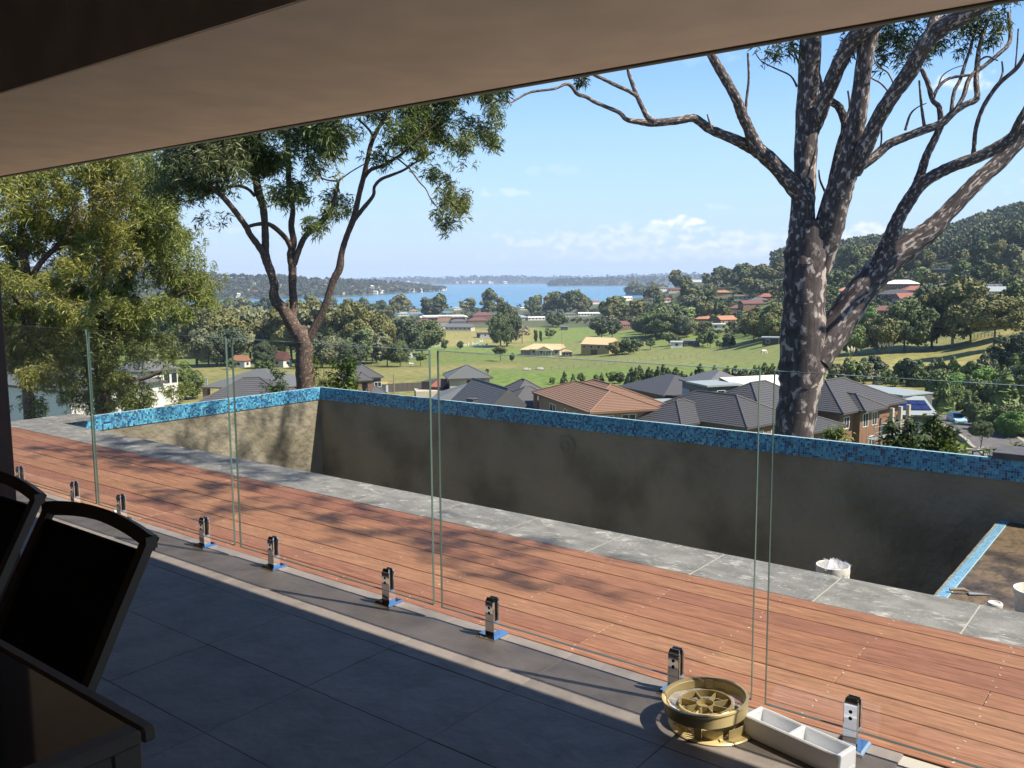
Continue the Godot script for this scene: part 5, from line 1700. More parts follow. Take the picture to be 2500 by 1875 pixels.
	pl.box(Vector3(20.4, 2.62, 2.95), Vector3(27.4, 2.69, 3.85))
	obj("platform", pl, m["roof_silver"], scf)
	for q in [28.2, 30.4, 32.6]:
		sc = Shape.new()
		sc.box(Vector3(q - 0.22, 0, 1.9), Vector3(q + 0.22, 5.6, 2.34))
		obj("balcony_column", sc, m["wall_cream"], o)
	sc = Shape.new()
	sc.box(Vector3(27.8, 2.6, 0.9), Vector3(33.0, 3.5, 1.88))
	obj("balcony", sc, m["wall_cream"], o)
	# ---- plain dark grey roof behind the brown one
	ca = Vector2(1508, 942)
	cb = Vector2(1620, 966)
	o = place("grey_roofed_house", "low house with a plain dark grey roof, behind the brown tiled house", ca, cb, -18.3, 3.2)
	W = width_of(ca, cb, -18.3)
	walls(o, 0.5, W - 0.5, -13.0, -0.5, 0, 3.18, m["brick_brown"])
	roof_block(o, 0, W, -13.5, 0, 3.2, 2.6, m["roof_dark"], "hip", 1, 0.0, m["trim_dark"])
	# ---- grey two-storey house
	ca = Vector2(1719, 944)
	cb = Vector2(1850, 940)
	o = place("grey_house", "grey two-storey house with a hipped metal roof, left of the white skillion roof", ca, cb, -15.4, 5.8)
	W = width_of(ca, cb, -15.4)
	walls(o, 0.5, W - 0.5, -10.5, -0.5, 0, 5.78, m["wall_light"])
	walls(o, 0.48, W * 0.9, -10.4, -0.47, 4.4, 5.7, m["wall_grey"], "cladding")
	roof_block(o, 0, W, -11.0, 0, 5.8, 2.0, m["roof_grey"], "hip", 1, 0.0, m["trim_dark"])
	window(o, "left", -3.6, 0.5, 3.5, 1.0, 1.5, m["trim_white"], 1)
	window(o, "left", -2.0, 0.5, 3.5, 1.0, 1.5, m["trim_white"], 1)
	roof_block(o, -6.2, 0.9, -10.0, 0.8, 2.7, 0.3, m["roof_silver"], "hip", 1, 0.0, m["trim_dark"])
	walls(o, -5.6, 0.4, -9.4, -0.2, 0, 2.68, m["wall_grey"], "ground_floor")
	for k in 3: window(o, "left", -8.0 + 2.4 * k, -5.6, 0.8, 1.6, 1.5, m["trim_dark"], 1)
	# ---- white skillion-roofed house
	ca = Vector2(1835, 957)
	cb = Vector2(1925, 952)
	o = place("white_skillion_house", "grey house with a bright white sloping roof, just left of the spotted gum", ca, cb, -15.2, 5.0)
	W = width_of(ca, cb, -15.2)
	roof_block(o, -0.2, W + 4.0, -8.5, 0.0, 5.0, 1.3, m["roof_white"], "skillion", 1, 0.0, m["trim_dark"])
	walls(o, 0.2, W + 3.5, -8.0, -0.6, 0, 4.98, m["wall_grey"])
	walls(o, -5.2, 0.2, -9.0, -3.5, 0, 5.6, m["wall_grey"], "wing_wall")
	roof_block(o, -5.6, 0.6, -9.4, -3.1, 5.6, 0.25, m["roof_silver"], "flat")
	window(o, "front", -3.0, -3.5, 4.0, 1.4, 1.0, m["trim_white"], 1)
	# ---- flat grey house and the solar roof
	ca = Vector2(2204, 968)
	cb = Vector2(2279, 961)
	o = place("grey_flat_house", "grey box house with a pale flat metal roof, right of the dark tiled roofs", ca, cb, -16.0, 5.6)
	W = width_of(ca, cb, -16.0)
	walls(o, 0.1, W - 0.1, -11.5, -0.1, 0, 5.58, m["wall_grey"])
	walls(o, -4.5, 0.1, -11.5, -2.5, 0, 5.4, m["wall_grey"], "wing_wall")
	roof_block(o, 0, W, -11.6, 0, 5.6, 0.18, m["roof_silver"], "flat")
	roof_block(o, -4.6, -0.01, -11.6, -2.4, 5.4, 0.2, m["roof_silver"], "flat")
	ca = Vector2(2206, 1013)
	cb = Vector2(2292, 1014)
	o = place("solar_house", "pale metal-roofed house with blue solar panels, beside the road", ca, cb, -18.0, 3.4)
	W = width_of(ca, cb, -18.0)
	roof_block(o, -3.5, W, -6.5, 0, 3.4, 1.9, m["roof_silver"], "skillion", 1, 0.0, m["trim_dark"])
	walls(o, -3.0, W - 0.5, -6.0, -0.5, 0, 3.38, m["wall_cream"])
	walls(o, -3.01, W - 0.6, -6.1, -0.45, 2.3, 3.36, m["wall_grey"], "cladding")
	window(o, "front", 1.0, -0.45, 0.6, 2.2, 1.5, m["trim_dark"])
	for j in 2:
		for i in 6:
			var s := Shape.new()
			s.box(Vector3(-3.2 + 1.25 * i, 0, -1.55), Vector3(-2.0 + 1.25 * i, 0.04, 0), Vector2.ZERO)
			s.box(Vector3(-3.23 + 1.25 * i, -0.03, -1.58), Vector3(-1.97 + 1.25 * i, 0.0, 0.03))
			var p := obj("solar_panel", s, m["solar"], o)
			var sl := atan2(1.9, 6.5)
			p.rotation.x = sl
			p.position = Vector3(0, 3.4 + (1.9 / 6.5) * (1.5 + 1.7 * j) + 0.12, -(1.5 + 1.7 * j))
	# ---- dark slate roofs and beige house left of the middle
	ca = Vector2(1093, 925)
	cb = Vector2(1204, 922)
	o = place("beige_house", "beige two-storey house with a pyramid grey roof and shaded balcony, at the paddock's edge", ca, cb, -17.2, 5.6)
	W = width_of(ca, cb, -17.2)
	walls(o, 0.5, W - 0.6, -8.2, -0.6, 0, 5.58, m["wall_cream"])
	roof_block(o, 0, W, -9.0, 0, 5.6, 2.1, m["roof_grey"], "hip", 12, 0.03, m["trim_dark"])
	window(o, "front", W * 0.62, -0.6, 2.9, 3.4, 2.3, m["trim_dark"], 1)
	window(o, "left", -2.4, 0.5, 3.2, 1.4, 1.8, m["trim_dark"], 1)
	var rl := Shape.new()
	rl.box(Vector3(W * 0.42, 2.7, -0.5), Vector3(W * 0.84, 2.8, 0.5))
	rl.box(Vector3(W * 0.42, 3.6, 0.42), Vector3(W * 0.84, 3.66, 0.48))
	for k in 9: rl.box(Vector3(W * (0.42 + 0.05 * k), 2.8, 0.43), Vector3(W * (0.42 + 0.05 * k) + 0.04, 3.6, 0.47))
	obj("balcony", rl, m["trim_dark"], o)
	for k in [0.38, 0.86]:
		rl = Shape.new()
		rl.box(Vector3(W * k - 0.5, 2.7, -0.58), Vector3(W * k + 0.3, 4.0, 0.4))
		obj("balcony_pier", rl, m["wall_white"], o)
	walls(o, -6.0, 0.4, -6.0, -1.0, 0, 3.2, m["wall_cream"], "side_wing")
	o = place("red_brick_wing", "small red brick wing with a dark end wall, left of the beige house", Vector2(1046, 944), Vector2(1080, 945), -19.0, 3.6, "building")
	W = width_of(Vector2(1046, 944), Vector2(1080, 945), -19.0)
	walls(o, 0.2, W, -5.0, -0.1, 0, 3.58, m["roof_maroon"])
	walls(o, -1.4, 0.2, -5.0, 0.1, 0, 4.6, m["wall_dark"], "end_wall")
	roof_block(o, 0.2, W + 0.2, -5.2, 0.15, 3.6, 1.0, m["roof_red"], "skillion")
	ca = Vector2(1040, 985)
	cb = Vector2(1215, 985)
	o = place("grey_metal_roof_house", "wide low house with a grey-green metal hip roof, in front of the beige house", ca, cb, -17.0, 3.0)
	W = width_of(ca, cb, -17.0)
	walls(o, 0.5, W - 0.5, -11.0, -0.5, 0, 2.98, m["wall_dark"])
	roof_block(o, 0, W + 3, -13.5, 0, 3.0, 2.6, m["roof_grey"], "hip", 1, 0.0, m["trim_dark"])
	ca = Vector2(1182, 1010)
	cb = Vector2(1330, 1000)
	o = place("slate_roofed_house", "large house with stepped dark slate roofs, left of the brown tiled house", ca, cb, -16.0, 3.2)
	W = width_of(ca, cb, -16.0)
	walls(o, 0.5, W + 3.0, -12.0, -1.5, 0, 3.18, m["wall_dark"])
	roof_block(o, 0, 7.0, -14.0, 0.0, 3.3, 3.0, m["roof_slate"], "gable", 14, 0.03, m["trim_dark"])
	roof_block(o, 3.0, W + 4.5, -9.0, 0.6, 3.2, 2.7, m["roof_slate"], "hip", 14, 0.03, m["trim_dark"])
	roof_block(o, 6.0, W + 6.0, -16.0, -6.0, 3.2, 2.9, m["roof_slate"], "hip", 12, 0.03, m["trim_dark"])
	var ac := thing("roof_cooler", "dark rooftop cooler unit on the grey metal roof", "air cooler", on_y(1152, 976, -13.9))
	var cs := Shape.new()
	cs.box(Vector3(-0.6, -0.9, -0.5), Vector3(0.6, 0.1, 0.5), Vector2.ZERO, 0.08)
	cs.box(Vector3(-0.7, 0.1, -0.6), Vector3(0.7, 0.2, 0.6), Vector2.ZERO, 0.04)
	obj("case", cs, m["trim_dark"], ac)
	# ---- dark two-storey house behind the shrub
	ca = Vector2(850, 924)
	cb = Vector2(936, 920)
	o = place("dark_grey_house", "dark grey brick two-storey house with a porch gable, right of the corner gum", ca, cb, -17.0, 5.6)
	W = width_of(ca, cb, -17.0)
	walls(o, 0.4, W - 0.4, -8.0, -0.5, 0, 5.58, m["wall_grey"])
	roof_block(o, 0, W, -8.5, 0, 5.6, 2.2, m["roof_slate"], "hip", 12, 0.03, m["trim_dark"])
	roof_block(o, 1.0, W * 0.66, -4.0, 1.8, 5.3, 1.2, m["roof_slate"], "hip", 8, 0.03, m["trim_dark"])
	for k in [0.22, 0.5]:
		var cl := Shape.new()
		cl.box(Vector3(W * k, 0, 0.9), Vector3(W * k + 0.8, 5.2, 1.5))
		obj("porch_column", cl, m["brick_brown"], o)
	window(o, "front", W * 0.85, -0.5, 3.6, 1.4, 1.0, m["trim_white"])
	roof_block(o, W * 0.5, W + 0.3, -5.0, 1.6, 2.6, 1.3, m["roof_slate"], "hip", 6, 0.03, m["trim_dark"])
	walls(o, W * 0.55, W - 0.2, -5.0, 1.0, 0, 2.58, m["wall_grey"], "garage_wall")
	var gz := thing("garden_shed", "small green-edged garden shed beside the dark grey house", "shed", ground_at(931, 958))
	gz.rotation.y = 0.5
	walls(gz, -1.5, 1.5, -1.2, 1.2, 0, 2.0, m["wall_light"])
	roof_block(gz, -1.7, 1.7, -1.4, 1.4, 2.0, 0.4, m["wall_tan"], "gable")
	# ---- grey roofs at the left
	ca = Vector2(489, 945)
	cb = Vector2(600, 947)
	o = place("verandah_house", "low brick house with a wide grey metal roof and open corner verandah, left of the corner gum", ca, cb, -13.9, 3.6)
	W = width_of(ca, cb, -13.9)
	roof_block(o, 0, W + 6.0, -12.0, 0, 3.6, 2.2, m["roof_grey"], "hip", 1, 0.0, m["brick_brown"])
	walls(o, 4.2, W + 5.5, -11.5, -0.6, 0, 3.58, m["brick_brown"])
	walls(o, 0.2, 4.2, -11.5, -5.0, 0, 3.57, m["brick_brown"], "back_wall")
	walls(o, 0.2, 1.0, -1.0, -0.2, 0, 3.56, m["brick_pink"], "verandah_post")
	var fl := thing("roof_vent", "small metal flue pipe on the verandah house roof", "vent", on_y(505, 930, -12.9))
	cs = Shape.new()
	cs.tube([Vector3(0, -0.6, 0), Vector3(0, 0.35, 0)], [0.12, 0.12], 10)
	cs.tube([Vector3(0, 0.35, 0), Vector3(0, 0.45, 0)], [0.2, 0.2], 10)
	obj("pipe", cs, m["roof_silver"], fl)
	ca = Vector2(470, 990)
	cb = Vector2(720, 985)
	o = place("dark_tile_cottage", "low house with dark tiled hip roof, just beyond the pool's left rim", ca, cb, -13.3, 3.0)
	W = width_of(ca, cb, -13.3)
	walls(o, 0.5, W - 0.5, -9.5, -0.5, 0, 2.98, m["brick_brown"])
	roof_block(o, 0, W, -10.0, 0, 3.0, 2.7, m["roof_slate"], "hip", 13, 0.04, m["trim_dark"])
	# ---- white houses behind the leafy trees
	ca = Vector2(-120, 922)
	cb = Vector2(171, 955)
	o = place("white_house", "white rendered house with a row of small dark windows, behind the leafy trees at the left", ca, cb, -7.6, 8.0)
	W = width_of(ca, cb, -7.6)
	walls(o, 0, W, -9.0, 0, 0, 7.98, m["wall_white"])
	roof_block(o, -0.3, W + 0.3, -9.3, 0.3, 8.0, 1.4, m["roof_grey"], "hip", 1, 0.0, m["trim_dark"])
	for k in 3: window(o, "front", W * 0.705 + 0.80 * k, 0.0, 7.0, 0.72, 0.38, m["trim_white"], 1)
	ca = Vector2(336, 909)
	cb = Vector2(444, 899)
	o = place("white_two_storey_house", "white two-storey house glimpsed between the left trees, with grey roof", ca, cb, -12.2, 5.6)
	W = width_of(ca, cb, -12.2)
	walls(o, 0.5, W - 0.5, -7.0, -0.5, 0, 5.58, m["wall_white"])
	roof_block(o, 0, W, -7.5, 0, 5.6, 1.9, m["roof_grey"], "hip", 1, 0.0, m["trim_dark"])
	window(o, "front", W * 0.68, -0.5, 3.4, 0.9, 1.5, m["trim_dark"], 1)
	window(o, "front", W * 0.85, -0.5, 3.4, 0.9, 1.5, m["trim_dark"], 1)
	window(o, "front", W * 0.4, -0.5, 0.5, 2.2, 4.0, m["trim_dark"], 1)

# small house whose front wall stands at the ground point seen at (px, py); w, l, h metres; turn relative to facing the eye
func cottage(px: float, py: float, w: float, l: float, h: float, rise: float, wall_m: String, roof_m: String, turn: float, style := "hip", label := "", row := "", cat := "house", called := "house") -> Node3D:
	var g := ground_at(px, py)
	var o := Node3D.new()
	o.name = numbered(called)
	add_child(o)
	o.position = g - Vector3(0, 0.4, 0)
	o.rotation.y = atan2(-g.x, -g.z) + turn
	walls(o, -w / 2 + 0.3, w / 2 - 0.3, -l + 0.3, -0.3, 0, h + 0.38, fields[wall_m])
	roof_block(o, -w / 2, w / 2, -l, 0, h + 0.4, rise, fields[roof_m], style, 1, 0.0, fields["trim_dark"] if style != "flat" else null)
	var n := int(w / 3.2)
	for k in n:
		window(o, "front", -w / 2 + w * (k + 0.5) / n, -0.3, h - 1.4, 1.5, 1.3, fields["trim_white"], 1)
	window(o, "left", -l * 0.5, -w / 2 + 0.3, h - 1.4, 1.5, 1.3, fields["trim_white"], 1)
	var pw := w * FOC / hdist(g) * 0.36
	keep.append([px - pw, px + pw, py - (h + rise) * FOC / hdist(g), py - 0.3 * h * FOC / hdist(g)])
	if row != "":
		row_add(row, px, o, label)
	else: tag(o, label, cat)
	return o

func build_valley_buildings() -> void:
	var m := fields
	var o: Node3D
	# cream-roofed farmhouse and the tan barn
	o = cottage(1330, 868, 15.0, 13.0, 2.9, 2.3, "wall_cream", "roof_cream", -0.25, "gable", "long cream metal-roofed farmhouse with a glazed gable front, left of the tan barn")
	roof_block(o, -13.0, -4.0, -12.0, -1.0, 3.0, 2.0, m["roof_cream"], "hip", 1, 0.0, m["trim_white"])
	walls(o, -12.4, -7.0, -11.5, -1.6, 0, 3.0, m["timber"], "wing_wall")
	roof_block(o, -4.2, 4.2, -8.0, 1.6, 3.1, 1.9, m["roof_cream"], "gable", 1, 0.0, m["trim_white"])
	for k in 6: walls(o, -3.6 + 1.4 * k, -3.42 + 1.4 * k, 1.2, 1.35, 0, 3.1, m["trim_white"], "verandah_post")
	o = cottage(1385, 871, 5.0, 5.0, 2.2, 0.8, "wall_dark", "roof_cream", 0.1, "gable", "small open cream-roofed carport between farmhouse and tan barn", "", "carport", "carport")
	o = cottage(1452, 867, 15.0, 13.0, 5.0, 3.0, "wall_tan", "roof_cream", -0.42, "gable", "big tan barn with a gable roof and small dark window in the paddock", "", "barn", "barn")
	window(o, "front", -0.5, -0.29, 0.4, 3.6, 2.6, m["wall_tan"], 1, "door")
	# paddock shelters
	o = cottage(1185, 825, 12.0, 6.0, 3.0, 0.6, "wall_light", "trim_dark", 0.1, "flat", "pale shed with dark ends standing on the straw-coloured paddock", "", "shed", "shed")
	walls(o, -5.9, -3.9, -0.9, -0.2, 0, 3.2, m["hole"], "opening")
	walls(o, 3.9, 5.9, -0.9, -0.2, 0, 3.2, m["hole"], "opening")
	o = cottage(1652, 849, 6.0, 4.0, 2.6, 0.6, "wall_white", "roof_silver", 0.0, "gable", "small white shed under spreading trees beyond the green slope", "", "shed", "shed")
	o = cottage(1686, 845, 9.0, 5.0, 2.2, 0.4, "wall_dark", "roof_grey", 0.0, "flat", "open dark shelter beside the small white shed", "", "shed", "shed")
	o = cottage(1890, 842, 9.0, 5.0, 2.4, 0.4, "wall_dark", "roof_silver", 0.0, "flat", "low dark shelter just left of the spotted gum's trunk", "", "shed", "shed")
	cottage(1378, 806, 6.0, 5.0, 2.6, 0.6, "wall_dark", "roof_grey", 0.1, "gable", "small dark hut by the trees behind the farmhouse", "", "shed", "shed")
	cottage(1530, 806, 13.0, 9.0, 4.0, 2.6, "brick_brown", "roof_maroon", 0.5, "gable", "dark timber house with a brown gable roof among trees behind the barn")
	# cottages behind the tree belt at the left
	cottage(606, 896, 4.0, 6.0, 2.4, 2.0, "wall_white", "roof_orange", 0.9, "gable", "white cottage with an orange gable roof among the trees, left of the corner gum")
	cottage(704, 896, 5.0, 7.0, 2.8, 2.8, "wall_white", "roof_maroon", 0.8, "gable", "white cottage with a steep maroon roof, right behind the corner gum's trunk")
	# school and town across the paddocks
	var tw := "in the town"
	o = cottage(1085, 785, 46.0, 18.0, 5.5, 1.0, "brick_pink", "roof_white", 0.12, "flat", "long two-storey school block with a flat white roof", "", "school", "school_building")
	roof_block(o, -26.0, -6.0, -14.0, 2.0, 5.2, 1.0, m["roof_white"], "skillion")
	roof_block(o, 8.0, 26.0, -14.0, 2.0, 5.2, 1.0, m["roof_white"], "skillion")
	for q in [[1180, 780, 24, 14, 4.5, 3.6, "brick_brown", "roof_maroon", 0.2, "hip", "large house with a maroon hip roof"], [1168, 790, 22, 12, 3.0, 2.6, "brick_brown", "roof_maroon", 0.1, "hip", "low house with a maroon roof"],
			[1038, 792, 16, 10, 2.8, 2.4, "brick_brown", "roof_maroon", 0.2, "hip", "house with a dark maroon roof"], [1122, 792, 18, 10, 2.8, 2.2, "wall_grey", "roof_slate", 0.2, "hip", "house with a slate roof"],
			[1075, 806, 20, 12, 3.0, 2.4, "wall_cream", "roof_grey", 0.5, "gable", "cream house with a grey gable roof"], [1118, 808, 22, 12, 3.0, 2.6, "wall_cream", "roof_grey", -0.3, "gable", "cream house with a white-edged gable"],
			[1050, 810, 11, 8, 2.6, 0.6, "wall_cream", "roof_white", 0.0, "flat", "small shed house with a white roof"], [1225, 786, 14, 10, 2.8, 2.2, "wall_cream", "roof_grey", 0.2, "hip", "house with a grey hip roof"],
			[1270, 782, 16, 10, 3.0, 2.0, "wall_cream", "roof_silver", 0.0, "hip", "house with a silver roof"], [1310, 782, 18, 10, 2.8, 1.0, "wall_white", "roof_white", 0.1, "gable", "house with a long white roof"],
			[1440, 772, 26, 12, 3.0, 1.2, "wall_white", "roof_white", 0.0, "gable", "long building with a bright white roof"], [1392, 774, 16, 10, 3.0, 2.0, "wall_cream", "roof_grey", 0.1, "hip", "house with a pale grey roof"],
			[1117, 757, 12, 9, 3.6, 0.8, "wall_white", "roof_white", 0.1, "flat", "white lakeside house"], [1250, 760, 14, 9, 3.0, 2.0, "wall_white", "roof_orange", 0.1, "hip", "house with an orange roof"],
			[1455, 742, 14, 9, 4.0, 2.4, "wall_white", "roof_red", 0.3, "gable", "white house with a red gable"], [1280, 757, 14, 9, 3.0, 1.5, "wall_white", "roof_white", 0.0, "hip", "pale house with a white roof"],
			[985, 772, 14, 9, 3.0, 2.0, "wall_white", "roof_silver", 0.0, "hip", "white house with a silver roof"], [1010, 764, 12, 9, 3.0, 2.0, "wall_cream", "roof_orange", 0.0, "hip", "cream house with an orange roof"]]:
		cottage(q[0], q[1], q[2], q[3], q[4], q[5], q[6], q[7], q[8], q[9], q[10], tw)
	# hillside houses on the right
	var hl := "on the right slope"
	for q in [[2195, 712, 20, 12, 4.6, 2.4, "brick_orange", "roof_white", -0.2, "hip", "house with a wide cream roof and verandah"], [2300, 668, 22, 12, 3.0, 0.8, "wall_grey", "roof_white", -0.5, "flat", "long building with a flat white roof"],
			[2190, 738, 18, 12, 4.2, 2.4, "wall_dark", "roof_dark", 0.1, "hip", "dark house with a black hip roof"], [2240, 722, 14, 10, 3.0, 2.4, "wall_light", "roof_red", 0.4, "hip", "house with a red roof and white gable"],
			[2225, 745, 12, 9, 3.4, 2.6, "wall_light", "roof_red", 0.5, "gable", "grey house with a red gable"], [2290, 735, 13, 10, 3.2, 2.8, "wall_white", "roof_silver", 0.5, "gable", "white gabled house with pale green roof"],
			[2300, 742, 16, 10, 3.0, 2.2, "brick_pink", "roof_orange", 0.2, "hip", "house with a terracotta orange roof"], [2235, 768, 13, 9, 4.6, 1.6, "wall_light", "roof_grey", 0.25, "hip", "pale blue-grey two-storey house"],
			[2170, 784, 13, 9, 4.6, 1.8, "brick_brown", "roof_maroon", 0.3, "hip", "brown brick house with a brown roof"], [2195, 792, 12, 8, 2.6, 1.6, "brick_brown", "roof_maroon", 0.2, "hip", "low brown-roofed wing"],
			[2405, 748, 14, 9, 3.0, 2.2, "wall_light", "roof_slate", 0.1, "hip", "house with a blue-grey hip roof"], [2455, 732, 13, 9, 3.4, 2.0, "wall_white", "roof_silver", 0.2, "gable", "white house with a silver gable"],
			[2420, 722, 12, 9, 3.2, 2.2, "wall_dark", "roof_grey", -0.2, "gable", "dark-walled house with a grey roof"], [2310, 712, 12, 8, 3.0, 1.6, "wall_light", "roof_grey", 0.1, "hip", "small grey-roofed house"],
			[2480, 742, 12, 8, 3.0, 1.6, "wall_white", "roof_silver", 0.0, "hip", "pale house at the slope's edge"]]:
		cottage(q[0], q[1], q[2], q[3], q[4], q[5], q[6], q[7], q[8], q[9], q[10], hl)
	var md := "on the middle slope"
	for q in [[1622, 712, 16, 10, 4.6, 1.8, "wall_white", "roof_grey", 0.3, "hip", "white two-storey house"], [1650, 716, 16, 10, 4.0, 2.2, "wall_cream", "roof_maroon", 0.2, "hip", "cream house with a brown roof"],
			[1705, 695, 16, 10, 3.0, 3.2, "wall_grey", "roof_silver", 0.5, "gable", "house with a steep silver roof"], [1535, 734, 12, 9, 4.0, 1.6, "wall_white", "roof_white", 0.5, "gable", "small bright white house"],
			[1765, 722, 16, 10, 3.0, 2.0, "brick_orange", "roof_orange", 0.1, "hip", "house with an orange roof"], [1818, 734, 17, 9, 3.4, 1.0, "wall_cream", "roof_cream", 0.0, "flat", "house with a cream flat roof"],
			[1840, 758, 15, 10, 4.6, 2.2, "brick_orange", "roof_maroon", 0.4, "gable", "orange brick house with a brown gable roof"], [1805, 763, 13, 9, 3.0, 2.2, "brick_brown", "roof_maroon", 0.2, "hip", "house with a dark red-brown roof"],
			[1855, 745, 13, 9, 3.4, 2.0, "brick_brown", "roof_slate", 0.3, "hip", "brown house with a slate roof"], [1722, 788, 14, 9, 2.6, 2.0, "brick_orange", "roof_orange", 0.1, "hip", "house with a bright terracotta roof"],
			[1780, 792, 12, 9, 2.8, 2.4, "brick_pink", "roof_orange", 0.6, "gable", "pink house with an orange gable"], [1632, 738, 10, 8, 2.8, 1.8, "wall_white", "roof_red", 0.2, "hip", "small house with a pink-red roof"],
			[1565, 722, 12, 8, 2.8, 1.8, "wall_cream", "roof_orange", 0.3, "hip", "small house with an orange roof"], [1757, 803, 9, 6, 2.4, 0.6, "wall_white", "roof_white", 0.0, "flat", "tiny white-roofed cabin"],
			[1875, 735, 12, 9, 3.0, 2.4, "brick_orange", "roof_red", 0.3, "hip", "house with a red roof by the trunk"], [2070, 722, 12, 9, 3.0, 2.0, "wall_cream", "roof_orange", 0.3, "hip", "cream house with an orange roof right of the trunk"],
			[2120, 712, 10, 8, 2.8, 1.6, "brick_brown", "roof_red", 0.1, "hip", "little red-roofed house below the limb"]]:
		cottage(q[0], q[1], q[2], q[3], q[4], q[5], q[6], q[7], q[8], q[9], q[10], md)
	# the town glimpsed through the left trees
	var lf := "behind the left leaves"
	for k in 16:
		var q := [["wall_white", "roof_white"], ["wall_white", "roof_silver"], ["wall_cream", "roof_orange"], ["wall_white", "roof_grey"]][k % 4] as Array
		cottage(rf(-30, 300), rf(742, 766), rf(14, 26), 10, rf(3, 6), 1.6, q[0], q[1], rf(-0.5, 0.5), "hip", ["white-roofed house", "silver-roofed white house", "cream house with an orange roof", "white house with a grey roof"][k % 4], lf)
	# houses on the headland across the lake, and boats on the water
	for hset in [[0, 78, 1.0, 12.0, "houses on the left headland across the lake"], [1, 30, 0.75, 26.0, "houses on the far shore of the lake"], [2, 6, 0.75, 16.0, "houses on the wooded point"]]:
		var rows: Array = head_rows[hset[0]]
		for k in hset[1]:
			var fi := rf(2.2 if hset[0] == 0 else 0.5, rows.size() - 1.05)
			if hset[0] == 0 and k > 44: fi = rf(8.2, rows.size() - 1.05)
			if hset[0] == 2: fi = rf(3.0, 4.6)
			var i := int(fi)
			var t := rf(0.02, hset[2]) * (0.6 if hset[0] > 0 else 1.7)
			var j := int(t)
			var p: Vector3 = rows[i][j].lerp(rows[i + 1][j], fi - i).lerp(rows[i][j + 1].lerp(rows[i + 1][j + 1], fi - i), t - j)
			var w: float = hset[3] * rf(0.7, 1.4)
			var h := Node3D.new()
			h.name = numbered("far_house")
			add_child(h)
			h.position = p + Vector3(0, 2.0 + hset[3] * 0.35, 0)
			h.rotation.y = atan2(-p.x, -p.z) + rf(-0.6, 0.6)
			var c: Array = [["wall_white", "roof_white"], ["wall_white", "roof_orange"], ["wall_cream", "roof_red"], ["wall_white", "roof_grey"], ["wall_cream", "roof_orange"]][rng.randi_range(0, 4)]
			if hset[0] == 1: c = ["wall_white", "roof_white"]
			if hset[0] == 2: c = ["wall_cream", "roof_red"]
			walls(h, -w / 2, w / 2, -w * 0.3, w * 0.3, -hset[3] * 0.5, w * 0.3, m[c[0]])
			roof_block(h, -w * 0.55, w * 0.55, -w * 0.36, w * 0.36, w * 0.3, w * 0.2, m[c[1]], "hip")
			row_add(["on the left headland", "on the far hills", "on the wooded point"][hset[0]], u_of(p.x, p.z), h, "tiny %s-roofed house" % c[1].trim_prefix("roof_"))
	var bs := Shape.new()
	bs.quad(Vector3(-4, 0, 1.2), Vector3(4, 0, 1.2), Vector3(4.6, 1.5, 1.6), Vector3(-4.4, 1.4, 1.6))
	bs.quad(Vector3(4, 0, -1.2), Vector3(-4, 0, -1.2), Vector3(-4.4, 1.4, -1.6), Vector3(4.6, 1.5, -1.6))
	bs.quad(Vector3(-4.4, 1.4, 1.6), Vector3(4.6, 1.5, 1.6), Vector3(4.6, 1.5, -1.6), Vector3(-4.4, 1.4, -1.6))
	bs.quad(Vector3(-4, 0, -1.2), Vector3(-4, 0, 1.2), Vector3(-4.4, 1.4, 1.6), Vector3(-4.4, 1.4, -1.6))
	bs.tri(Vector3(4, 0, 1.2), Vector3(6.5, 1.6, 0), Vector3(4.6, 1.5, 1.6))
	bs.tri(Vector3(4, 0, -1.2), Vector3(4.6, 1.5, -1.6), Vector3(6.5, 1.6, 0))
	var hull := bs.mesh()
	bs = Shape.new()
	bs.box(Vector3(-2.2, 1.4, -1.1), Vector3(2.0, 3.2, 1.1), Vector2.ZERO, 0.2)
	var cabin := bs.mesh()
	bs = Shape.new()
	bs.tube([Vector3(0.5, 1.4, 0), Vector3(0.5, 13, 0)], [0.16, 0.1], 5)
	var mast := bs.mesh()
	for k in 34:
		var u := rf(520, 690) if k < 18 else rf(930, 1080)
		var py := rf(723.5, 726) if k < 18 else lerpf(715, 709.5, (u - 930) / 150.0) + rf(0.5, 3.0)
		var b := thing("moored_boat", "x", "boat", on_y(u, py, LAKE), rf(0, TAU))
		row_add("off the left headland", u, b, "small white moored boat")
		put("hull", hull, m["trim_white"], b)
		put("cabin", cabin, m["trim_white"], b)
		if k % 3 == 0: put("mast", mast, m["trim_white"], b)

# ---------------------------------------------------------------- roads, fences, animals
func strip(pts: Array, w: float, lift: float, mt: Material, called: String, label: String, thick := 0.0) -> void:
	# a ribbon of ground following points of the land
	var s := Shape.new()
	var L := []
	var R := []
	var P := []
	for i in pts.size() - 1:
		for k in 6: P.append(pts[i].lerp(pts[i + 1], k / 6.0))
	P.append(pts[-1])
	for i in P.size():
		var d: Vector3 = P[mini(i + 1, P.size() - 1)] - P[maxi(i - 1, 0)]
		d.y = 0
		d = d.normalized()
		var sd := Vector3(-d.z, 0, d.x) * w / 2
		var a: Vector3 = P[i] - sd; var b: Vector3 = P[i] + sd
		var y := maxf(maxf(height(a.x, a.z), height(b.x, b.z)), height(P[i].x, P[i].z)) + lift
		a.y = y; b.y = y
		L.append(a); R.append(b)
	for i in P.size() - 1:
		s.quad(L[i], R[i], R[i + 1], L[i + 1])
		var dn := Vector3(0, -0.6, 0)
		s.quad(L[i + 1] + dn, L[i] + dn, L[i], L[i + 1])
		s.quad(R[i] + dn, R[i + 1] + dn, R[i + 1], R[i])
	structure(called, s, mt, label)

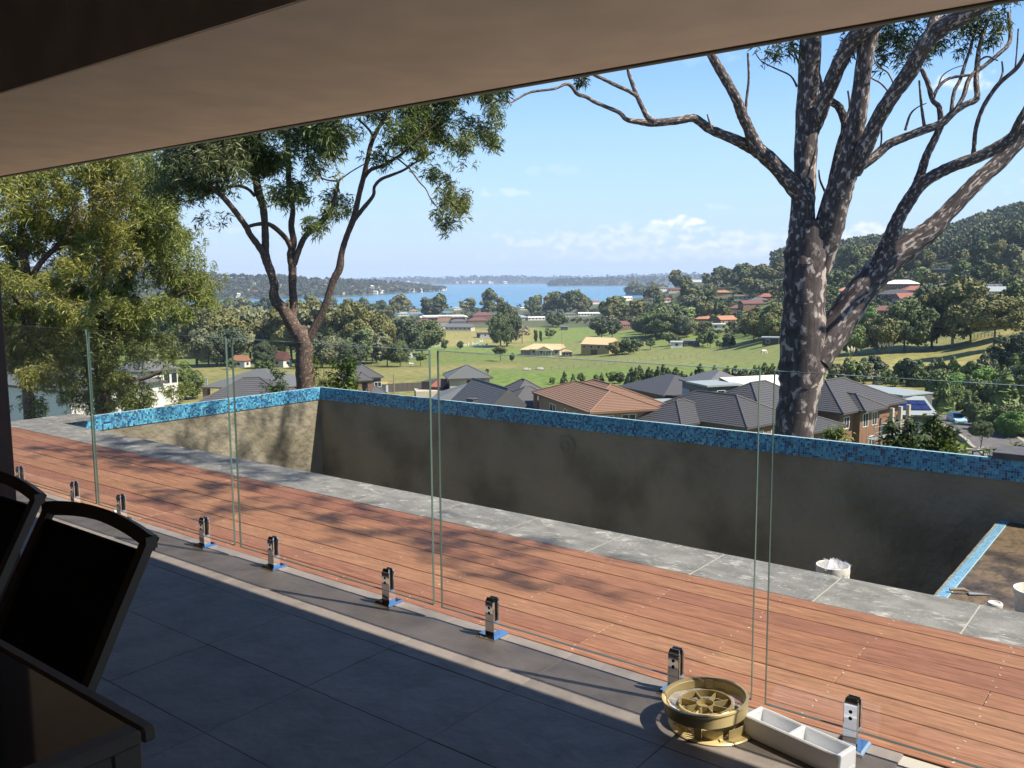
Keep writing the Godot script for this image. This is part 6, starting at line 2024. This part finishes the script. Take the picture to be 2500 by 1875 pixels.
func post_fence(pa: Vector3, pb: Vector3, n: int, h: float, label: String, mt: Material, rails := 2, panel := false) -> void:
	pa.y = height(pa.x, pa.z)
	pb.y = height(pb.x, pb.z)
	var o := thing("fence", label, "fence", pa)
	for k in n + 1:
		var p := pa.lerp(pb, float(k) / n)
		p.y = height(p.x, p.z)
		var q := p - pa
		var s := Shape.new()
		s.box(q + Vector3(-0.06, -0.3, -0.06), q + Vector3(0.06, h, 0.06))
		obj("post", s, mt, o)
		if k == n: continue
		var p2 := pa.lerp(pb, float(k + 1) / n)
		p2.y = height(p2.x, p2.z)
		var q2 := p2 - pa
		s = Shape.new()
		if panel:
			var d := (q2 - q).normalized()
			var sd := Vector3(-d.z, 0, d.x) * 0.03
			s.quad(q + sd - Vector3(0, 0.2, 0), q2 + sd - Vector3(0, 0.2, 0), q2 + sd + Vector3(0, h - 0.05, 0), q + sd + Vector3(0, h - 0.05, 0))
			s.quad(q2 - sd - Vector3(0, 0.2, 0), q - sd - Vector3(0, 0.2, 0), q - sd + Vector3(0, h - 0.05, 0), q2 - sd + Vector3(0, h - 0.05, 0))
			s.quad(q + sd + Vector3(0, h - 0.05, 0), q2 + sd + Vector3(0, h - 0.05, 0), q2 - sd + Vector3(0, h - 0.05, 0), q - sd + Vector3(0, h - 0.05, 0))
			obj("panel", s, mt, o)
		else:
			for r in rails:
				var y := h * (r + 1) / (rails + 0.1)
				s = Shape.new()
				s.tube([q + Vector3(0, y, 0), q2 + Vector3(0, y, 0)], [0.035, 0.035], 4, false)
				obj("rail", s, mt, o)

func horse(px: float, py: float, mt: Material, label: String, turn: float) -> void:
	var g := ground_at(px, py)
	var o := thing("horse", label, "horse", g, turn)
	var s := Shape.new()
	# one body: trunk, lowered neck and head, four jointed legs, tail
	s.tube([Vector3(-0.78, 1.22, 0), Vector3(-0.7, 1.25, 0), Vector3(-0.45, 1.22, 0), Vector3(0, 1.16, 0), Vector3(0.4, 1.2, 0), Vector3(0.66, 1.22, 0), Vector3(0.78, 1.2, 0)], [0.08, 0.24, 0.30, 0.31, 0.31, 0.24, 0.1], 12)
	s.tube([Vector3(0.6, 1.3, 0), Vector3(0.9, 1.12, 0), Vector3(1.15, 0.75, 0), Vector3(1.25, 0.5, 0)], [0.24, 0.17, 0.13, 0.11], 10)
	s.tube([Vector3(1.2, 0.62, 0), Vector3(1.27, 0.4, 0), Vector3(1.32, 0.16, 0), Vector3(1.33, 0.1, 0)], [0.12, 0.115, 0.07, 0.05], 10)
	for z in [-0.05, 0.05]: s.tube([Vector3(1.17, 0.64, z), Vector3(1.12, 0.76, z * 1.3)], [0.04, 0.01], 5)
	for q in [[-0.55, 0.16, 1], [-0.62, -0.16, 1], [0.5, 0.16, 0], [0.6, -0.16, 0]]:
		var x: float = q[0]; var z: float = q[1]
		if q[2] == 1: s.tube([Vector3(x, 1.15, z), Vector3(x + 0.06, 0.8, z), Vector3(x - 0.12, 0.52, z), Vector3(x - 0.08, 0.15, z), Vector3(x - 0.04, 0.0, z)], [0.2, 0.13, 0.07, 0.05, 0.07], 8)
		else: s.tube([Vector3(x, 1.1, z), Vector3(x + 0.02, 0.75, z), Vector3(x + 0.02, 0.48, z), Vector3(x, 0.14, z), Vector3(x + 0.04, 0.0, z)], [0.15, 0.09, 0.065, 0.045, 0.07], 8)
	obj("body", s, mt, o)
	s = Shape.new()
	s.tube([Vector3(-0.78, 1.28, 0), Vector3(-0.92, 1.05, 0), Vector3(-0.93, 0.6, 0)], [0.05, 0.09, 0.02], 7)
	s.tube([Vector3(0.68, 1.5, 0), Vector3(0.98, 1.22, 0), Vector3(1.2, 0.86, 0)], [0.03, 0.05, 0.03], 6)
	obj("mane_and_tail", s, fields["horse_brown"] if mt == fields["horse_white"] else fields["hole"], o)

func vehicle(label: String, pos: Vector3, turn: float, paint: Material, L: float, W: float, H: float, van: bool, category: String) -> void:
	var m := fields
	var o := thing("parked_" + ("van" if van else "car"), label, category, pos, turn)
	# side outline swept across the width, narrowing above the waist; front at +x
	var low := [Vector2(-L / 2, 0.3), Vector2(-L / 2 - 0.02, 0.62), Vector2(-L / 2 + 0.06, H * 0.56), Vector2(L * 0.18, H * 0.58), Vector2(L / 2 - 0.35, H * 0.5), Vector2(L / 2 - 0.04, H * 0.4), Vector2(L / 2, 0.35), Vector2(L / 2 - 0.1, 0.2), Vector2(-L / 2 + 0.1, 0.2)]
	var top := [Vector2(-L / 2 + 0.06, H * 0.56), Vector2(-L / 2 + (0.12 if van else 0.4), H * 0.94), Vector2(-L * 0.2, H), Vector2(L * (0.16 if van else 0.02), H * 0.97), Vector2(L * (0.34 if van else 0.24), H * 0.56)]
	var s := Shape.new()
	for k in low.size():
		var a: Vector2 = low[k]; var b: Vector2 = low[(k + 1) % low.size()]
		s.quad(Vector3(a.x, a.y, W / 2), Vector3(b.x, b.y, W / 2), Vector3(b.x, b.y, -W / 2), Vector3(a.x, a.y, -W / 2))
	for sg in [1.0, -1.0]:
		for k in range(1, low.size() - 1):
			var p0 := Vector3(low[0].x, low[0].y, sg * W / 2); var p1 := Vector3(low[k].x, low[k].y, sg * W / 2); var p2 := Vector3(low[k + 1].x, low[k + 1].y, sg * W / 2)
			if sg < 0: s.tri(p0, p1, p2)
			else: s.tri(p0, p2, p1)
	var wi := W / 2 - 0.16
	for k in top.size() - 1:
		var a: Vector2 = top[k]; var b: Vector2 = top[k + 1]
		var wa := W / 2 - 0.02 if k == 0 else wi
		var wb := W / 2 - 0.02 if k == top.size() - 2 else wi
		s.quad(Vector3(a.x, a.y, -wa), Vector3(b.x, b.y, -wb), Vector3(b.x, b.y, wb), Vector3(a.x, a.y, wa))
	for sg in [1.0, -1.0]:
		for k in range(1, top.size() - 1):
			var w0 := W / 2 - 0.02
			var p0 := Vector3(top[0].x, top[0].y, sg * w0)
			var p1 := Vector3(top[k].x, top[k].y, sg * wi)
			var p2 := Vector3(top[k + 1].x, top[k + 1].y, sg * (w0 if k == top.size() - 2 else wi))
			if sg < 0: s.tri(p0, p1, p2)
			else: s.tri(p0, p2, p1)
	obj("body", s, paint, o)
	var a3: Vector2 = top[3]; var a4: Vector2 = top[4]
	s = Shape.new()
	var dn := (a4 - a3)
	var nrm := Vector3(-dn.y, dn.x, 0).normalized() * -0.012
	if nrm.y < 0: nrm = -nrm
	var u0 := a3 + dn * 0.1; var u1 := a3 + dn * 0.92
	s.quad(Vector3(u1.x, u1.y, W / 2 - 0.1) + nrm, Vector3(u1.x, u1.y, -W / 2 + 0.1) + nrm, Vector3(u0.x, u0.y, -wi + 0.06) + nrm, Vector3(u0.x, u0.y, wi - 0.06) + nrm)
	obj("windscreen", s, m["pane"], o)
	for sg in [1.0, -1.0]:
		s = Shape.new()
		var y0 := H * 0.6; var y1 := H * 0.9
		var za: float = sg * (W / 2 - 0.025); var zb: float = sg * (wi + 0.02)
		var q := [Vector3(-L * 0.4, y0, za), Vector3(L * 0.2, y0, za), Vector3(L * (0.14 if van else 0.03), y1, zb), Vector3(-L * 0.34, y1, zb)]
		if sg > 0: s.quad(q[0], q[1], q[2], q[3])
		else: s.quad(q[1], q[0], q[3], q[2])
		obj("side_window", s, m["pane"], o)
		s = Shape.new()
		s.box(Vector3(L / 2 - 0.22, H * 0.36, sg * W * 0.36 - 0.14), Vector3(L / 2 + 0.005, H * 0.45, sg * W * 0.36 + 0.14), Vector2.ZERO, 0.03)
		obj("headlight", s, m["lamp"], o)
		s = Shape.new()
		s.box(Vector3(L * 0.16, H * 0.6, sg * (W / 2 + 0.06) - 0.06), Vector3(L * 0.21, H * 0.7, sg * (W / 2 + 0.06) + 0.06), Vector2.ZERO, 0.02)
		obj("mirror", s, paint, o)
		for x in [-L * 0.31, L * 0.31]:
			var tr := Transform3D(Basis.from_euler(Vector3(PI / 2, 0, 0)), Vector3(x, 0.31, sg * (W / 2 - 0.09)))
			s = Shape.new()
			s.lathe([Vector2(0.0, -0.1), Vector2(0.31, -0.1), Vector2(0.31, 0.1), Vector2(0.0, 0.1)], 20, tr)
			var wl := obj("wheel", s, m["tyre"], o)
			s = Shape.new()
			s.lathe([Vector2(0.2, -0.108), Vector2(0.2, 0.108), Vector2(0.0, 0.112)], 16, tr)
			obj("rim", s, m["rim"], wl)
	s = Shape.new()
	s.box(Vector3(L / 2 - 0.02, 0.3, -W * 0.28), Vector3(L / 2 + 0.012, 0.42, W * 0.28), Vector2.ZERO, 0.02)
	obj("grille", s, m["trim_dark"], o)

func build_details() -> void:
	var m := fields
	# street at the lower right
	var P := []
	for q in [[2300, 1018], [2345, 1034], [2385, 1052], [2430, 1078], [2468, 1104], [2520, 1140]]: P.append(ground_at(q[0], q[1]))
	strip(P, 7.6, 0.05, m["concrete"], "road_kerb", "pale concrete kerbs of the street")
	strip(P, 6.6, 0.09, m["road"], "road", "grey asphalt street passing the blue car")
	P = []
	for q in [[2330, 1122], [2390, 1108], [2450, 1100]]: P.append(ground_at(q[0], q[1]))
	strip(P, 4.6, 0.035, m["concrete"], "driveway_kerb", "pale kerb of the side street")
	strip(P, 3.8, 0.075, m["road"], "side_street", "short asphalt side street in the right corner")
	P = []
	for q in [[2350, 1060], [2378, 1075], [2398, 1092]]: P.append(ground_at(q[0], q[1]))
	strip(P, 3.0, 0.03, m["lawn"], "lawn_verge", "mown grass verge beside the street")
	P = []
	for q in [[2346, 1070], [2372, 1084], [2386, 1094]]: P.append(ground_at(q[0], q[1]))
	strip(P, 1.3, 0.06, m["concrete"], "footpath", "pale concrete footpath beside the street")
	var cpos := ground_at(2335, 1034)
	var ahead := ground_at(2385, 1052) - cpos
	cpos.y = height(cpos.x, cpos.z) + 0.14
	vehicle("pale blue hatchback car parked on the street by the trees", cpos, atan2(-ahead.z, ahead.x), m["car_blue"], 4.0, 1.72, 1.55, false, "car")
	vehicle("white van parked at the paddock's edge near a row of dark trees", ground_at(1001, 876), 0.5, m["car_white"], 4.8, 1.9, 2.3, true, "van")
	# fences
	post_fence(ground_at(936, 958), ground_at(1043, 952), 9, 1.9, "dark solid boundary fence between the dark grey house and beige house", m["fence_dark"], 2, true)
	post_fence(ground_at(1625, 992), ground_at(1760, 980), 8, 2.0, "brown solid fence between the brown tiled house and grey two-storey house", m["fence_dark"], 2, true)
	post_fence(ground_at(1290, 905), ground_at(1700, 872), 26, 1.2, "post and wire fence crossing the bright green paddock", m["timber"], 2)
	post_fence(ground_at(1100, 862), ground_at(1330, 872), 22, 1.2, "grey rail fence along the brown paddock in front of the farmhouse", m["timber"], 3)
	post_fence(ground_at(1530, 826), ground_at(1690, 812), 18, 1.3, "pale rail fence along the track above the green slope", m["wall_cream"], 2)
	post_fence(ground_at(2370, 827), ground_at(2440, 822), 8, 1.4, "dark rail fence behind the lone tree on the dry slope", m["fence_dark"], 3)
	var fa := at(2375, 1118, 30.0)
	var fb := at(2560, 1082, 27.0)
	fa.y = height(fa.x, fa.z)
	fb.y = height(fb.x, fb.z)
	var o := thing("railing", "thin dark rail fence with posts, just beyond the pool at the lower right", "fence", fa)
	for k in 8:
		var p := fa.lerp(fb, k / 7.0) - fa
		var tp := at(lerpf(2375, 2560, k / 7.0), lerpf(1102, 1084, k / 7.0), lerpf(30, 27, k / 7.0)) - fa
		var s := Shape.new()
		s.tube([p - Vector3(0, 0.3, 0), tp], [0.028, 0.028], 6)
		obj("post", s, m["trim_dark"], o)
		if k < 7:
			var t2 := at(lerpf(2375, 2560, (k + 1) / 7.0), lerpf(1102, 1084, (k + 1) / 7.0), lerpf(30, 27, (k + 1) / 7.0)) - fa
			s = Shape.new()
			s.tube([tp, t2], [0.022, 0.022], 6)
			obj("rail", s, m["trim_dark"], o)
	# horses, jumps, poles
	horse(1190, 913, m["horse_brown"], "brown horse grazing in the paddock, right of the beige house roof", 2.6)
	horse(1003, 896, m["horse_white"], "white horse standing by the small tree in the paddock", 0.4)
	horse(1865, 865, m["horse_white"], "pale horse grazing on the green slope left of the gum trunk", 1.0)
	for q in [[1137, 845], [1160, 842], [1172, 848], [1188, 846], [1174, 836], [1070, 847]]:
		var g := ground_at(q[0], q[1])
		var j := thing("horse_jump", "x", "horse jump", g, rf(0, 3))
		row_add("on the green paddock", q[0], j, "low blue-and-white horse jump")
		for x in [-1.6, 1.6]:
			var s := Shape.new()
			s.box(Vector3(x - 0.3, 0, -0.3), Vector3(x + 0.3, 1.7, 0.3), Vector2.ZERO, 0.05)
			obj("stand", s, m["cyan"], j)
		var s2 := Shape.new()
		for y in [0.5, 1.0]: s2.tube([Vector3(-1.4, y, 0), Vector3(1.4, y, 0)], [0.07, 0.07], 6)
		obj("pole", s2, m["trim_white"], j)
	for q in [[962, 960, 48, "thin dark pole standing beside the dark boundary fence"], [2177, 792, 42, "wooden power pole with crossarm among the right slope's houses"], [2195, 760, 30, "slim pole behind the power pole on the right slope"], [1372, 866, 60, "thin mast beside the cream farmhouse"], [556, 955, 40, "thin lamp pole behind the left grey roof"]]:
		var g := ground_at(q[0], q[1])
		var h: float = q[2] * hdist(g) / FOC
		var pl := thing("pole", q[3], "pole", g)
		var s := Shape.new()
		s.tube([Vector3.ZERO, Vector3(0, h, 0)], [0.13, 0.09], 7)
		obj("shaft", s, m["timber"], pl)
		if "crossarm" in q[3]:
			s = Shape.new()
			s.box(Vector3(-1.3, h - 0.9, -0.08), Vector3(1.3, h - 0.7, 0.08))
			obj("crossarm", s, m["timber"], pl)
	# pampas plumes below the dark trees at the right
	for q in [[2077, 878], [2152, 866], [2170, 864]]:
		var g := ground_at(q[0], q[1])
		var pm := thing("pampas_grass", "clump of pale pampas plumes below the dark trees on the right slope", "pampas grass", g, 0, "pampas grass clumps")
		var s := Shape.new()
		var s2 := Shape.new()
		for k in 7:
			var a := k * 0.9
			var tip := Vector3(cos(a) * 0.9, 2.6 + 0.3 * sin(a * 3), sin(a) * 0.9)
			s.tube([Vector3.ZERO, tip * 0.8, tip], [0.03, 0.05, 0.03], 4)
			s2.tube([tip * 0.85, tip + Vector3(0, 0.4, 0), tip * 1.05 + Vector3(0, 0.9, 0)], [0.05, 0.22, 0.03], 6)
		obj("stem", s, m["crown2"], pm)
		obj("plume", s2, m["plume"], pm)
	# rocks in the paddock
	for q in [[1318, 903, "pale boulder"], [1285, 904, "low pale rock pile"]]:
		var g := ground_at(q[0], q[1])
		var s := Shape.new()
		s.lathe([Vector2(1.3, -0.2), Vector2(1.5, 0.3), Vector2(1.0, 0.7), Vector2(0.0, 0.85)], 9)
		var rk := obj("boulder", s, m["concrete"])
		rk.position = g
		tag(rk, "%s lying in the green paddock right of the beige house" % q[2], "boulder")

func build_trees() -> void:
	# belt behind the corner gum
	belt(15, 475, 1060, 894, 884, 118, 152, ["fine", "tall", "fine"], [1, 1, 3, 4], "behind the corner gum", 0.8, "gum_tree", 0.2, -8)
	belt(15, 490, 1000, 904, 893, 60, 96, ["fine", "fine", "round"], [0, 5, 3, 5], "along the front of the tall belt", 1.0, "gum_tree", 0.08, -6)
	tree(1030, 866, 84, "fine", 0, "right of the tall belt", "broad dark green tree", 1.25, "gum_tree", 0.06)
	tree(985, 868, 92, "fine", 5, "right of the tall belt", "very dark green tree", 1.15, "gum_tree", 0.06)
	tree(925, 880, 48, "round", 3, "right of the tall belt", "small rounded grey-green bush", 1.0, "bush", 0.02)
	belt(24, 480, 1060, 792, 768, 34, 52, ["round", "tall", "spread"], [0, 3, 5, 1], "in the lakeside woods", 1.0, "gum_tree", 0.12)
	belt(16, 480, 1100, 760, 752, 20, 30, ["round", "spread"], [0, 3, 5], "on the near shore of the lake", 1.1, "gum_tree", 0.1)
	# town trees before the lake
	belt(22, 1060, 1560, 775, 764, 32, 60, ["round", "tall", "round"], [0, 1, 3, 1], "before the lake", 0.9, "gum_tree", 0.14, -6)
	belt(9, 1060, 1420, 806, 792, 22, 40, ["round", "spread"], [2, 0, 3], "among the town houses", 1.0, "gum_tree", 0.1)
	tree(1385, 770, 62, "tall", 0, "above the town roofs", "tallest dark green tree", 1.1)
	tree(1300, 768, 46, "round", 1, "above the town roofs", "round olive tree", 1.0)
	tree(1140, 762, 36, "round", 4, "above the town roofs", "golden-olive tree", 1.2)
	# single trees of the paddocks
	tree(1238, 846, 108, "fine", 5, "standing alone on the paddock", "tall dark casuarina tree", 0.62, "gum_tree", 0.05)
	tree(1222, 848, 84, "fine", 0, "standing alone on the paddock", "dark green tree beside the casuarina", 0.7, "gum_tree", 0.05)
	tree(1275, 838, 52, "bare", 7, "standing alone on the paddock", "pale leafless tree", 1.1)
	tree(1307, 834, 30, "tall", 5, "behind the farmhouse", "narrow dark cypress tree", 0.5, "cypress", 0.0)
	tree(1320, 834, 28, "tall", 5, "behind the farmhouse", "narrow dark cypress tree", 0.45, "cypress", 0.0)
	tree(1342, 826, 26, "spread", 2, "behind the farmhouse", "low spreading green tree", 1.0, "gum_tree", 0.05)
	tree(1085, 854, 26, "round", 0, "among the horse jumps", "small dark cone-shaped tree", 0.8, "gum_tree", 0.02)
	tree(1124, 852, 20, "round", 0, "among the horse jumps", "small round dark tree", 1.0, "gum_tree", 0.02)
	tree(1027, 895, 36, "spread", 2, "near the beige house", "small spreading paddock tree", 0.9, "gum_tree", 0.3)
	tree(1222, 883, 40, "spread", 1, "before the farmhouse", "spreading tree with two thin trunks", 0.85, "gum_tree", 0.4)
	tree(1250, 884, 22, "round", 3, "before the farmhouse", "small grey-green bush", 0.8, "bush", 0.05)
	belt(5, 1485, 1550, 868, 862, 30, 42, ["round"], [2, 1, 0], "at the barn's right end", 1.1, "bush", 0.03)
	tree(1562, 857, 24, "round", 1, "on the green slope", "small lollipop tree", 0.95, "gum_tree", 0.3)
	tree(1588, 854, 30, "round", 0, "on the green slope", "small dark tree", 0.95, "gum_tree", 0.25)
	belt(6, 1625, 1735, 850, 842, 26, 46, ["spread", "round"], [0, 1, 2], "around the small white shed", 1.1, "gum_tree", 0.15)
	tree(1780, 850, 36, "round", 5, "on the slope right of the sheds", "very dark rounded bush", 1.0, "bush", 0.0)
	tree(1756, 848, 18, "round", 2, "on the slope right of the sheds", "small light green bush", 1.2, "bush", 0.0)
	# middle slope
	belt(18, 1410, 1700, 832, 812, 46, 74, ["round", "fine", "spread"], [0, 2, 3, 5], "behind the barn", 1.0, "gum_tree", 0.1, -8)
	belt(22, 1480, 1905, 790, 768, 34, 58, ["round", "tall", "spread"], [0, 2, 1, 3], "on the lower slope", 1.0, "gum_tree", 0.12)
	belt(24, 1520, 1905, 752, 730, 28, 46, ["round", "tall"], [0, 1, 3, 5], "on the upper slope", 1.0, "gum_tree", 0.14, -10)
	belt(26, 1540, 1905, 716, 706, 26, 50, ["round", "tall", "spread"], [0, 1, 3, 1], "on the middle crest", 1.0, "gum_tree", 0.14, -20)
	belt(7, 1800, 1915, 838, 818, 56, 86, ["fine", "round"], [0, 1, 2], "left of the gum trunk", 1.1, "gum_tree", 0.08)
	# right slope
	belt(26, 2030, 2500, 742, 690, 30, 52, ["round", "tall", "spread"], [0, 2, 1, 3], "on the right slope", 1.0, "gum_tree", 0.12)
	belt(14, 2040, 2330, 806, 782, 34, 56, ["round", "fine"], [2, 0, 1, 6], "below the right slope", 1.0, "gum_tree", 0.08)
	belt(12, 2050, 2500, 690, 672, 44, 74, ["round", "tall", "fine"], [1, 0, 3], "above the right slope", 1.0, "gum_tree", 0.12, -14)
	tree(2080, 868, 70, "fine", 2, "by the dry slope", "round green tree", 1.1, "gum_tree", 0.04)
	tree(2150, 862, 88, "fine", 1, "by the dry slope", "olive tree with a full crown", 1.1, "gum_tree", 0.04)
	tree(2208, 858, 120, "fine", 0, "by the dry slope", "tall dark green tree", 0.95, "gum_tree", 0.04)
	tree(2275, 850, 140, "fine", 5, "by the dry slope", "very dark tall tree", 0.9, "gum_tree", 0.05)
	tree(2325, 846, 150, "fine", 1, "by the dry slope", "tallest olive tree", 1.0, "gum_tree", 0.08)
	tree(2370, 836, 110, "fine", 1, "by the dry slope", "leaning olive tree", 0.9, "gum_tree", 0.15)
	tree(2425, 853, 118, "fine", 1, "by the dry slope", "lone spreading tree with a bare trunk", 1.0, "gum_tree", 0.30)
	tree(2500, 822, 120, "fine", 0, "by the dry slope", "dark green tree cut by the right edge", 1.0, "gum_tree", 0.05)
	# young casuarinas behind the roofs and along the street
	belt(40, 1525, 1915, 944, 934, 24, 46, ["spiky"], [0, 5, 3, 0], "behind the grey roofs", 1.0, "young_casuarina", 0.0, -2)
	belt(8, 1340, 1530, 940, 932, 18, 30, ["round", "spiky"], [0, 2], "behind the brown tiled roof", 1.0, "bush", 0.0)
	belt(30, 2040, 2500, 946, 926, 30, 60, ["spiky", "round"], [0, 2, 3, 5], "behind the flat grey house", 1.0, "young_casuarina", 0.0)
	belt(24, 2290, 2520, 1000, 966, 44, 80, ["round", "spiky", "fine"], [2, 0, 2, 6], "above the street", 1.0, "bush", 0.0)
	belt(9, 2370, 2540, 1048, 1020, 46, 74, ["round", "fine"], [2, 0, 6], "along the street's far kerb", 1.0, "bush", 0.0, 34)
	tree(2393, 1100, 66, "fine", 0, "on the verge by the street", "slim street tree with an oval crown", 0.65, "street_tree", 0.42)
	tree(2305, 1010, 74, "spiky", 2, "behind the solar roof", "thin feathery tree", 0.9, "young_casuarina", 0.0)
	tree(2490, 915, 90, "fine", 5, "at the right edge below the dry slope", "very dark broad tree", 1.3, "gum_tree", 0.0)
	belt(14, -100, 480, 800, 770, 34, 52, ["round", "tall", "spread"], [0, 3, 5, 1], "behind the left trees", 1.0, "gum_tree", 0.12)
	belt(9, -100, 480, 885, 860, 60, 110, ["fine", "round"], [1, 0, 3], "below the left trees", 1.0, "gum_tree", 0.1)
	belt(4, 560, 740, 905, 900, 18, 30, ["round"], [0, 2], "before the two white cottages", 1.2, "bush", 0.0)
	belt(6, 180, 470, 990, 950, 60, 90, ["round", "fine"], [0, 2, 5], "behind the left trees", 1.0, "bush", 0.0)

func sky_image() -> ImageTexture:
	var w := 4096
	var h := 2048
	var im := Image.create(w, h, false, Image.FORMAT_RGB8)
	var st := [[-90.0, Color8(196, 212, 228)], [0.0, Color8(198, 214, 231)], [2.0, Color8(195, 216, 236)], [5.0, Color8(186, 218, 244)], [9.0, Color8(168, 208, 245)], [14.0, Color8(136, 185, 241)], [20.0, Color8(114, 165, 230)], [35.0, Color8(98, 145, 206)], [60.0, Color8(80, 122, 182)], [90.0, Color8(72, 110, 168)]]
	for y in h:
		var el := 90.0 - (y + 0.5) / h * 180.0
		var i := 0
		while i < st.size() - 2 and el > st[i + 1][0]: i += 1
		var k := clampf((el - st[i][0]) / (st[i + 1][0] - st[i][0]), 0, 1)
		im.fill_rect(Rect2i(0, y, w, 1), st[i][1].lerp(st[i + 1][1], k))
	# clouds: [column, row, half width, half height (picture pixels), strength]
	var f := fnl(0.035, 401, 5)
	for c in [[1665, 541, 62, 17, 0.85], [1600, 556, 150, 16, 0.4], [1480, 585, 330, 26, 0.34], [1850, 590, 240, 30, 0.34], [1660, 620, 420, 26, 0.28], [1230, 470, 80, 14, 0.3], [2345, 203, 70, 22, 0.75], [2130, 556, 90, 18, 0.6], [2120, 575, 120, 14, 0.4], [1360, 415, 90, 22, 0.14], [1750, 505, 30, 14, 0.2], [620, 560, 300, 16, 0.2], [1700, 140, 120, 26, 0.13], [300, 300, 400, 40, 0.3], [-600, 420, 500, 40, 0.4], [3300, 430, 500, 50, 0.4], [4200, 300, 400, 60, 0.3], [-1500, 250, 500, 60, 0.3]]:
		var d := ray(c[0], c[1])
		var cx := fposmod(atan2(d.x, -d.z) / TAU, 1.0) * w
		var cy := acos(d.y) / PI * h
		var rx: float = c[2] / FOC * w / TAU
		var ry: float = c[3] / FOC * h / PI
		for yy in range(int(cy - ry * 2.2), int(cy + ry * 2.2) + 1):
			for xx in range(int(cx - rx * 1.6), int(cx + rx * 1.6) + 1):
				var e := Vector2((xx - cx) / rx, (yy - cy) / ry)
				if e.y > 0: e.y *= 1.5
				var n := f.get_noise_2d(xx * 2.2, yy * 4.0)
				var a := smoothstep(0.0, 0.7, 1.0 - e.length() + n * 0.9) * float(c[4]) * clampf(0.75 + n, 0, 1)
				if a <= 0.01: continue
				var px := posmod(xx, w)
				im.set_pixel(px, yy, im.get_pixel(px, yy).lerp(Color(1.0, 0.985, 0.97), clampf(a, 0, 1)))
	return ImageTexture.create_from_image(im)

func _ready() -> void:
	rng.seed = 20240
	hz = fnl(0.012, 17, 4)
	# ---- camera
	var yaw := 0.6643
	var pitch := 0.1177
	var roll := -0.0069
	var fw := Vector3(-sin(yaw) * cos(pitch), -sin(pitch), -cos(yaw) * cos(pitch))
	var rt := Vector3(cos(yaw), 0, -sin(yaw))
	var up := rt.cross(fw)
	cf = fw
	cr = rt * cos(roll) + up * sin(roll)
	cu = up * cos(roll) - rt * sin(roll)
	var cam := Camera3D.new()
	cam.name = "camera"
	cam.transform = Transform3D(Basis(cr, cu, -cf), EYE)
	cam.fov = rad_to_deg(2.0 * atan(937.5 / FOC))
	cam.near = 0.05
	cam.far = 16000.0
	add_child(cam)
	cam.current = true
	# ---- sky, air, exposure
	var we := WorldEnvironment.new()
	we.name = "environment"
	var env := Environment.new()
	env.background_mode = Environment.BG_SKY
	var sky := Sky.new()
	var pm := PanoramaSkyMaterial.new()
	pm.panorama = sky_image()
	sky.sky_material = pm
	env.sky = sky
	env.background_energy_multiplier = 0.57
	env.tonemap_mode = Environment.TONE_MAPPER_LINEAR
	env.tonemap_exposure = 2.2
	env.sdfgi_enabled = true
	env.ssao_enabled = true
	env.ssil_enabled = true
	env.fog_enabled = true
	env.fog_density = 0.00008
	env.fog_light_color = Color(0.78, 0.87, 1.0)
	we.environment = env
	add_child(we)
	# ---- sun, from the right and a little beyond the fence
	var sun := DirectionalLight3D.new()
	sun.name = "sun"
	sun.light_color = Color(1.0, 0.955, 0.88)
	sun.light_energy = 1.6
	sun.light_angular_distance = 0.5
	sun.shadow_enabled = true
	add_child(sun)
	sun.look_at_from_position(Vector3(0.985, 1.262, -0.235), Vector3.ZERO, Vector3.UP)
	make_mats()
	build_land()
	build_patio()
	build_pool()
	build_roof()
	build_fence()
	build_furniture()
	build_clutter()
	build_far()
	prep_trees()
	prep_leaves()
	build_near_houses()
	build_valley_buildings()
	build_details()
	build_trees()
	build_scrub()
	build_near_trees()
	label_rows()
